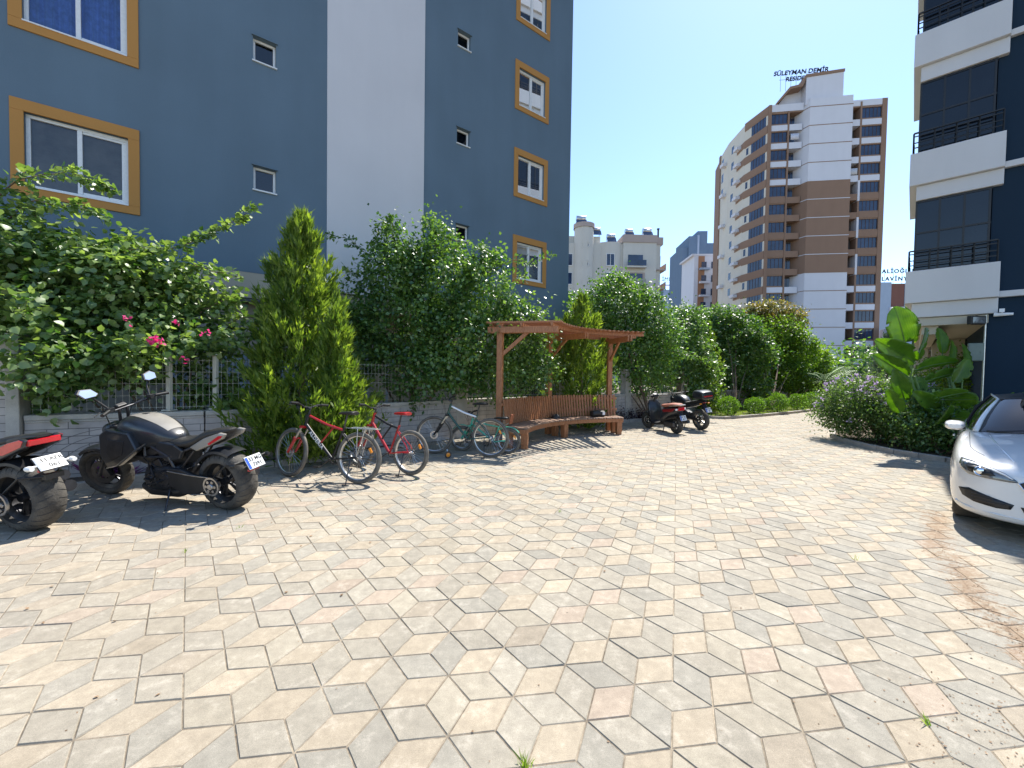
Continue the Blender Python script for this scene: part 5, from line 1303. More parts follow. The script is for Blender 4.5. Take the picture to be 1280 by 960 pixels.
# ------------------------------------------------------------------ scooter and touring motorcycle by the far bed
def scooter(label, rear, front):
    rear = Vector((*rear,0)); front = Vector((*front,0)); d = front-rear; L = d.length; hz = math.atan2(d.y,d.x)
    t = thing('scooter', label, 'scooter', rear, hz); t.rotation_euler = (R_(-5),0,hz)
    R = .24; ax = Vector((0,0,R)); fx = Vector((L,0,R))
    mwheel(t, Matrix.Translation(ax), R, .13, .13, 5, rim='alu', disc=.09); 
    S = Matrix.Translation(fx) @ Matrix.Rotation(R_(15),4,'Z') @ Matrix.Translation(-fx)
    mwheel(t, S @ Matrix.Translation(fx), R, .11, .13, 5, rim='alu', disc=.1)
    mb = MB(); mb.sloft([(-.22,0,.66,.07,.05,2.6),(-.12,0,.63,.15,.11,2.6),(.1,0,.60,.19,.15,2.8),(.32,0,.52,.19,.2,3),(.46,0,.42,.17,.16,3),(.52,0,.34,.14,.08,3)], 22); mb.build('rear_body', M['blackgl'], t, smooth=True)
    mb = MB(); mb.sloft([(-.16,0,.48,.12,.06,3),(.1,0,.44,.16,.09,3),(.42,0,.34,.15,.09,3)], 16); mb.build('lower_body', M['black'], t, smooth=True)
    mb = MB(); mb.sloft([(.44,0,.26,.15,.06,4),(.6,0,.22,.19,.035,4),(.86,0,.22,.19,.035,4),(.95,0,.28,.16,.06,4)], 16); mb.build('footboard', M['black'], t, smooth=True)
    mb = MB(); mb.sloft([(.88,0,.40,.20,.18,3.4),(.93,0,.60,.21,.22,3.4),(.99,0,.66,.19,.24,3),(1.04,0,.66,.12,.2,2.6)], 22); mb.build('leg_shield', M['blackgl'], t, smooth=True)
    mb = MB(); arcfend(mb, fx, R+.02, .14, .4, 2.4); mb.build('front_fender', M['blackgl'], t, smooth=True)
    mb = MB(); mb.tube([fx+Vector((-.02,.07,0)), fx+Vector((-.2,.05,.45))], .02, 8); mb.tube([fx+Vector((-.02,-.07,0)), fx+Vector((-.2,-.05,.45))], .02, 8); mb.build('fork', M['dsteel'], t, smooth=True)
    mb = MB(); mb.sloft([(-.24,0,.80,.08,.03,2.6),(-.12,0,.80,.14,.045,2.6),(.12,0,.79,.16,.05,2.6),(.28,0,.76,.15,.05,2.6),(.46,0,.75,.11,.04,2.6)], 20); mb.build('seat', M['tanseat'], t, smooth=True)
    mb = MB(); mb.tube([(.1,.14,.76),(-.18,.15,.80),(-.30,.08,.81),(-.30,-.08,.81),(-.18,-.15,.80),(.1,-.14,.76)], .014, 8); mb.build('grab_rail', M['steel'], t, smooth=True)
    for s in (-1,1):
        mb = MB(); mb.prism([(.34,.66),(.30,.58),(-.05,.62),(-.20,.70),(-.18,.73),(0,.70)], s*.165, s*.19); mb.build('side_stripe', M['dred'], t, bevel=.008)
    mb = MB(); mb.box((-.235,0,.70),(.05,.20,.09)); mb.build('tail_light', M['redlens'], t, bevel=.02, seg=3)
    for s in (-1,1):
        mb = MB(); mb.box((-.2,s*.13,.69),(.05,.06,.05)); mb.build('turn_signal', M['pvc'], t, bevel=.012)
    mb = MB(); mb.prism([(-.2,.60),(-.28,.46),(-.33,.36),(-.29,.35),(-.2,.47),(-.14,.58)], -.07, .07); mb.build('rear_mudflap', M['black'], t, bevel=.006)
    platebox(t, (-.30,0,.46), .19, .14, R_(22), ('33 ZC','417'))
    mb = MB(); c = Vector((.86,0,.98)); mb.tube([(.95,0,.82), c], .03, 10); mb.tube([c+Vector((-.1,-.34,.03)), c+Vector((0,-.12,.04)), c+Vector((0,.12,.04)), c+Vector((-.1,.34,.03))], .016, 8); mb.sloft([(.82,0,1.0,.08,.04,3),(.9,0,1.01,.12,.06,3),(.97,0,.99,.08,.05,3)], 14)
    hb_ = mb.build('handlebar', M['blackgl'], t, smooth=True)
    for s in (-1,1):
        mb = MB(); mb.tube([c+Vector((-.06,s*.2,.04)), c+Vector((-.03,s*.28,.2))], .007, 6); mb.lathe([(.001,.015),(.05,.012),(.055,0),(.05,-.01)], 16, c+Vector((-.03,s*.3,.24)), 'x'); mr = mb.build('mirror', M['black'], t, smooth=True)
        mb = MB(); mb.lathe([(.001,-.012),(.047,-.0115)], 16, c+Vector((-.03,s*.3,.24)), 'x'); mb.build('mirror_glass', M['chrome'], mr)
    mb = MB(); mb.tube([(.2,-.17,.28),(-.05,-.2,.3),(-.25,-.2,.34)], [.03,.05,.048], 12); mb.build('exhaust', M['dsteel'], t, smooth=True)
    mb = MB(); mb.box((.08,.15,.27),(.42,.1,.16)); mb.build('engine', M['dsteel'], t, bevel=.03, seg=3)
    mb = MB(); mb.tube([(.35,.12,.2),(.3,.22,.02)], .012, 6); mb.build('side_stand', M['dsteel'], t)
scooter('red and black scooter with a tan seat parked beside the dark low hedge', (4.54,11.27), (4.18,12.48))

def naked(label, rear, front):
    rear = Vector((*rear,0)); front = Vector((*front,0)); d = front-rear; L = d.length; hz = math.atan2(d.y,d.x)
    t = thing('motorcycle', label, 'motorcycle', rear, hz); t.rotation_euler = (R_(-6),0,hz)
    R = .31; ax = Vector((0,0,R)); fx = Vector((L,0,R))
    mwheel(t, Matrix.Translation(ax), R, .16, .215, 5, rim='steel', disc=.11); mwheel(t, Matrix.Translation(fx), R, .12, .215, 5, disc=.15, dside=0)
    hd = Vector((L-.36,0,.88))
    mb = MB()
    for s in (-1,1): mb.tube([fx+Vector((0,s*.09,0)), hd+Vector((0,s*.09,.04))], .024, 10)
    mb.build('fork', M['dsteel'], t, smooth=True)
    mb = MB(); arcfend(mb, fx, R+.02, .13, .8, 2.4); mb.build('front_fender', M['blackgl'], t, smooth=True)
    mb = MB(); mb.sloft([(.50,0,.80,.10,.05,2.6),(.62,0,.86,.16,.11,2.6),(.85,0,.89,.18,.14,2.6),(1.02,0,.86,.13,.10,2.6)], 22); mb.build('fuel_tank', M['blackgl'], t, smooth=True)
    mb = MB(); mb.sloft([(.62,0,.78,.12,.05,2.6),(.4,0,.77,.15,.05,2.6),(.2,0,.82,.14,.05,2.6),(-.05,0,.86,.11,.04,2.6),(-.15,0,.87,.07,.03,2.6)], 20); mb.build('seat', M['leather'], t, smooth=True)
    mb = MB(); mb.sloft([(.5,0,.68,.12,.07,3),(.2,0,.74,.13,.07,3),(-.1,0,.81,.10,.05,3),(-.25,0,.86,.05,.02,3)], 18); mb.build('tail_body', M['blackgl'], t, smooth=True)
    mb = MB(); mb.box((-.21,0,.835),(.03,.12,.04)); mb.build('tail_light', M['redlens'], t, bevel=.01)
    mb = MB(); mb.sloft([(.4,0,.38,.13,.10,3),(.6,0,.38,.19,.17,3),(.85,0,.36,.17,.15,3),(.92,0,.36,.12,.1,3)], 20)
    for k in range(6): mb.box((.82,0,.54+.022*k),(.18,.26,.011))
    mb.build('engine', M['dsteel'], t, smooth=True)
    mb = MB(); mb.prism([(.5,.42),(.5,.33),(0,.27),(-.06,.31),(0,.35)], .10, .14); mb.prism([(.5,.42),(.5,.33),(0,.27),(-.06,.31),(0,.35)], -.14, -.10); mb.build('swingarm', M['black'], t, bevel=.008)
    mb = MB(); mb.tube([(.7,-.1,.25),(.3,-.18,.25),(-.1,-.2,.36)], [.03,.05,.055], 12); mb.build('exhaust', M['steel'], t, smooth=True)
    mb = MB(); mb.prism([(-.15,.80),(-.34,.56),(-.30,.54),(-.08,.76)], -.07, .07); mb.build('rear_mudguard', M['black'], t, bevel=.006)
    platebox(t, (-.34,0,.62), .19, .14, R_(25), ('33 APK','29'))
    mb = MB(); mb.sloft([(-.36,0,1.00,.14,.05,4),(-.34,0,1.03,.20,.11,4),(-.2,0,1.06,.235,.13,4),(.0,0,1.06,.23,.13,4),(.06,0,1.04,.18,.1,4)], 26); tb = mb.build('top_box', M['blackgl'], t, smooth=True)
    mb = MB(); mb.box((-.355,0,1.02),(.02,.30,.035)); mb.build('box_reflector', M['redlens'], tb, bevel=.006)
    mb = MB(); mb.tube([(.1,.1,.86),(-.1,.12,.9),(-.25,.1,.92)], .012, 6); mb.tube([(.1,-.1,.86),(-.1,-.12,.9),(-.25,-.1,.92)], .012, 6); mb.build('luggage_rack', M['dsteel'], t)
    c = hd+Vector((-.05,0,.16)); mb = MB(); mb.tube([hd+Vector((0,0,.02)), c], .02, 8); mb.tube([c+Vector((-.12,-.36,.02)), c+Vector((0,-.12,.0)), c+Vector((0,.12,.0)), c+Vector((-.12,.36,.02))], .015, 8); mb.sloft([(hd.x+.0,0,.88,.1,.1,2.5),(hd.x+.16,0,.86,.09,.1,2.5),(hd.x+.2,0,.86,.05,.06,2.5)], 14); mb.build('handlebar', M['black'], t, smooth=True)
    for s in (-1,1):
        mb = MB(); mb.tube([c+Vector((-.06,s*.22,.02)), c+Vector((-.02,s*.3,.18))], .007, 6); mb.box(c+Vector((-.02,s*.33,.21)), (.03,.13,.075)); mr = mb.build('mirror', M['black'], t, bevel=.012)
        mb = MB(); mb.box(c+Vector((-.037,s*.33,.21)), (.003,.11,.06)); mb.build('mirror_glass', M['chrome'], mr)
        mb = MB(); mb.box((-.2,s*.14,.80),(.04,.06,.035)); mb.build('turn_signal', M['amber'], t, bevel=.01)
    mb = MB(); mb.tube([(.5,.1,.25),(.45,.24,.02)], .012, 6); mb.build('side_stand', M['dsteel'], t)
naked('black motorcycle with a large top box parked nearest the round clipped shrubs', (5.62,12.15), (5.22,13.5))

# ------------------------------------------------------------------ white car at the right edge
def car():
    cor = Vector((4.86,4.50,0)); fw = Vector((-.748,-.664,0)).normalized(); rg = Vector((fw.y,-fw.x,0))
    nose = cor - rg*.86 + fw*.32; L2 = 2.32
    org = nose - fw*L2
    t = thing('parked_car', 'white saloon car at the right edge, half in the shade of the building', 'car', org, math.atan2(fw.y, fw.x))
    # section: x, half width at sill, half width at belt, sill z, widest z, belt z, centre z
    S_ = [(2.335,.30,.30,.25,.42,.58,.60),(2.31,.52,.50,.21,.42,.66,.68),(2.24,.70,.66,.19,.42,.71,.735),(2.08,.82,.77,.18,.44,.755,.80),(1.85,.86,.81,.18,.48,.80,.865),(1.5,.875,.82,.18,.52,.86,.935),(1.1,.88,.81,.18,.55,.90,.985),(.75,.88,.80,.18,.56,.93,1.0),
          (.2,.88,.80,.18,.58,.95,.99),(-.5,.88,.80,.18,.60,.97,1.0),(-1.1,.88,.80,.18,.62,.985,1.02),(-1.6,.87,.78,.19,.62,.995,1.05),(-2.0,.83,.73,.22,.62,.99,1.05),(-2.22,.75,.66,.27,.60,.95,1.01),(-2.31,.6,.52,.33,.58,.88,.92),(-2.33,.3,.3,.4,.56,.8,.83)]
    mb = MB(); vs = []; n = 0
    for (x, ws, wb, zs, zw, zb, zc) in S_:
        ring = [(0,zs-.01),(ws*.75,zs-.01),(ws*.965,zs+.03),(ws*.995,(zs*.6+zw*.4)),(ws*1.0+.008,zw),(ws*.99,zw*.45+zb*.55),(wb*1.03,zb-.035),(wb*.96,zb+.012),(wb*.72,zb+(zc-zb)*.55),(wb*.36,zb+(zc-zb)*.92),(0,zc)]
        full = ring + [(-y,z) for y, z in ring[-2:0:-1]]
        n = len(full); vs += [(x,y*1.025,z) for y, z in full]
    fs = []
    for i in range(len(S_)-1):
        for j in range(n): fs.append((i*n+j,i*n+(j+1)%n,(i+1)*n+(j+1)%n,(i+1)*n+j))
    fs += [tuple(range(n-1,-1,-1)), tuple((len(S_)-1)*n+j for j in range(n))]
    mb.add(vs, fs); body = mb.build('body', M['carpaint'], t, smooth=True, sub=2, angle=180)
    # cut the wheel arches
    cut = MB()
    for x in (1.42,-1.28):
        for s in (-1,1): cut.lathe([(.001,s*.55),(.355,s*.55),(.355,s*1.0),(.001,s*1.0)], 40, (x,0,.32))
    cutter = cut.build('cutter', M['black']); md = body.modifiers.new('b','BOOLEAN'); md.object = cutter; md.operation = 'DIFFERENCE'; md.solver = 'EXACT'
    cutter.parent = t
    bpy.context.view_layer.update(); dg = bpy.context.evaluated_depsgraph_get()
    nm = bpy.data.meshes.new_from_object(body.evaluated_get(dg)); body.modifiers.clear(); body.data = nm; bpy.data.objects.remove(cutter)
    nm.materials.clear(); nm.materials.append(M['carpaint']); nm.polygons.foreach_set('use_smooth', [True]*len(nm.polygons)); nm.set_sharp_from_angle(angle=R_(35))
    bm = bmesh.new(); bm.from_mesh(nm); bvh = BVHTree.FromBMesh(bm); bm.free()
    def patch(name, poly, axis, m, off=.004, parent=t, thick=.006, step=.035):
        """outline in (y,z) seen from the front ('x'), (x,z) from the side ('y+','y-') or (x,y) from above, laid onto the body"""
        from mathutils.geometry import delaunay_2d_cdt
        us = [p[0] for p in poly]; vs_ = [p[1] for p in poly]; pts = [Vector(p) for p in poly]; nb = len(pts)
        dense = []; 
        for i in range(nb):
            a, b = pts[i], pts[(i+1)%nb]; k = max(1, int((b-a).length/step))
            dense += [a.lerp(b, q/k) for q in range(k)]
        nb = len(dense); P = list(dense); a = min(us)+step/2
        while a < max(us):
            b = min(vs_)+step/2
            while b < max(vs_):
                if inpoly(a, b, [tuple(q) for q in dense]) and min((Vector((a,b))-q).length for q in dense) > step*.4: P.append(Vector((a,b)))
                b += step
            a += step
        r = delaunay_2d_cdt(P, [], [list(range(nb))], 1, 1e-5)
        V = []
        for p in r[0]:
            if axis == 'x': o_, d_ = Vector((4,p[0],p[1])), Vector((-1,0,0))
            elif axis == 'y+': o_, d_ = Vector((p[0],3,p[1])), Vector((0,-1,0))
            elif axis == 'y-': o_, d_ = Vector((p[0],-3,p[1])), Vector((0,1,0))
            elif axis == 'b': o_, d_ = Vector((-4,p[0],p[1])), Vector((1,0,0))
            else: o_, d_ = Vector((p[0],p[1],3)), Vector((0,0,-1))
            h = bvh.ray_cast(o_, d_)
            V.append(h[0]+h[1]*off if h[0] is not None else o_+d_*(2.2 if axis in ('x','b') else 2.2))
        mb = MB(); mb.add(V, [tuple(f) for f in r[2]])
        o = mb.build(name, m, parent, smooth=True)
        if thick: md = o.modifiers.new('s','SOLIDIFY'); md.thickness = thick; md.offset = 0
        return o
    for s in (-1,1):
        f = lambda P: [(s*a,b) for a,b in P]
        hl = patch('headlight', f([(.80,.755),(.72,.745),(.60,.715),(.50,.675),(.43,.625),(.42,.605),(.47,.60),(.62,.605),(.74,.615),(.80,.655),(.815,.70)]), 'x', M['lampglass'], .004)
        patch('lamp_housing', f([(.765,.70),(.70,.705),(.60,.685),(.56,.64),(.66,.63),(.74,.645)]), 'x', M['black'], .009, hl, .002)
        patch('daytime_strip', f([(.785,.74),(.70,.73),(.58,.70),(.50,.668),(.45,.635),(.46,.63),(.51,.658),(.59,.688),(.70,.716),(.785,.722)]), 'x', M['white'], .010, hl, .003, .02)
        # projector
        h = bvh.ray_cast(Vector((4,s*.665,.667)), Vector((-1,0,0)))[0]
        mb = MB(); mb.lathe([(.001,.014),(.022,.012),(.034,.006)], 20, h+Vector((.008,0,0)), 'x'); mb.build('projector', M['chrome'], hl, smooth=True)
        mb = MB(); mb.lathe([(.034,.004),(.046,.013),(.05,.004)], 20, h+Vector((.008,0,0)), 'x'); mb.build('projector_ring', M['chrome'], hl, smooth=True)
        ik = patch('side_intake', f([(.81,.455),(.74,.475),(.60,.43),(.44,.385),(.46,.335),(.55,.325),(.70,.345),(.78,.385)]), 'x', M['black'], .003)
        mb = MB()
        for z in (.37,.40,.43):
            p = [bvh.ray_cast(Vector((4,s*y,z)), Vector((-1,0,0)))[0] for y in (.50+(z-.37)*2.2,.6,.72)]; mb.tube([q+Vector((.012,0,0)) for q in p], .004, 5)
        mb.build('intake_slat', M['dsteel'], ik)
        p = [bvh.ray_cast(Vector((4,s*y,z)), Vector((-1,0,0)))[0] for y, z in ((.83,.30),(.74,.275),(.55,.262),(.3,.25),(0,.246))]
        mb = MB(); mb.tube([q+Vector((.006,0,0)) for q in p], [.012,.012,.010,.009,.009], 8); mb.build('lip_trim', M['carpaint'], t, smooth=True)
        # wheels
        for x in (1.42,-1.28):
            mb = MB(); T = Matrix.Translation((x,s*.752,.32)); mb.T = T; 
            mb.lathe([(.215,-.1),(.235,-.1),(.22,-.08),(.20,0),(.22,.09),(.235,.1),(.215,.1),(.19,.06),(.18,-.06)], 40, closed_prof=True)
            for k in range(5):
                a = 2*PI*k/5
                for da in (-.16,.16): mb.bar((.03*math.cos(a),s*.07,.03*math.sin(a)), (.20*math.cos(a+da),s*.085,.20*math.sin(a+da)), .026, .02, up=(0,1,0))
            mb.lathe([(.001,s*.09),(.05,s*.088),(.06,s*.06)], 16)
            wh = mb.build('wheel', M['alu'], t, smooth=True, angle=35)
            mb = MB(); mb.T = T; mb.lathe([(.228,-.10),(.29,-.112),(.312,-.095),(.322,-.04),(.322,.04),(.312,.095),(.29,.112),(.228,.10)], 48, closed_prof=True); mb.build('tyre', M['rubber'], wh, smooth=True)
        # door lines, handle, glass outline trims
        mb = MB()
        def sd(x,z): return bvh.ray_cast(Vector((x,s*3,z)), Vector((0,-s,0)))[0]
        for line_ in ([(.72,.28),(.70,.5),(.66,.7),(.62,.93)],[(-.35,.28),(-.35,.6),(-.38,.95)],[(-1.0,.6),(-1.05,.95)],[(.72,.28),(.0,.26),(-.9,.27)]):
            pts = []
            for a, b in zip(line_[:-1], line_[1:]):
                for k in range(5): pts.append((a[0]+(b[0]-a[0])*k/5, a[1]+(b[1]-a[1])*k/5))
            pts.append(line_[-1]); q = [sd(*p) for p in pts]; q = [p for p in q if p is not None]
            mb.tube([p+Vector((0,s*.0005,0)) for p in q], .003, 4)
        mb.build('door_gap', M['black'], t)
        mb = MB(); h = sd(-.15,.80); mb.tube([h+Vector((-.09,s*.03,0)),h+Vector((.09,s*.03,0))], .011, 8); mb.build('door_handle', M['carpaint'], t, smooth=True)
        mb = MB(); q = Vector((.52,s*.895,.985))
        mb.sloft([(.44,q.y,q.z,.085,.05,2.8),(.47,q.y,q.z+.003,.098,.064,2.8),(.55,q.y+s*.0,q.z,.09,.056,2.6),(.60,q.y,q.z-.005,.06,.03,2.4)], 18); mr = mb.build('wing_mirror', M['carpaint'], t, smooth=True)
        mb = MB(); mb.bar((.52,s*.80,.955),(.53,s*.86,.965),.07,.03); mb.build('mirror_foot', M['black'], mr)
        mb = MB(); mb.add([(.438,q.y-.08,q.z-.04),(.438,q.y+.08,q.z-.04),(.438,q.y+.085,q.z+.04),(.438,q.y-.085,q.z+.04)],[(0,1,2,3)]); mb.build('mirror_glass', M['chrome'], mr)
        # hood crease
        mb = MB(); pts = []
        for k in range(9):
            x = .85+1.25*k/8; y = s*(.60-.16*(k/8)**2); h = bvh.ray_cast(Vector((x,y,3)), Vector((0,0,-1)))[0]; pts.append(h+Vector((0,0,-.002)))
        mb.tube(pts, .008, 6); mb.build('hood_crease', M['carpaint'], t, smooth=True)
        # hood shut line
        mb = MB(); pts = []
        for k in range(14):
            x = .80+1.18*k/13; y = s*(.76-.02*k/13-.10*max(0,(k-9)/4)**2); h = bvh.ray_cast(Vector((x,y,3)), Vector((0,0,-1)))[0]; pts.append(h+Vector((0,0,.0005)))
        mb.tube(pts, .0028, 4); mb.build('hood_gap', M['black'], t)
        patch('tail_lamp', f([(.72,.84),(.45,.83),(.43,.76),(.70,.74)]), 'b', M['redlens'], .004)
        tl = [(.0,.02)]
    gr = patch('grille', [(-.42,.60),(-.36,.635),(0,.645),(.36,.635),(.42,.60),(.36,.50),(.20,.44),(0,.43),(-.20,.44),(-.36,.50)], 'x', M['black'], .004)
    def fx_(y,z): 
        h = bvh.ray_cast(Vector((4,y,z)), Vector((-1,0,0)))[0]; return h
    mb = MB()
    for s in (-1,1): mb.tube([fx_(s*y,z)+Vector((.012,0,0)) for y,z in ((.10,.545),(.2,.553),(.33,.565))], .011, 8)
    mb.build('grille_bar', M['chrome'], gr, smooth=True)
    mb = MB(); rim_ = [(-.42,.60),(-.36,.635),(0,.645),(.36,.635),(.42,.60),(.36,.50),(.20,.44),(0,.43),(-.20,.44),(-.36,.50)]
    mb.tube([fx_(*p)+Vector((.008,0,0)) for p in rim_], .007, 6, closed=True); mb.build('grille_frame', M['chrome'], gr, smooth=True)
    mb = MB(); mb.T = Matrix.Translation(fx_(0,.54)+Vector((.03,0,0)))
    mb.lathe([(.075,-.008),(.088,-.008),(.088,.008),(.075,.008)], 32, axis='x', closed_prof=True)
    for a in (90,210,330): mb.tube([(0,0,0),(0,.078*math.cos(R_(a)),.078*math.sin(R_(a)))], [.012,.003], 5)
    mb.build('emblem', M['chrome'], gr, smooth=True)
    mb = MB(); dots = 0
    for i in range(-9,10):
        for j in range(5):
            y, z = i*.042+(j%2)*.02, .46+.036*j
            if inpoly(y, z, rim_): h = fx_(y,z); mb.box(h+Vector((.010,0,0)), (.004,.008,.008)); dots += 1
    mb.build('grille_studs', M['chrome'], gr)
    li = patch('lower_intake', [(-.40,.375),(.40,.375),(.36,.285),(-.36,.285)], 'x', M['black'], .003)
    pp = fx_(0,.405); mb = MB(); mb.box(pp+Vector((.012,0,0)), (.008,.52,.11)); pl = mb.build('number_plate', M['plate'], t, bevel=.003)
    mb = MB(); mb.box(pp+Vector((.017,-.24,0)), (.002,.04,.108)); mb.build('blue_band', M['plateblue'], pl)
    # greenhouse
    base = [(1.02,0,.985),(.98,.40,.975),(.82,.70,.955),(.30,.775,.955),(-.4,.785,.965),(-1.1,.76,.985),(-1.55,.66,1.01),(-1.78,.35,1.05),(-1.82,0,1.055)]
    roof = [(.36,0,1.375),(.33,.30,1.368),(.22,.515,1.345),(-.1,.555,1.375),(-.5,.56,1.385),(-.95,.545,1.35),(-1.2,.50,1.30),(-1.3,.28,1.285),(-1.32,0,1.29)]
    def mir(P): return P + [(x,-y,z) for x,y,z in P[-2:0:-1]]
    Bq, Rq = mir(base), mir(roof); n = len(Bq)
    mb = MB(); K = 6; vs = []
    for k in range(K+1):
        q = k/K; bul = .035*math.sin(PI*q)
        for a, b in zip(Bq, Rq):
            p = Vector(a).lerp(Vector(b), q); o_ = Vector((p.x+.4, p.y*1.3, 0)).normalized(); vs.append(p+o_*bul)
    fs = [(k*n+j,k*n+(j+1)%n,(k+1)*n+(j+1)%n,(k+1)*n+j) for k in range(K) for j in range(n)]
    mb.add(vs, fs); gh = mb.build('window_glass', M['carglass'], t, smooth=True, angle=50)
    def gp(i, q):
        a, b = Bq[i], Rq[i]; p = Vector(a).lerp(Vector(b), q); o_ = Vector((p.x+.4, p.y*1.3, 0)).normalized(); return p+o_*(.035*math.sin(PI*q)+.004)
    mb = MB(); vs = [Vector(p)+Vector((0,0,.004)) for p in Rq]; c1 = [Vector((p[0]*.55-.2,p[1]*.55,1.425 if -1.1 < p[0] < .3 else 1.40)) for p in Rq]
    fs = [(j,(j+1)%n,(j+1)%n+n,j+n) for j in range(n)] + [tuple(range(n,2*n))]
    mb.add(vs+c1, fs); rf = mb.build('roof', M['blackgl'], t, smooth=True, sub=0, angle=180)
    for s in (-1,1):
        ia = 2 if s > 0 else n-2
        mb = MB(); mb.tube([gp(ia,q/6)+Vector((0,s*.006,0)) for q in range(0,7)]+[Vector(Rq[3 if s>0 else n-3])+Vector((0,s*.01,.012)),Vector(Rq[4 if s>0 else n-4])+Vector((0,s*.01,.012)),Vector(Rq[5 if s>0 else n-5])+Vector((0,s*.01,.012)),gp(6 if s>0 else n-6,.8),gp(6 if s>0 else n-6,.4),gp(6 if s>0 else n-6,.0)], [.028,.028,.026,.024,.022,.018]+[.014]*4+[.03]*3, 8)
        mb.build('pillar', M['carpaint'], t, smooth=True, angle=180)
        mb = MB(); mb.tube([gp(4 if s>0 else n-4,q/6) for q in range(7)], .022, 6); mb.build('middle_pillar', M['black'], t, smooth=True)
        mb = MB(); mb.tube([Vector(Bq[i if s>0 else n-i])+Vector((0,s*.012,.006)) for i in range(2,7)], .009, 6); mb.build('belt_trim', M['chrome'], t, smooth=True)
    mb = MB(); mb.tube([Vector((1.03,y,.985)) if abs(y)<.3 else Vector((.97-.1*(abs(y)-.3),y,.972)) for y in (-.62,-.4,-.2,0,.2,.4,.62)], .014, 6); mb.build('cowl_trim', M['black'], t, smooth=True)
    for y0, y1 in ((-.55,-.05),(.05,.55)):
        mb = MB(); mb.tube([(1.05,y0,.985),(.98,(y0+y1)/2,1.018),(.93,y1,1.035)], .007, 5); mb.build('wiper', M['black'], t)
    mb = MB(); mb.box((0,0,.2),(4.0,1.3,.08)); mb.build('underbody', M['black'], t)
    return t
car()
# ------------------------------------------------------------------ vegetation
def PX(px, py, Y): return tuple(at(px, py, Y))
def blobs_px(L): return [(PX(px, py, Y), (rx, ry, rz)) for (px, py, Y, rx, ry, rz) in L]
def shoots(name, m, parent, paths, L, W, kind, seed, dens=90, spread=.05, r=.008):
    rng = np.random.default_rng(seed)
    for pi_, path in enumerate(paths):
        path = [Vector(p) for p in path]; fine_ = []; mb = MB()
        for i in range(len(path)-1):
            for k in range(5):
                q = k/5; a, b = path[i], path[i+1]; fine_.append(a.lerp(b, q)+Vector((rng.normal(),rng.normal(),rng.normal()))*.012)
        fine_.append(path[-1]); mb.tube(fine_, [r*(1-.8*i/len(fine_)) for i in range(len(fine_))], 5)
        ln = sum((b-a).length for a, b in zip(fine_[:-1], fine_[1:]))
        P, D, O = shoot_pts(rng, [tuple(p) for p in fine_], int(dens*ln), spread)
        nor = np.array([0,0,.9])+rng.normal(size=P.shape)*.4; dr = O*14 + D*.6 + rng.normal(size=P.shape)*.3 + np.array([0,0,-.25])
        lf = leaf_mesh('shoot_foliage', m, parent, P, dr, nor, L, W, kind, seed+pi_)
        mb.build('stem', M['bark'], lf, smooth=True)

# 1 the sprawling vine
vine = thing('climbing_vine', 'sprawling large leaved vine with a few pink flowers spilling over the wall above the motorcycles', 'vine', (0,0,0))
vb = blobs_px([(-60,350,5.9,1.0,.7,.85),(40,320,6.2,1.0,.8,.50),(110,345,6.4,.95,.8,.42),(175,345,6.8,.9,.8,.42),(235,372,7.1,.75,.6,.32),(60,385,6.2,1.1,.7,.45),(150,405,6.5,1.0,.7,.42),(235,415,6.9,.7,.6,.30),
               (30,430,5.9,.6,.5,.30),(110,455,6.1,.85,.5,.33),(190,455,6.5,.6,.5,.30),(275,438,7.1,.36,.35,.22),(318,418,7.3,.22,.3,.12),(80,490,6.0,.35,.3,.25),(270,478,6.9,.30,.28,.22),(300,500,6.9,.25,.2,.2),(250,500,6.7,.22,.2,.15),(90,450,5.5,.5,.22,.28),(150,440,5.75,.55,.22,.26),(35,450,5.25,.4,.22,.25),(210,438,6.1,.45,.22,.20),(80,488,5.5,.30,.16,.2),(265,430,6.5,.4,.2,.2),(20,400,5.4,.5,.3,.3)])
crown('foliage', M['l_vine'], vine, vb, 19000, .088, .085, 'heart', 11, clump=.12, shell=.4, up=1.1, droop=.45, per=22)
limbs('trunk', M['bark'], vine, (-5.35,6.55,.05), [PX(190,400,6.6), PX(120,400,6.4), PX(250,420,6.9), PX(40,380,6.1), PX(60,450,6.0)], .045, 2)
shoots('shoot', M['l_vine'], vine, [[PX(-40,280,6.0),PX(20,225,6.0),PX(85,213,6.0),PX(142,238,6.0)],[PX(-30,300,6.1),PX(40,252,6.1),PX(90,256,6.1),PX(136,273,6.1)],[PX(70,340,6.4),PX(150,312,6.5),PX(225,310,6.6),PX(280,285,6.7),PX(321,255,6.7)],
   [PX(190,350,6.8),PX(235,330,6.8),PX(270,340,6.8),PX(300,345,6.8)],[PX(0,330,6.1),PX(50,290,6.1),PX(40,255,6.1)],[PX(120,340,6.4),PX(150,305,6.4),PX(158,296,6.4)],[PX(250,420,7.0),PX(300,398,7.2),PX(340,395,7.3),PX(400,362,7.3)],[PX(250,390,7.0),PX(280,375,7.0),PX(297,380,7.0)],
   [PX(60,470,5.9),PX(45,500,5.85),PX(60,525,5.85)],[PX(215,470,6.6),PX(235,500,6.6),PX(262,515,6.6)],[PX(290,470,6.9),PX(292,500,6.9),PX(288,525,6.9)]], .085, .08, 'heart', 12, dens=130, spread=.065, r=.012)
def flower_cl(label, spots, parent=None, m='pink', L=.05, n=26, sp=.05, seed=5, name='flower'):
    rng = np.random.default_rng(seed); P = np.concatenate([np.array(s)+rng.normal(size=(n,3))*sp for s in spots])
    return leaf_mesh(name, M[m], parent, P, rng.normal(size=P.shape)+np.array([0,-.6,.1]), rng.normal(size=P.shape)+np.array([.2,-1,.6]), L, L, 'kite', seed)
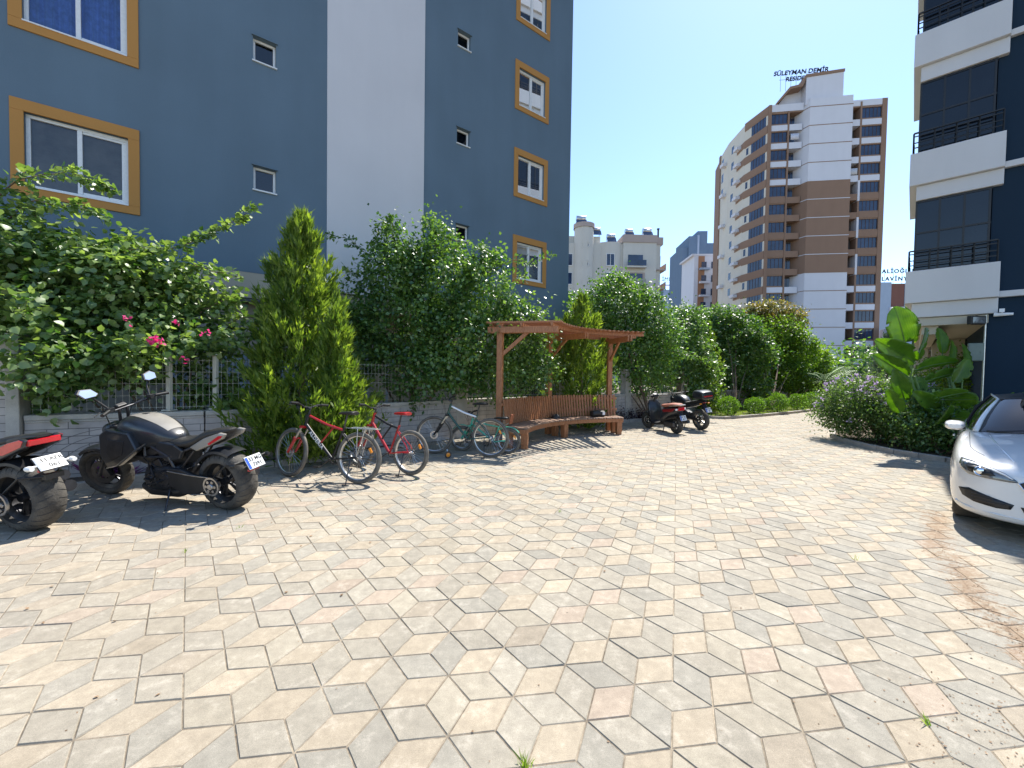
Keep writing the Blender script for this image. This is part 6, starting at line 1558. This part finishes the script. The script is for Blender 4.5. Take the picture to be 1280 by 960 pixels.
flower_cl('', [PX(196,425,5.62)], vine, n=36, sp=.035)
for i_, q_ in enumerate([PX(156,399,5.55), PX(222,402,5.85), PX(259,417,6.05), PX(232,450,5.85)]): flower_cl('', [q_], vine, n=6, sp=.025, seed=6+i_)

# 2 conifers
def conifer(label, base, H, R, seed, m='l_con', n=230, per=34, L=.15, W=.05, prof=None, lean=(0,0), group=None, name='cypress_tree', z0=.15, extra=()):
    t = thing(name, label, 'tree', (base[0], base[1], 0), 0, group); rng = np.random.default_rng(seed)
    prof = prof or (lambda q: (min(1,(q+.04)/.16)**.6)*(1-q)**.75+.03)
    P = []; D = []; N_ = []
    tops = [((0,0), z0, H, R, n)] + list(extra)
    for (off, zz, h, r_, k_) in tops:
        q = rng.uniform(0, 1, k_)**1.25; ph = rng.uniform(0, 2*PI, k_)
        for a, b in zip(q, ph):
            rad = r_*prof(a)*rng.choice([rng.uniform(.6,1.0), rng.uniform(.95,1.35)]); zc = zz + (h-zz)*a
            dirv = np.array([math.cos(b), math.sin(b), rng.uniform(.7,1.3)+1.1*a]); dirv /= np.linalg.norm(dirv)
            ln = rng.uniform(.32,.6)*(.6+.4*(1-a))*min(1, r_/.8+.2)
            tip = np.array([off[0]+lean[0]*a+math.cos(b)*rad, off[1]+lean[1]*a+math.sin(b)*rad, zc+.12])
            u_ = rng.uniform(0, 1, per)[:,None]
            pos = tip - dirv*ln*(1-u_) + rng.normal(size=(per,3))*.055*(1.25-u_)*min(1,ln/.4)
            dd = dirv + rng.normal(size=(per,3))*.38 + np.array([0,0,.25])
            P.append(pos); D.append(dd); N_.append(np.cross(dirv, rng.normal(size=(per,3)))+np.array([math.cos(b),math.sin(b),.3])*.6)
        # darker inner fill
        k2 = k_*7; q = rng.uniform(0, .93, k2); ph = rng.uniform(0, 2*PI, k2); rr = r_*np.array([prof(x) for x in q])*np.sqrt(rng.uniform(0,.55,k2))
        P.append(np.stack([off[0]+lean[0]*q+np.cos(ph)*rr, off[1]+lean[1]*q+np.sin(ph)*rr, zz+(h-zz)*q], 1)); D.append(rng.normal(size=(k2,3))+np.array([0,0,1])); N_.append(rng.normal(size=(k2,3)))
    P = np.concatenate(P); D = np.concatenate(D); N_ = np.concatenate(N_); keep = P[:,2] > .04
    leaf_mesh('crown', M[m], t, P[keep], D[keep], N_[keep], L, W, 'spray', seed)
    mb = MB(); mb.tube([(0,0,-.05),(0,0,H*.4),(lean[0]*.9,lean[1]*.9,H*.88)], [.07,.05,.012], 8); mb.build('trunk', M['bark'], t, smooth=True)
    return t
conifer('tall feathery yellow green cypress behind the lettered bicycle', (-3.80,7.45), 4.3, 1.12, 21, n=430, per=40, L=.19, W=.036,
        prof=lambda q: float(np.interp(q, [0,.08,.25,.38,.5,.7,.85,1], [.75,1.0,.95,.66,.56,.46,.30,.05])), extra=[((.78,-.38), .35, 2.55, .55, 150), ((-.45,-.3), .3, 2.1, .5, 90)])
conifer('dense cypress standing right behind the bench between its posts', (2.05,12.25), 3.82, .86, 22, n=280, per=38, L=.18, W=.04, prof=lambda q: float(np.interp(q, [0,.1,.55,.75,.9,1], [.85,1,.92,.62,.35,.05])), extra=[((-.75,-.2), 1.4, 3.15, .28, 50)])
conifer('small feathery cypress among the far shrubs', (8.95,18.9), 3.95, .8, 23, n=150, per=24, L=.16, W=.06)
conifer('dark green cypress right behind the black motorcycle with the box', (7.95,17.4), 2.65, .68, 24, n=170, per=26, L=.15, W=.05, prof=lambda q: (1-q)**.4*.9+.05)
conifer('blue grey feathery pine beyond the lilac flowered bush', (16.9,18.6), 3.7, .95, 25, m='l_pine', n=150, per=26, L=.2, W=.035, name='pine_tree')

# 3 broadleaf bushes and trees
def broad(label, base, blobs, n, L, W, m, seed, kind='kite', clump=.16, cat='shrub', name='shrub', tr=.05, sh=None, group=None, up=.6, droop=.4, per=26, shell=.5, trunk=True, floor=None):
    t = thing(name, label, cat, (0,0,0), 0, group)
    crown('foliage' if cat != 'tree' else 'crown', M[m], t, blobs, n, L, W, kind, seed, clump=clump, up=up, droop=droop, per=per, shell=shell, floor=floor)
    if trunk: limbs('trunk', M['bark'], t, (*base, -.02), [b[0] for b in blobs[:6]], tr, seed)
    if sh: shoots('shoot', M[m], t, sh, L*1.05, W*1.05, kind, seed+3, dens=85, spread=.06)
    return t
b2 = blobs_px([(548,350,9.6,.85,.8,.85),(488,345,9.4,.72,.7,.75),(605,372,9.6,.75,.7,.7),(505,410,9.3,1.05,.9,.75),(590,425,9.5,1.15,.9,.75),(450,395,9.3,.45,.5,.55),(650,420,9.9,.65,.6,.75),(455,445,9.1,.45,.5,.5),(530,465,9.2,1.2,.8,.5),(620,470,9.7,.85,.6,.45),
               (487,298,9.4,.28,.3,.42),(545,292,9.6,.32,.35,.38),(520,325,9.5,.4,.4,.4),(610,325,9.6,.3,.3,.28),(675,465,9.9,.4,.4,.4)])
broad('huge glossy hibiscus bush towering over the wall behind the bicycles', (-2.35,9.35), b2, 36000, .088, .066, 'l_bush', 31, clump=.13, cat='shrub', name='hibiscus_bush', tr=.06, per=32, up=.9,
   sh=[[PX(470,330,9.2),PX(440,300,9.2),PX(410,294,9.2)],[PX(600,345,9.4),PX(640,325,9.4),PX(665,328,9.4),PX(693,317,9.4)],[PX(640,400,9.7),PX(655,385,9.7),PX(664,366,9.7)],[PX(488,300,9.3),PX(492,272,9.3)],[PX(540,295,9.5),PX(536,272,9.5)],[PX(440,420,9.1),PX(428,370,9.0),PX(432,335,9.0)],[PX(640,350,9.5),PX(662,340,9.5)],[PX(560,300,9.5),PX(590,305,9.5),PX(625,330,9.5)],
       [PX(520,490,9.0),PX(516,520,8.95)],[PX(620,500,9.5),PX(628,520,9.5)]])
b5 = blobs_px([(770,385,14.6,1.1,1.0,1.0),(808,400,14.6,.85,.9,.95),(742,395,14.8,.75,.8,.85),(790,430,14.5,1.2,1.0,.85),(830,430,14.8,.6,.7,.8),(755,440,14.9,.9,.8,.7),(765,355,14.8,.45,.5,.4),(812,470,14.4,.8,.7,.55)])
broad('rounded dark leafy tree behind the right end of the pergola', (4.85,14.25), b5, 19000, .105, .078, 'l_dark', 32, cat='tree', name='leafy_tree', tr=.05, clump=.17, group='trees and shrubs along the boundary wall')
broad('loose leafy tree glimpsed between the blue building and the cypress', (2.2,17.5), blobs_px([(705,430,17,1.0,.9,1.0),(725,390,17.5,.8,.8,.9),(690,460,17,.9,.8,.8),(660,470,16,1,.8,.8)]), 6000, .12, .09, 'l_dark', 33, cat='tree', name='leafy_tree', group='trees and shrubs along the boundary wall')
broad('bushy shrub with a long arching branch above the parked scooter', (6.3,15.6), blobs_px([(850,420,17.5,1.07,0.9,1.02),(835,450,16.8,0.965,0.8,0.857),(868,445,17.1,0.75,0.8,0.643),(850,480,16.8,0.965,0.7,0.643),(858,395,17.7,0.536,0.5,0.429),(880,480,17.3,0.643,0.6,0.857)]), 12000, .115, .085, 'l_bush', 34, group='trees and shrubs along the boundary wall',
      sh=[[PX(840,440,15.2),PX(870,445,15.0),PX(895,455,14.9),PX(908,458,14.9)]])
broad('tall round shrub in the middle of the far hedge', (9.8,18.0), blobs_px([(920,420,21.1,1.26,1,1.14),(905,400,21.3,0.8,0.7,0.686),(940,440,20.9,1.14,0.9,1.14),(915,465,20.6,1.26,0.9,1.14),(890,425,21.3,0.8,0.7,0.914),(940,485,20.4,0.914,0.7,0.686),(905,495,20.2,0.8,0.6,0.571)]), 19000, .13, .10, 'l_dark', 35, group='trees and shrubs along the boundary wall')
broad('shrub with reddish tips in front of the tall tower', (12.4,21), blobs_px([(962,392,25.2,1.3,1,0.648),(985,400,25.2,1.06,0.9,0.707),(940,395,25.2,0.707,0.6,0.589)]), 8000, .14, .08, 'l_red', 36, group='trees and shrubs along the boundary wall')
broad('yellow green shrub right of the reddish tipped one', (12.6,20), blobs_px([(975,420,24,1.41,1,1.06),(1000,440,24,1.06,0.9,1.06),(955,450,23.5,1.06,0.8,1.18),(985,470,23.3,1.3,0.9,0.943),(950,430,24,0.707,0.6,0.707)]), 15000, .14, .10, 'l_yel', 37, group='trees and shrubs along the boundary wall')
broad('light green shrub at the far end of the hedge', (14.6,21.5), blobs_px([(1015,452,25.8,1.06,0.8,0.943),(1000,480,25.2,0.943,0.7,0.589),(1025,475,25.8,0.943,0.7,0.648)]), 9000, .14, .10, 'l_yel', 38, group='trees and shrubs along the boundary wall')
broad('dark broad shrub filling the gap left of the far round shrub', (8.6,18.6), blobs_px([(875,430,22.2,0.929,0.8,0.929),(880,400,22.4,0.58,0.6,0.58),(1000,490,24.8,0.696,0.5,0.464)]), 6500, .13, .10, 'l_bush', 39, group='trees and shrubs along the boundary wall')
# far belt of green that closes the view behind the garden
t = thing('tree_belt', 'far belt of trees closing the view under the tall tower', 'trees'); 
crown('foliage', M['l_dark'], t, [((x, y, z), (3.2, 2.0, z*.95)) for x, y, z in [(14,32,2.0),(19,33,2.2),(24,34,1.9),(29,35,2.3),(34,36,2.1),(40,38,2.4),(47,40,2.6),(8,30,2.4),(3,27,2.4),(54,43,2.8)]], 16000, .3, .24, 'kite', 40, clump=.45, shell=.6, per=30); t['kind'] = 'stuff'

# palms at the far end of the path
def frond(mb, base, az, ln, rise, droop, wd, rnd):
    d = Vector((math.cos(az), math.sin(az), 0)); sd = Vector((-d.y, d.x, 0)); pts = []
    for k in range(9):
        q = k/8; pts.append(Vector(base)+d*ln*q+Vector((0,0,rise*q-droop*q*q)))
    for k in range(8):
        p, q_ = pts[k], pts[k+1]
        for s in (-1,1):
            for j in (0,.5):
                b = p.lerp(q_, j); l = wd*math.sin(PI*min(.97,(k+j+.6)/8.6))**.6
                mb.add([b, b+d*.05, b+sd*s*l+d*l*.55+Vector((0,0,-l*.25))], [(0,1,2)])
    mb.tube(pts, [.02*(1-.8*i/8) for i in range(9)], 4)
def palm(label, base, h, n, ln, seed, m):
    t = thing('palm_plant', label, 'palm', (base[0],base[1],0), 0, 'far palms'); rnd = random.Random(seed); mb = MB()
    for k in range(n):
        a = 2*PI*k/n+rnd.uniform(-.2,.2); e = rnd.uniform(.3,1.0); frond(mb, (0,0,h), a, ln*rnd.uniform(.8,1.1)*(1.1-.4*e), ln*e, ln*rnd.uniform(.35,.6), .32*ln, rnd)
    mb.build('fronds', m, t); mb = MB(); mb.tube([(0,0,-.05),(0,0,h)], [.1,.08], 8); mb.build('trunk', M['bark'], t, smooth=True)
pm = mat('palm_frond', (.06,.16,.02), .5, c2=(.15,.27,.04), scale=2)
palm('palm like plant with upright fronds left of the blue grey pine', (17.0,22.5), 1.4, 13, 1.7, 1, pm)
palm('low palm like plant at the far end of the hedge', (18.6,24.5), 1.3, 12, 1.8, 2, pm)
palm('palm like plant peeping over the lilac flowered bush', (16.8,20.2), .7, 11, 1.3, 3, pm)

# round clipped shrubs
def ball(x, y, r, label, seed, z=None, m='l_box'):
    r *= .9
    t = thing('round_shrub', label, 'shrub', (x, y, 0), 0, 'clipped round shrubs along the far kerb'); rng = np.random.default_rng(seed); n = int(2600*(r/.4)**2)
    u_ = unit(rng.normal(size=(n,3))); lump = 1+.06*np.sin(u_[:,0]*7+seed)+.05*np.sin(u_[:,2]*9+seed*2)
    P = u_*(r*rng.uniform(.72,1.04,n)*lump)[:,None]*np.array([1,1,.92]) + np.array([0,0,r*.95+.08]); P = P[P[:,2] > .1]; O = P-np.array([0,0,r+.05])
    leaf_mesh('foliage', M[m], t, P, unit(O)+rng.normal(size=P.shape)*.6+np.array([0,0,.3]), unit(O)+rng.normal(size=P.shape)*.5, .05, .035, 'kite', seed)
    mb = MB(); mb.tube([(0,0,-.02),(0,0,r)], .025, 6); mb.build('stem', M['bark'], t)
ball(8.42,16.0,.43,'round clipped shrub nearest the motorcycles by the kerb corner',51); ball(10.0,16.95,.39,'second round clipped shrub from the kerb corner',52); ball(11.6,17.95,.47,'largest round clipped shrub, third along the kerb',53)
ball(13.4,19.3,.43,'fourth round clipped shrub along the far kerb',54); ball(15.1,20.7,.46,'fifth round clipped shrub before the lilac bush hides the kerb',55); ball(17.2,22.3,.45,'farthest round clipped shrub, partly behind the lilac bush',56)
ball(10.9,18.2,.36,'loose untrimmed shrub behind the third round shrub',57,m='l_bush')

# lilac flowered bush on the island
pbz = [((8.72,10.45,1.02),(.72,.75,.58)),((9.35,10.1,1.05),(.75,.8,.55)),((9.0,9.55,.95),(.6,.6,.55)),((8.8,10.2,.55),(.65,.7,.5)),((9.3,9.5,.55),(.65,.6,.5)),((9.9,10.4,.9),(.7,.7,.6)),((8.55,10.75,.75),(.5,.5,.5))]
pbush = broad('large rounded bush covered in small lilac flowers on the kerbed island', (9.1,10.1), pbz, 30000, .062, .034, 'l_pur', 61, clump=.13, name='flowering_bush', cat='flowering bush', per=26, shell=.55, up=.4, floor=.1)
rng = np.random.default_rng(62); spots = []
for k in range(150):
    c, r = pbz[rng.integers(0,3)] if k < 120 else pbz[rng.integers(3,7)]
    u_ = unit(rng.normal(size=3)); u_[2] = abs(u_[2])*(1 if k < 120 else .3)
    if k < 120 and u_[0] > .4 and u_[1] > .2: u_[0] *= -1
    u_ = unit(u_); spots.append(np.array(c)+u_*np.array(r)*rng.uniform(.98,1.16))
o = flower_cl('', spots, pbush, 'purple', .045, 9, .022, 63)
broad('thin dark stemmed shrub between lilac bush and car', (8.95,8.6), [((8.85,8.75,.65),(.42,.45,.5)),((9.15,8.3,.5),(.45,.4,.42)),((8.75,9.15,.9),(.35,.35,.45)),((9.4,7.9,.45),(.45,.4,.38))], 9000, .07, .045, 'l_bush', 64, clump=.14)

# bird-of-paradise plants with paddle leaves
def paddle(parent, stem0, base, tip, W_, side, m, bend=.12, fold=.22, petiole=True, splits=0, seed=0):
    base = Vector(base); tip = Vector(tip); ax = tip-base; L_ = ax.length; ax.normalize(); side = Vector(side); side = (side-ax*side.dot(ax)).normalized(); up_ = side.cross(ax)
    mb = MB(); nu, nv = 16, 8; rnd = random.Random(seed); vs = []; ce = []
    def prof(q): return (math.sin(PI*min(1,q*.96+.03))**.55)*(1-.15*q)
    ph = rnd.uniform(0, 6)
    for i in range(nu+1):
        q = i/nu; c = base+ax*L_*q - up_*bend*L_*q*q*1.4
        for j in range(nv+1):
            s = -1+2*j/nv; w_h = W_/2*prof(q)*(1+.03*math.sin(q*19+ph+s))
            vs.append(c+side*s*w_h+up_*(abs(s)**1.3*w_h*fold*1.6)+up_*.012*math.sin(q*40+abs(s)*3+ph)*abs(s))
    fs = []
    cuts = set()
    for _ in range(splits): cuts.add((rnd.randrange(3, nu-1), rnd.choice((0,1))))
    for i in range(nu):
        for j in range(nv):
            if (i, 0) in cuts and j < 3 or (i, 1) in cuts and j > 4: 
                if j in (0, nv-1): continue
            a = i*(nv+1)+j; fs.append((a, a+1, a+nv+2, a+nv+1))
    mb.add(vs, fs); bl_ = mb.build('leaf', m, parent, smooth=True, angle=80)
    md = bl_.modifiers.new('s','SOLIDIFY'); md.thickness = .0015
    mb = MB(); pts = [base+ax*L_*q/6-up_*bend*L_*(q/6)**2*1.4-up_*.006 for q in range(7)]
    if petiole: s0 = Vector(stem0); pts = [s0, s0.lerp(base,.5)+Vector((0,0,.08)), base-ax*.05]+pts
    mb.tube(pts, [.016*(1-.75*i/(len(pts)-1)) for i in range(len(pts))], 6); mb.build('petiole', M['petiole'], bl_, smooth=True)
def ban_mat(name, c1, c2, tr):
    m, nt, b, out = nodes(name); N = nt.nodes; L = nt.links; tc = N.new('ShaderNodeTexCoord')
    n = N.new('ShaderNodeTexNoise'); n.inputs['Scale'].default_value = 5; n.inputs['Detail'].default_value = 8; L.new(tc.outputs['Object'], n.inputs['Vector'])
    wv = N.new('ShaderNodeTexWave'); wv.inputs['Scale'].default_value = 16; wv.inputs['Distortion'].default_value = 1.5; L.new(tc.outputs['Object'], wv.inputs['Vector'])
    mm = N.new('ShaderNodeMath'); mm.operation = 'MULTIPLY_ADD'; mm.inputs[1].default_value = .25; L.new(wv.outputs['Fac'], mm.inputs[0]); L.new(n.outputs['Fac'], mm.inputs[2])
    cr = N.new('ShaderNodeValToRGB'); e = cr.color_ramp.elements; e[0].position = .35; e[1].position = .85; e[0].color = (*c1,1); e[1].color = (*c2,1); L.new(mm.outputs[0], cr.inputs[0])
    L.new(cr.outputs[0], b.inputs['Base Color']); b.inputs['Roughness'].default_value = .3
    t_ = N.new('ShaderNodeBsdfTranslucent'); mu = N.new('ShaderNodeMix'); mu.data_type = 'RGBA'; mu.blend_type = 'MULTIPLY'; mu.inputs[0].default_value = 1; L.new(cr.outputs[0], mu.inputs[6]); mu.inputs[7].default_value = (4.2,3.6,.8,1); L.new(mu.outputs[2], t_.inputs[0])
    mx = N.new('ShaderNodeMixShader'); mx.inputs[0].default_value = tr; L.new(b.outputs[0], mx.inputs[1]); L.new(t_.outputs[0], mx.inputs[2]); L.new(mx.outputs[0], out.inputs[0])
    return m
M['banana'] = ban_mat('paddle_leaf', (.06,.13,.015), (.13,.22,.03), .45); M['petiole'] = mat('leaf_stalk', (.12,.2,.06), .45)
b1 = thing('bird_of_paradise', 'tall plant with big glossy paddle leaves rising from the island', 'tropical plant')
st0 = (8.95,8.95,.05); top1 = PX(1138,470,8.9)
mb = MB(); 
for dx in (-.06,.0,.07): mb.tube([(8.95+dx,8.95,.0),(8.95+dx*1.5,8.93,.6),(top1[0]+dx*1.4,top1[1],top1[2])], [.05,.04,.025], 8)
mb.build('stem', M['petiole'], b1, smooth=True)
for i, (b_, t_, Yb, Yt, w_h, sd) in enumerate([((1131,428),(1122,384),8.9,8.8,.62,(1,-.35,0)),((1142,428),(1142,381),9.1,9.2,.42,(1,.6,0)),((1143,452),(1104,428),8.8,8.5,.50,(.2,-.4,1)),((1143,448),(1168,412),9.0,9.2,.48,(.8,.7,-.3)),((1134,470),(1101,446),8.8,8.5,.42,(.3,-.3,1)),((1131,500),(1121,464),8.7,8.5,.36,(1,-.2,0)),
      ((1142,500),(1152,470),8.9,8.9,.34,(.8,-.6,0)),((1150,480),(1195,458),9.0,9.3,.36,(.2,-.6,1)),((1145,462),(1185,446),9.1,9.5,.4,(.1,-.7,1)),((1150,505),(1205,484),8.6,8.3,.42,(.1,-.7,.8)),((1126,515),(1112,490),8.6,8.4,.30,(1,-.3,.2))]):
    paddle(b1, top1 if i in (0,1,2,3,8) else (8.95,8.93,.7), PX(*b_,Yb), PX(*t_,Yt), w_h, sd, M['banana'], seed=i, splits=2)
b2_ = thing('bird_of_paradise', 'second plant with arching paddle leaves closer to the dark blue wall', 'tropical plant')
s2_ = Vector((10.2,9.3,.3)); mb = MB(); mb.tube([(10.2,9.3,0),(10.2,9.3,.9),PX(1186,470,9.6)], [.06,.05,.03], 8); mb.build('stem', M['petiole'], b2_, smooth=True)
for i, (b_, t_, Yb, Yt, w_h, sd) in enumerate([((1178,442),(1177,408),9.8,9.9,.30,(1,-.2,0)),((1186,452),(1196,424),9.6,9.7,.26,(1,.2,0)),((1204,468),(1212,428),9.2,9.3,.36,(1,.3,0)),((1192,478),(1215,448),9.0,8.9,.34,(.9,-.3,.3)),((1180,500),(1228,500),8.6,8.0,.40,(.2,-.3,1)),((1172,512),(1150,492),8.6,8.3,.36,(.4,-.2,1)),((1180,520),(1222,528),8.4,7.8,.42,(.2,-.4,1)),((1170,530),(1195,508),8.3,8.0,.36,(.6,-.2,.6))]):
    paddle(b2_, (10.0,9.2,.4), PX(*b_,Yb), PX(*t_,Yt), w_h, sd, M['banana'], seed=20+i, splits=3)
broad('light leafy shrub glimpsed under the balcony between the paddle leaves', (13.4,12.5), blobs_px([(1200,470,12.5,.6,.6,.45),(1180,480,12.2,.6,.6,.4),(1218,460,13,.5,.5,.6),(1165,470,13,.6,.6,.5)]), 4200, .08, .05, 'l_yel', 66)
broad('dark ground shrub in the shade beside the car', (10.2,7.9), [((10.0,8.1,.4),(.7,.6,.42)),((10.8,7.4,.4),(.6,.6,.4)),((9.7,8.8,.45),(.5,.5,.4)),((11.2,8.3,.5),(.7,.6,.5))], 9000, .09, .06, 'l_dark', 67)
# low dark hedge along the wall and burgundy plant
hb = [((3.2+.42*k*.9, 13.72+.30*k*.95, .16), (.3,.26,.22)) for k in range(9)]
broad('low dark burgundy hedge at the foot of the wall right of the bench', (4,14.2), hb, 5200, .05, .035, 'l_burg', 68, name='low_hedge', cat='hedge', trunk=False, floor=.03, clump=.08)
t = thing('bedding_plant', 'purple leaved plant in the bed behind the front wheel of the black motorcycle', 'plant', (-5.62,5.75,0)); rng = np.random.default_rng(9); n = 46
P = rng.normal(size=(n,3))*np.array([.10,.08,.02])+np.array([0,0,.08]); leaf_mesh('foliage', leafmat('violet_leaf', (.09,.02,.10), (.22,.06,.22), .3, .35), t, P, P*np.array([9,9,0])+rng.normal(size=P.shape)*.3+np.array([0,0,1.1]), rng.normal(size=P.shape)+np.array([0,-.6,.3]), .26, .045, 'blade', 9)
# fallen leaves and scraps in the bed and grass
def scatter(name, poly, n, L, W, m, seed, kind, z, up=True, kindtag='stuff'):
    rng = np.random.default_rng(seed); xs = [p[0] for p in poly]; ys = [p[1] for p in poly]; P = []
    while len(P) < n:
        x, y = rng.uniform(min(xs), max(xs)), rng.uniform(min(ys), max(ys))
        if inpoly(x, y, poly): P.append((x, y, z))
    P = np.array(P); d = rng.normal(size=P.shape)*(.45 if up else 1); d[:,2] = (1 if up else .05); nn = rng.normal(size=P.shape); 
    if not up: nn = nn*.25+np.array([0,0,1])
    o = leaf_mesh(name, M[m], None, P, d, nn, L, W, kind, seed); tag(o, kind='stuff'); return o
o = scatter('grass', [(7.9,15.5),(10.4,16.95),(15.5,20.7),(22,27),(20,28),(8,17.6),(6.8,16.1)], 16000, .07, .010, 'l_grass', 71, 'blade', .05)
M['l_dry'] = leafmat('dry_leaf', (.2,.12,.06), (.36,.24,.14), .1, .7, (1,1,1))
scatter('leaf_litter', [(-9,2.9),(-5.8,5.3),(-4,6.85),(-2.1,8.9),(-2.3,9.1),(-4.9,6.45),(-6.6,5.5),(-9,4.2)], 900, .05, .03, 'l_dry', 72, 'kite', .06, False)
scatter('leaf_litter', [(8.25,10.2),(8.3,8.2),(9.3,7),(10,8),(9.5,10.5)], 400, .05, .03, 'l_dry', 73, 'kite', .06, False)
# tufts of weed in the paving joints
rng = np.random.default_rng(74); sp = [gnd(655,957), gnd(300,660), gnd(520,600), gnd(1070,700), gnd(230,690), gnd(1160,905), gnd(700,640)]
P = np.concatenate([np.array([[p.x,p.y,-.005]])+rng.normal(size=(k,3))*np.array([.012,.012,0]) for p, k in zip(sp, (26,6,6,5,6,8,5))]); d = rng.normal(size=P.shape)*.5; d[:,2] = 1
o = leaf_mesh('weed_tufts', M['l_grass'], None, P, d, rng.normal(size=P.shape), .05, .006, 'blade', 74); tag(o, kind='stuff')
# grit and crumbs on the paving beside the car
rng = np.random.default_rng(75); n = 1500; i = rng.integers(0, len(SOIL)-1, n); f = rng.uniform(0,1,n); A_ = np.array(SOIL)
P2 = A_[i]+(A_[i+1]-A_[i])*f[:,None]+rng.normal(size=(n,2))*.13*rng.exponential(1,(n,1)); B_ = np.array(SOIL2); j = rng.integers(0, len(SOIL2)-1, 300); f = rng.uniform(0,1,300)
P2 = np.concatenate([P2, B_[j]+(B_[j+1]-B_[j])*f[:,None]+rng.normal(size=(300,2))*.22*rng.exponential(1,(300,1)), np.stack([rng.uniform(-3,4,260), rng.uniform(.9,6,260)],1)])
P = np.concatenate([P2, np.full((len(P2),1), .002)], 1)
o = leaf_mesh('grit', M['l_dry'], None, P, np.concatenate([rng.normal(size=(len(P),2)), np.full((len(P),1),.1)],1), rng.normal(size=P.shape)*.3+np.array([0,0,1]), .009, .007, 'kite', 75, .7); tag(o, kind='stuff')

scatter('fallen_leaves', [(-4,4.4),(-1,5.0),(1,7.5),(4,10.5),(7,9),(7.8,8),(5,5.5),(2,3),(-3,1.5),(-5,3)], 90, .03, .02, 'l_dry', 81, 'kite', .006, False)
scatter('fallen_leaves', [(-5.2,5.5),(-3.2,5.9),(-1.4,7.6),(-.3,8.6),(-1.3,9.3),(-2.4,7.8),(-4.2,6.3)], 130, .035, .022, 'l_dry', 82, 'kite', .006, False)
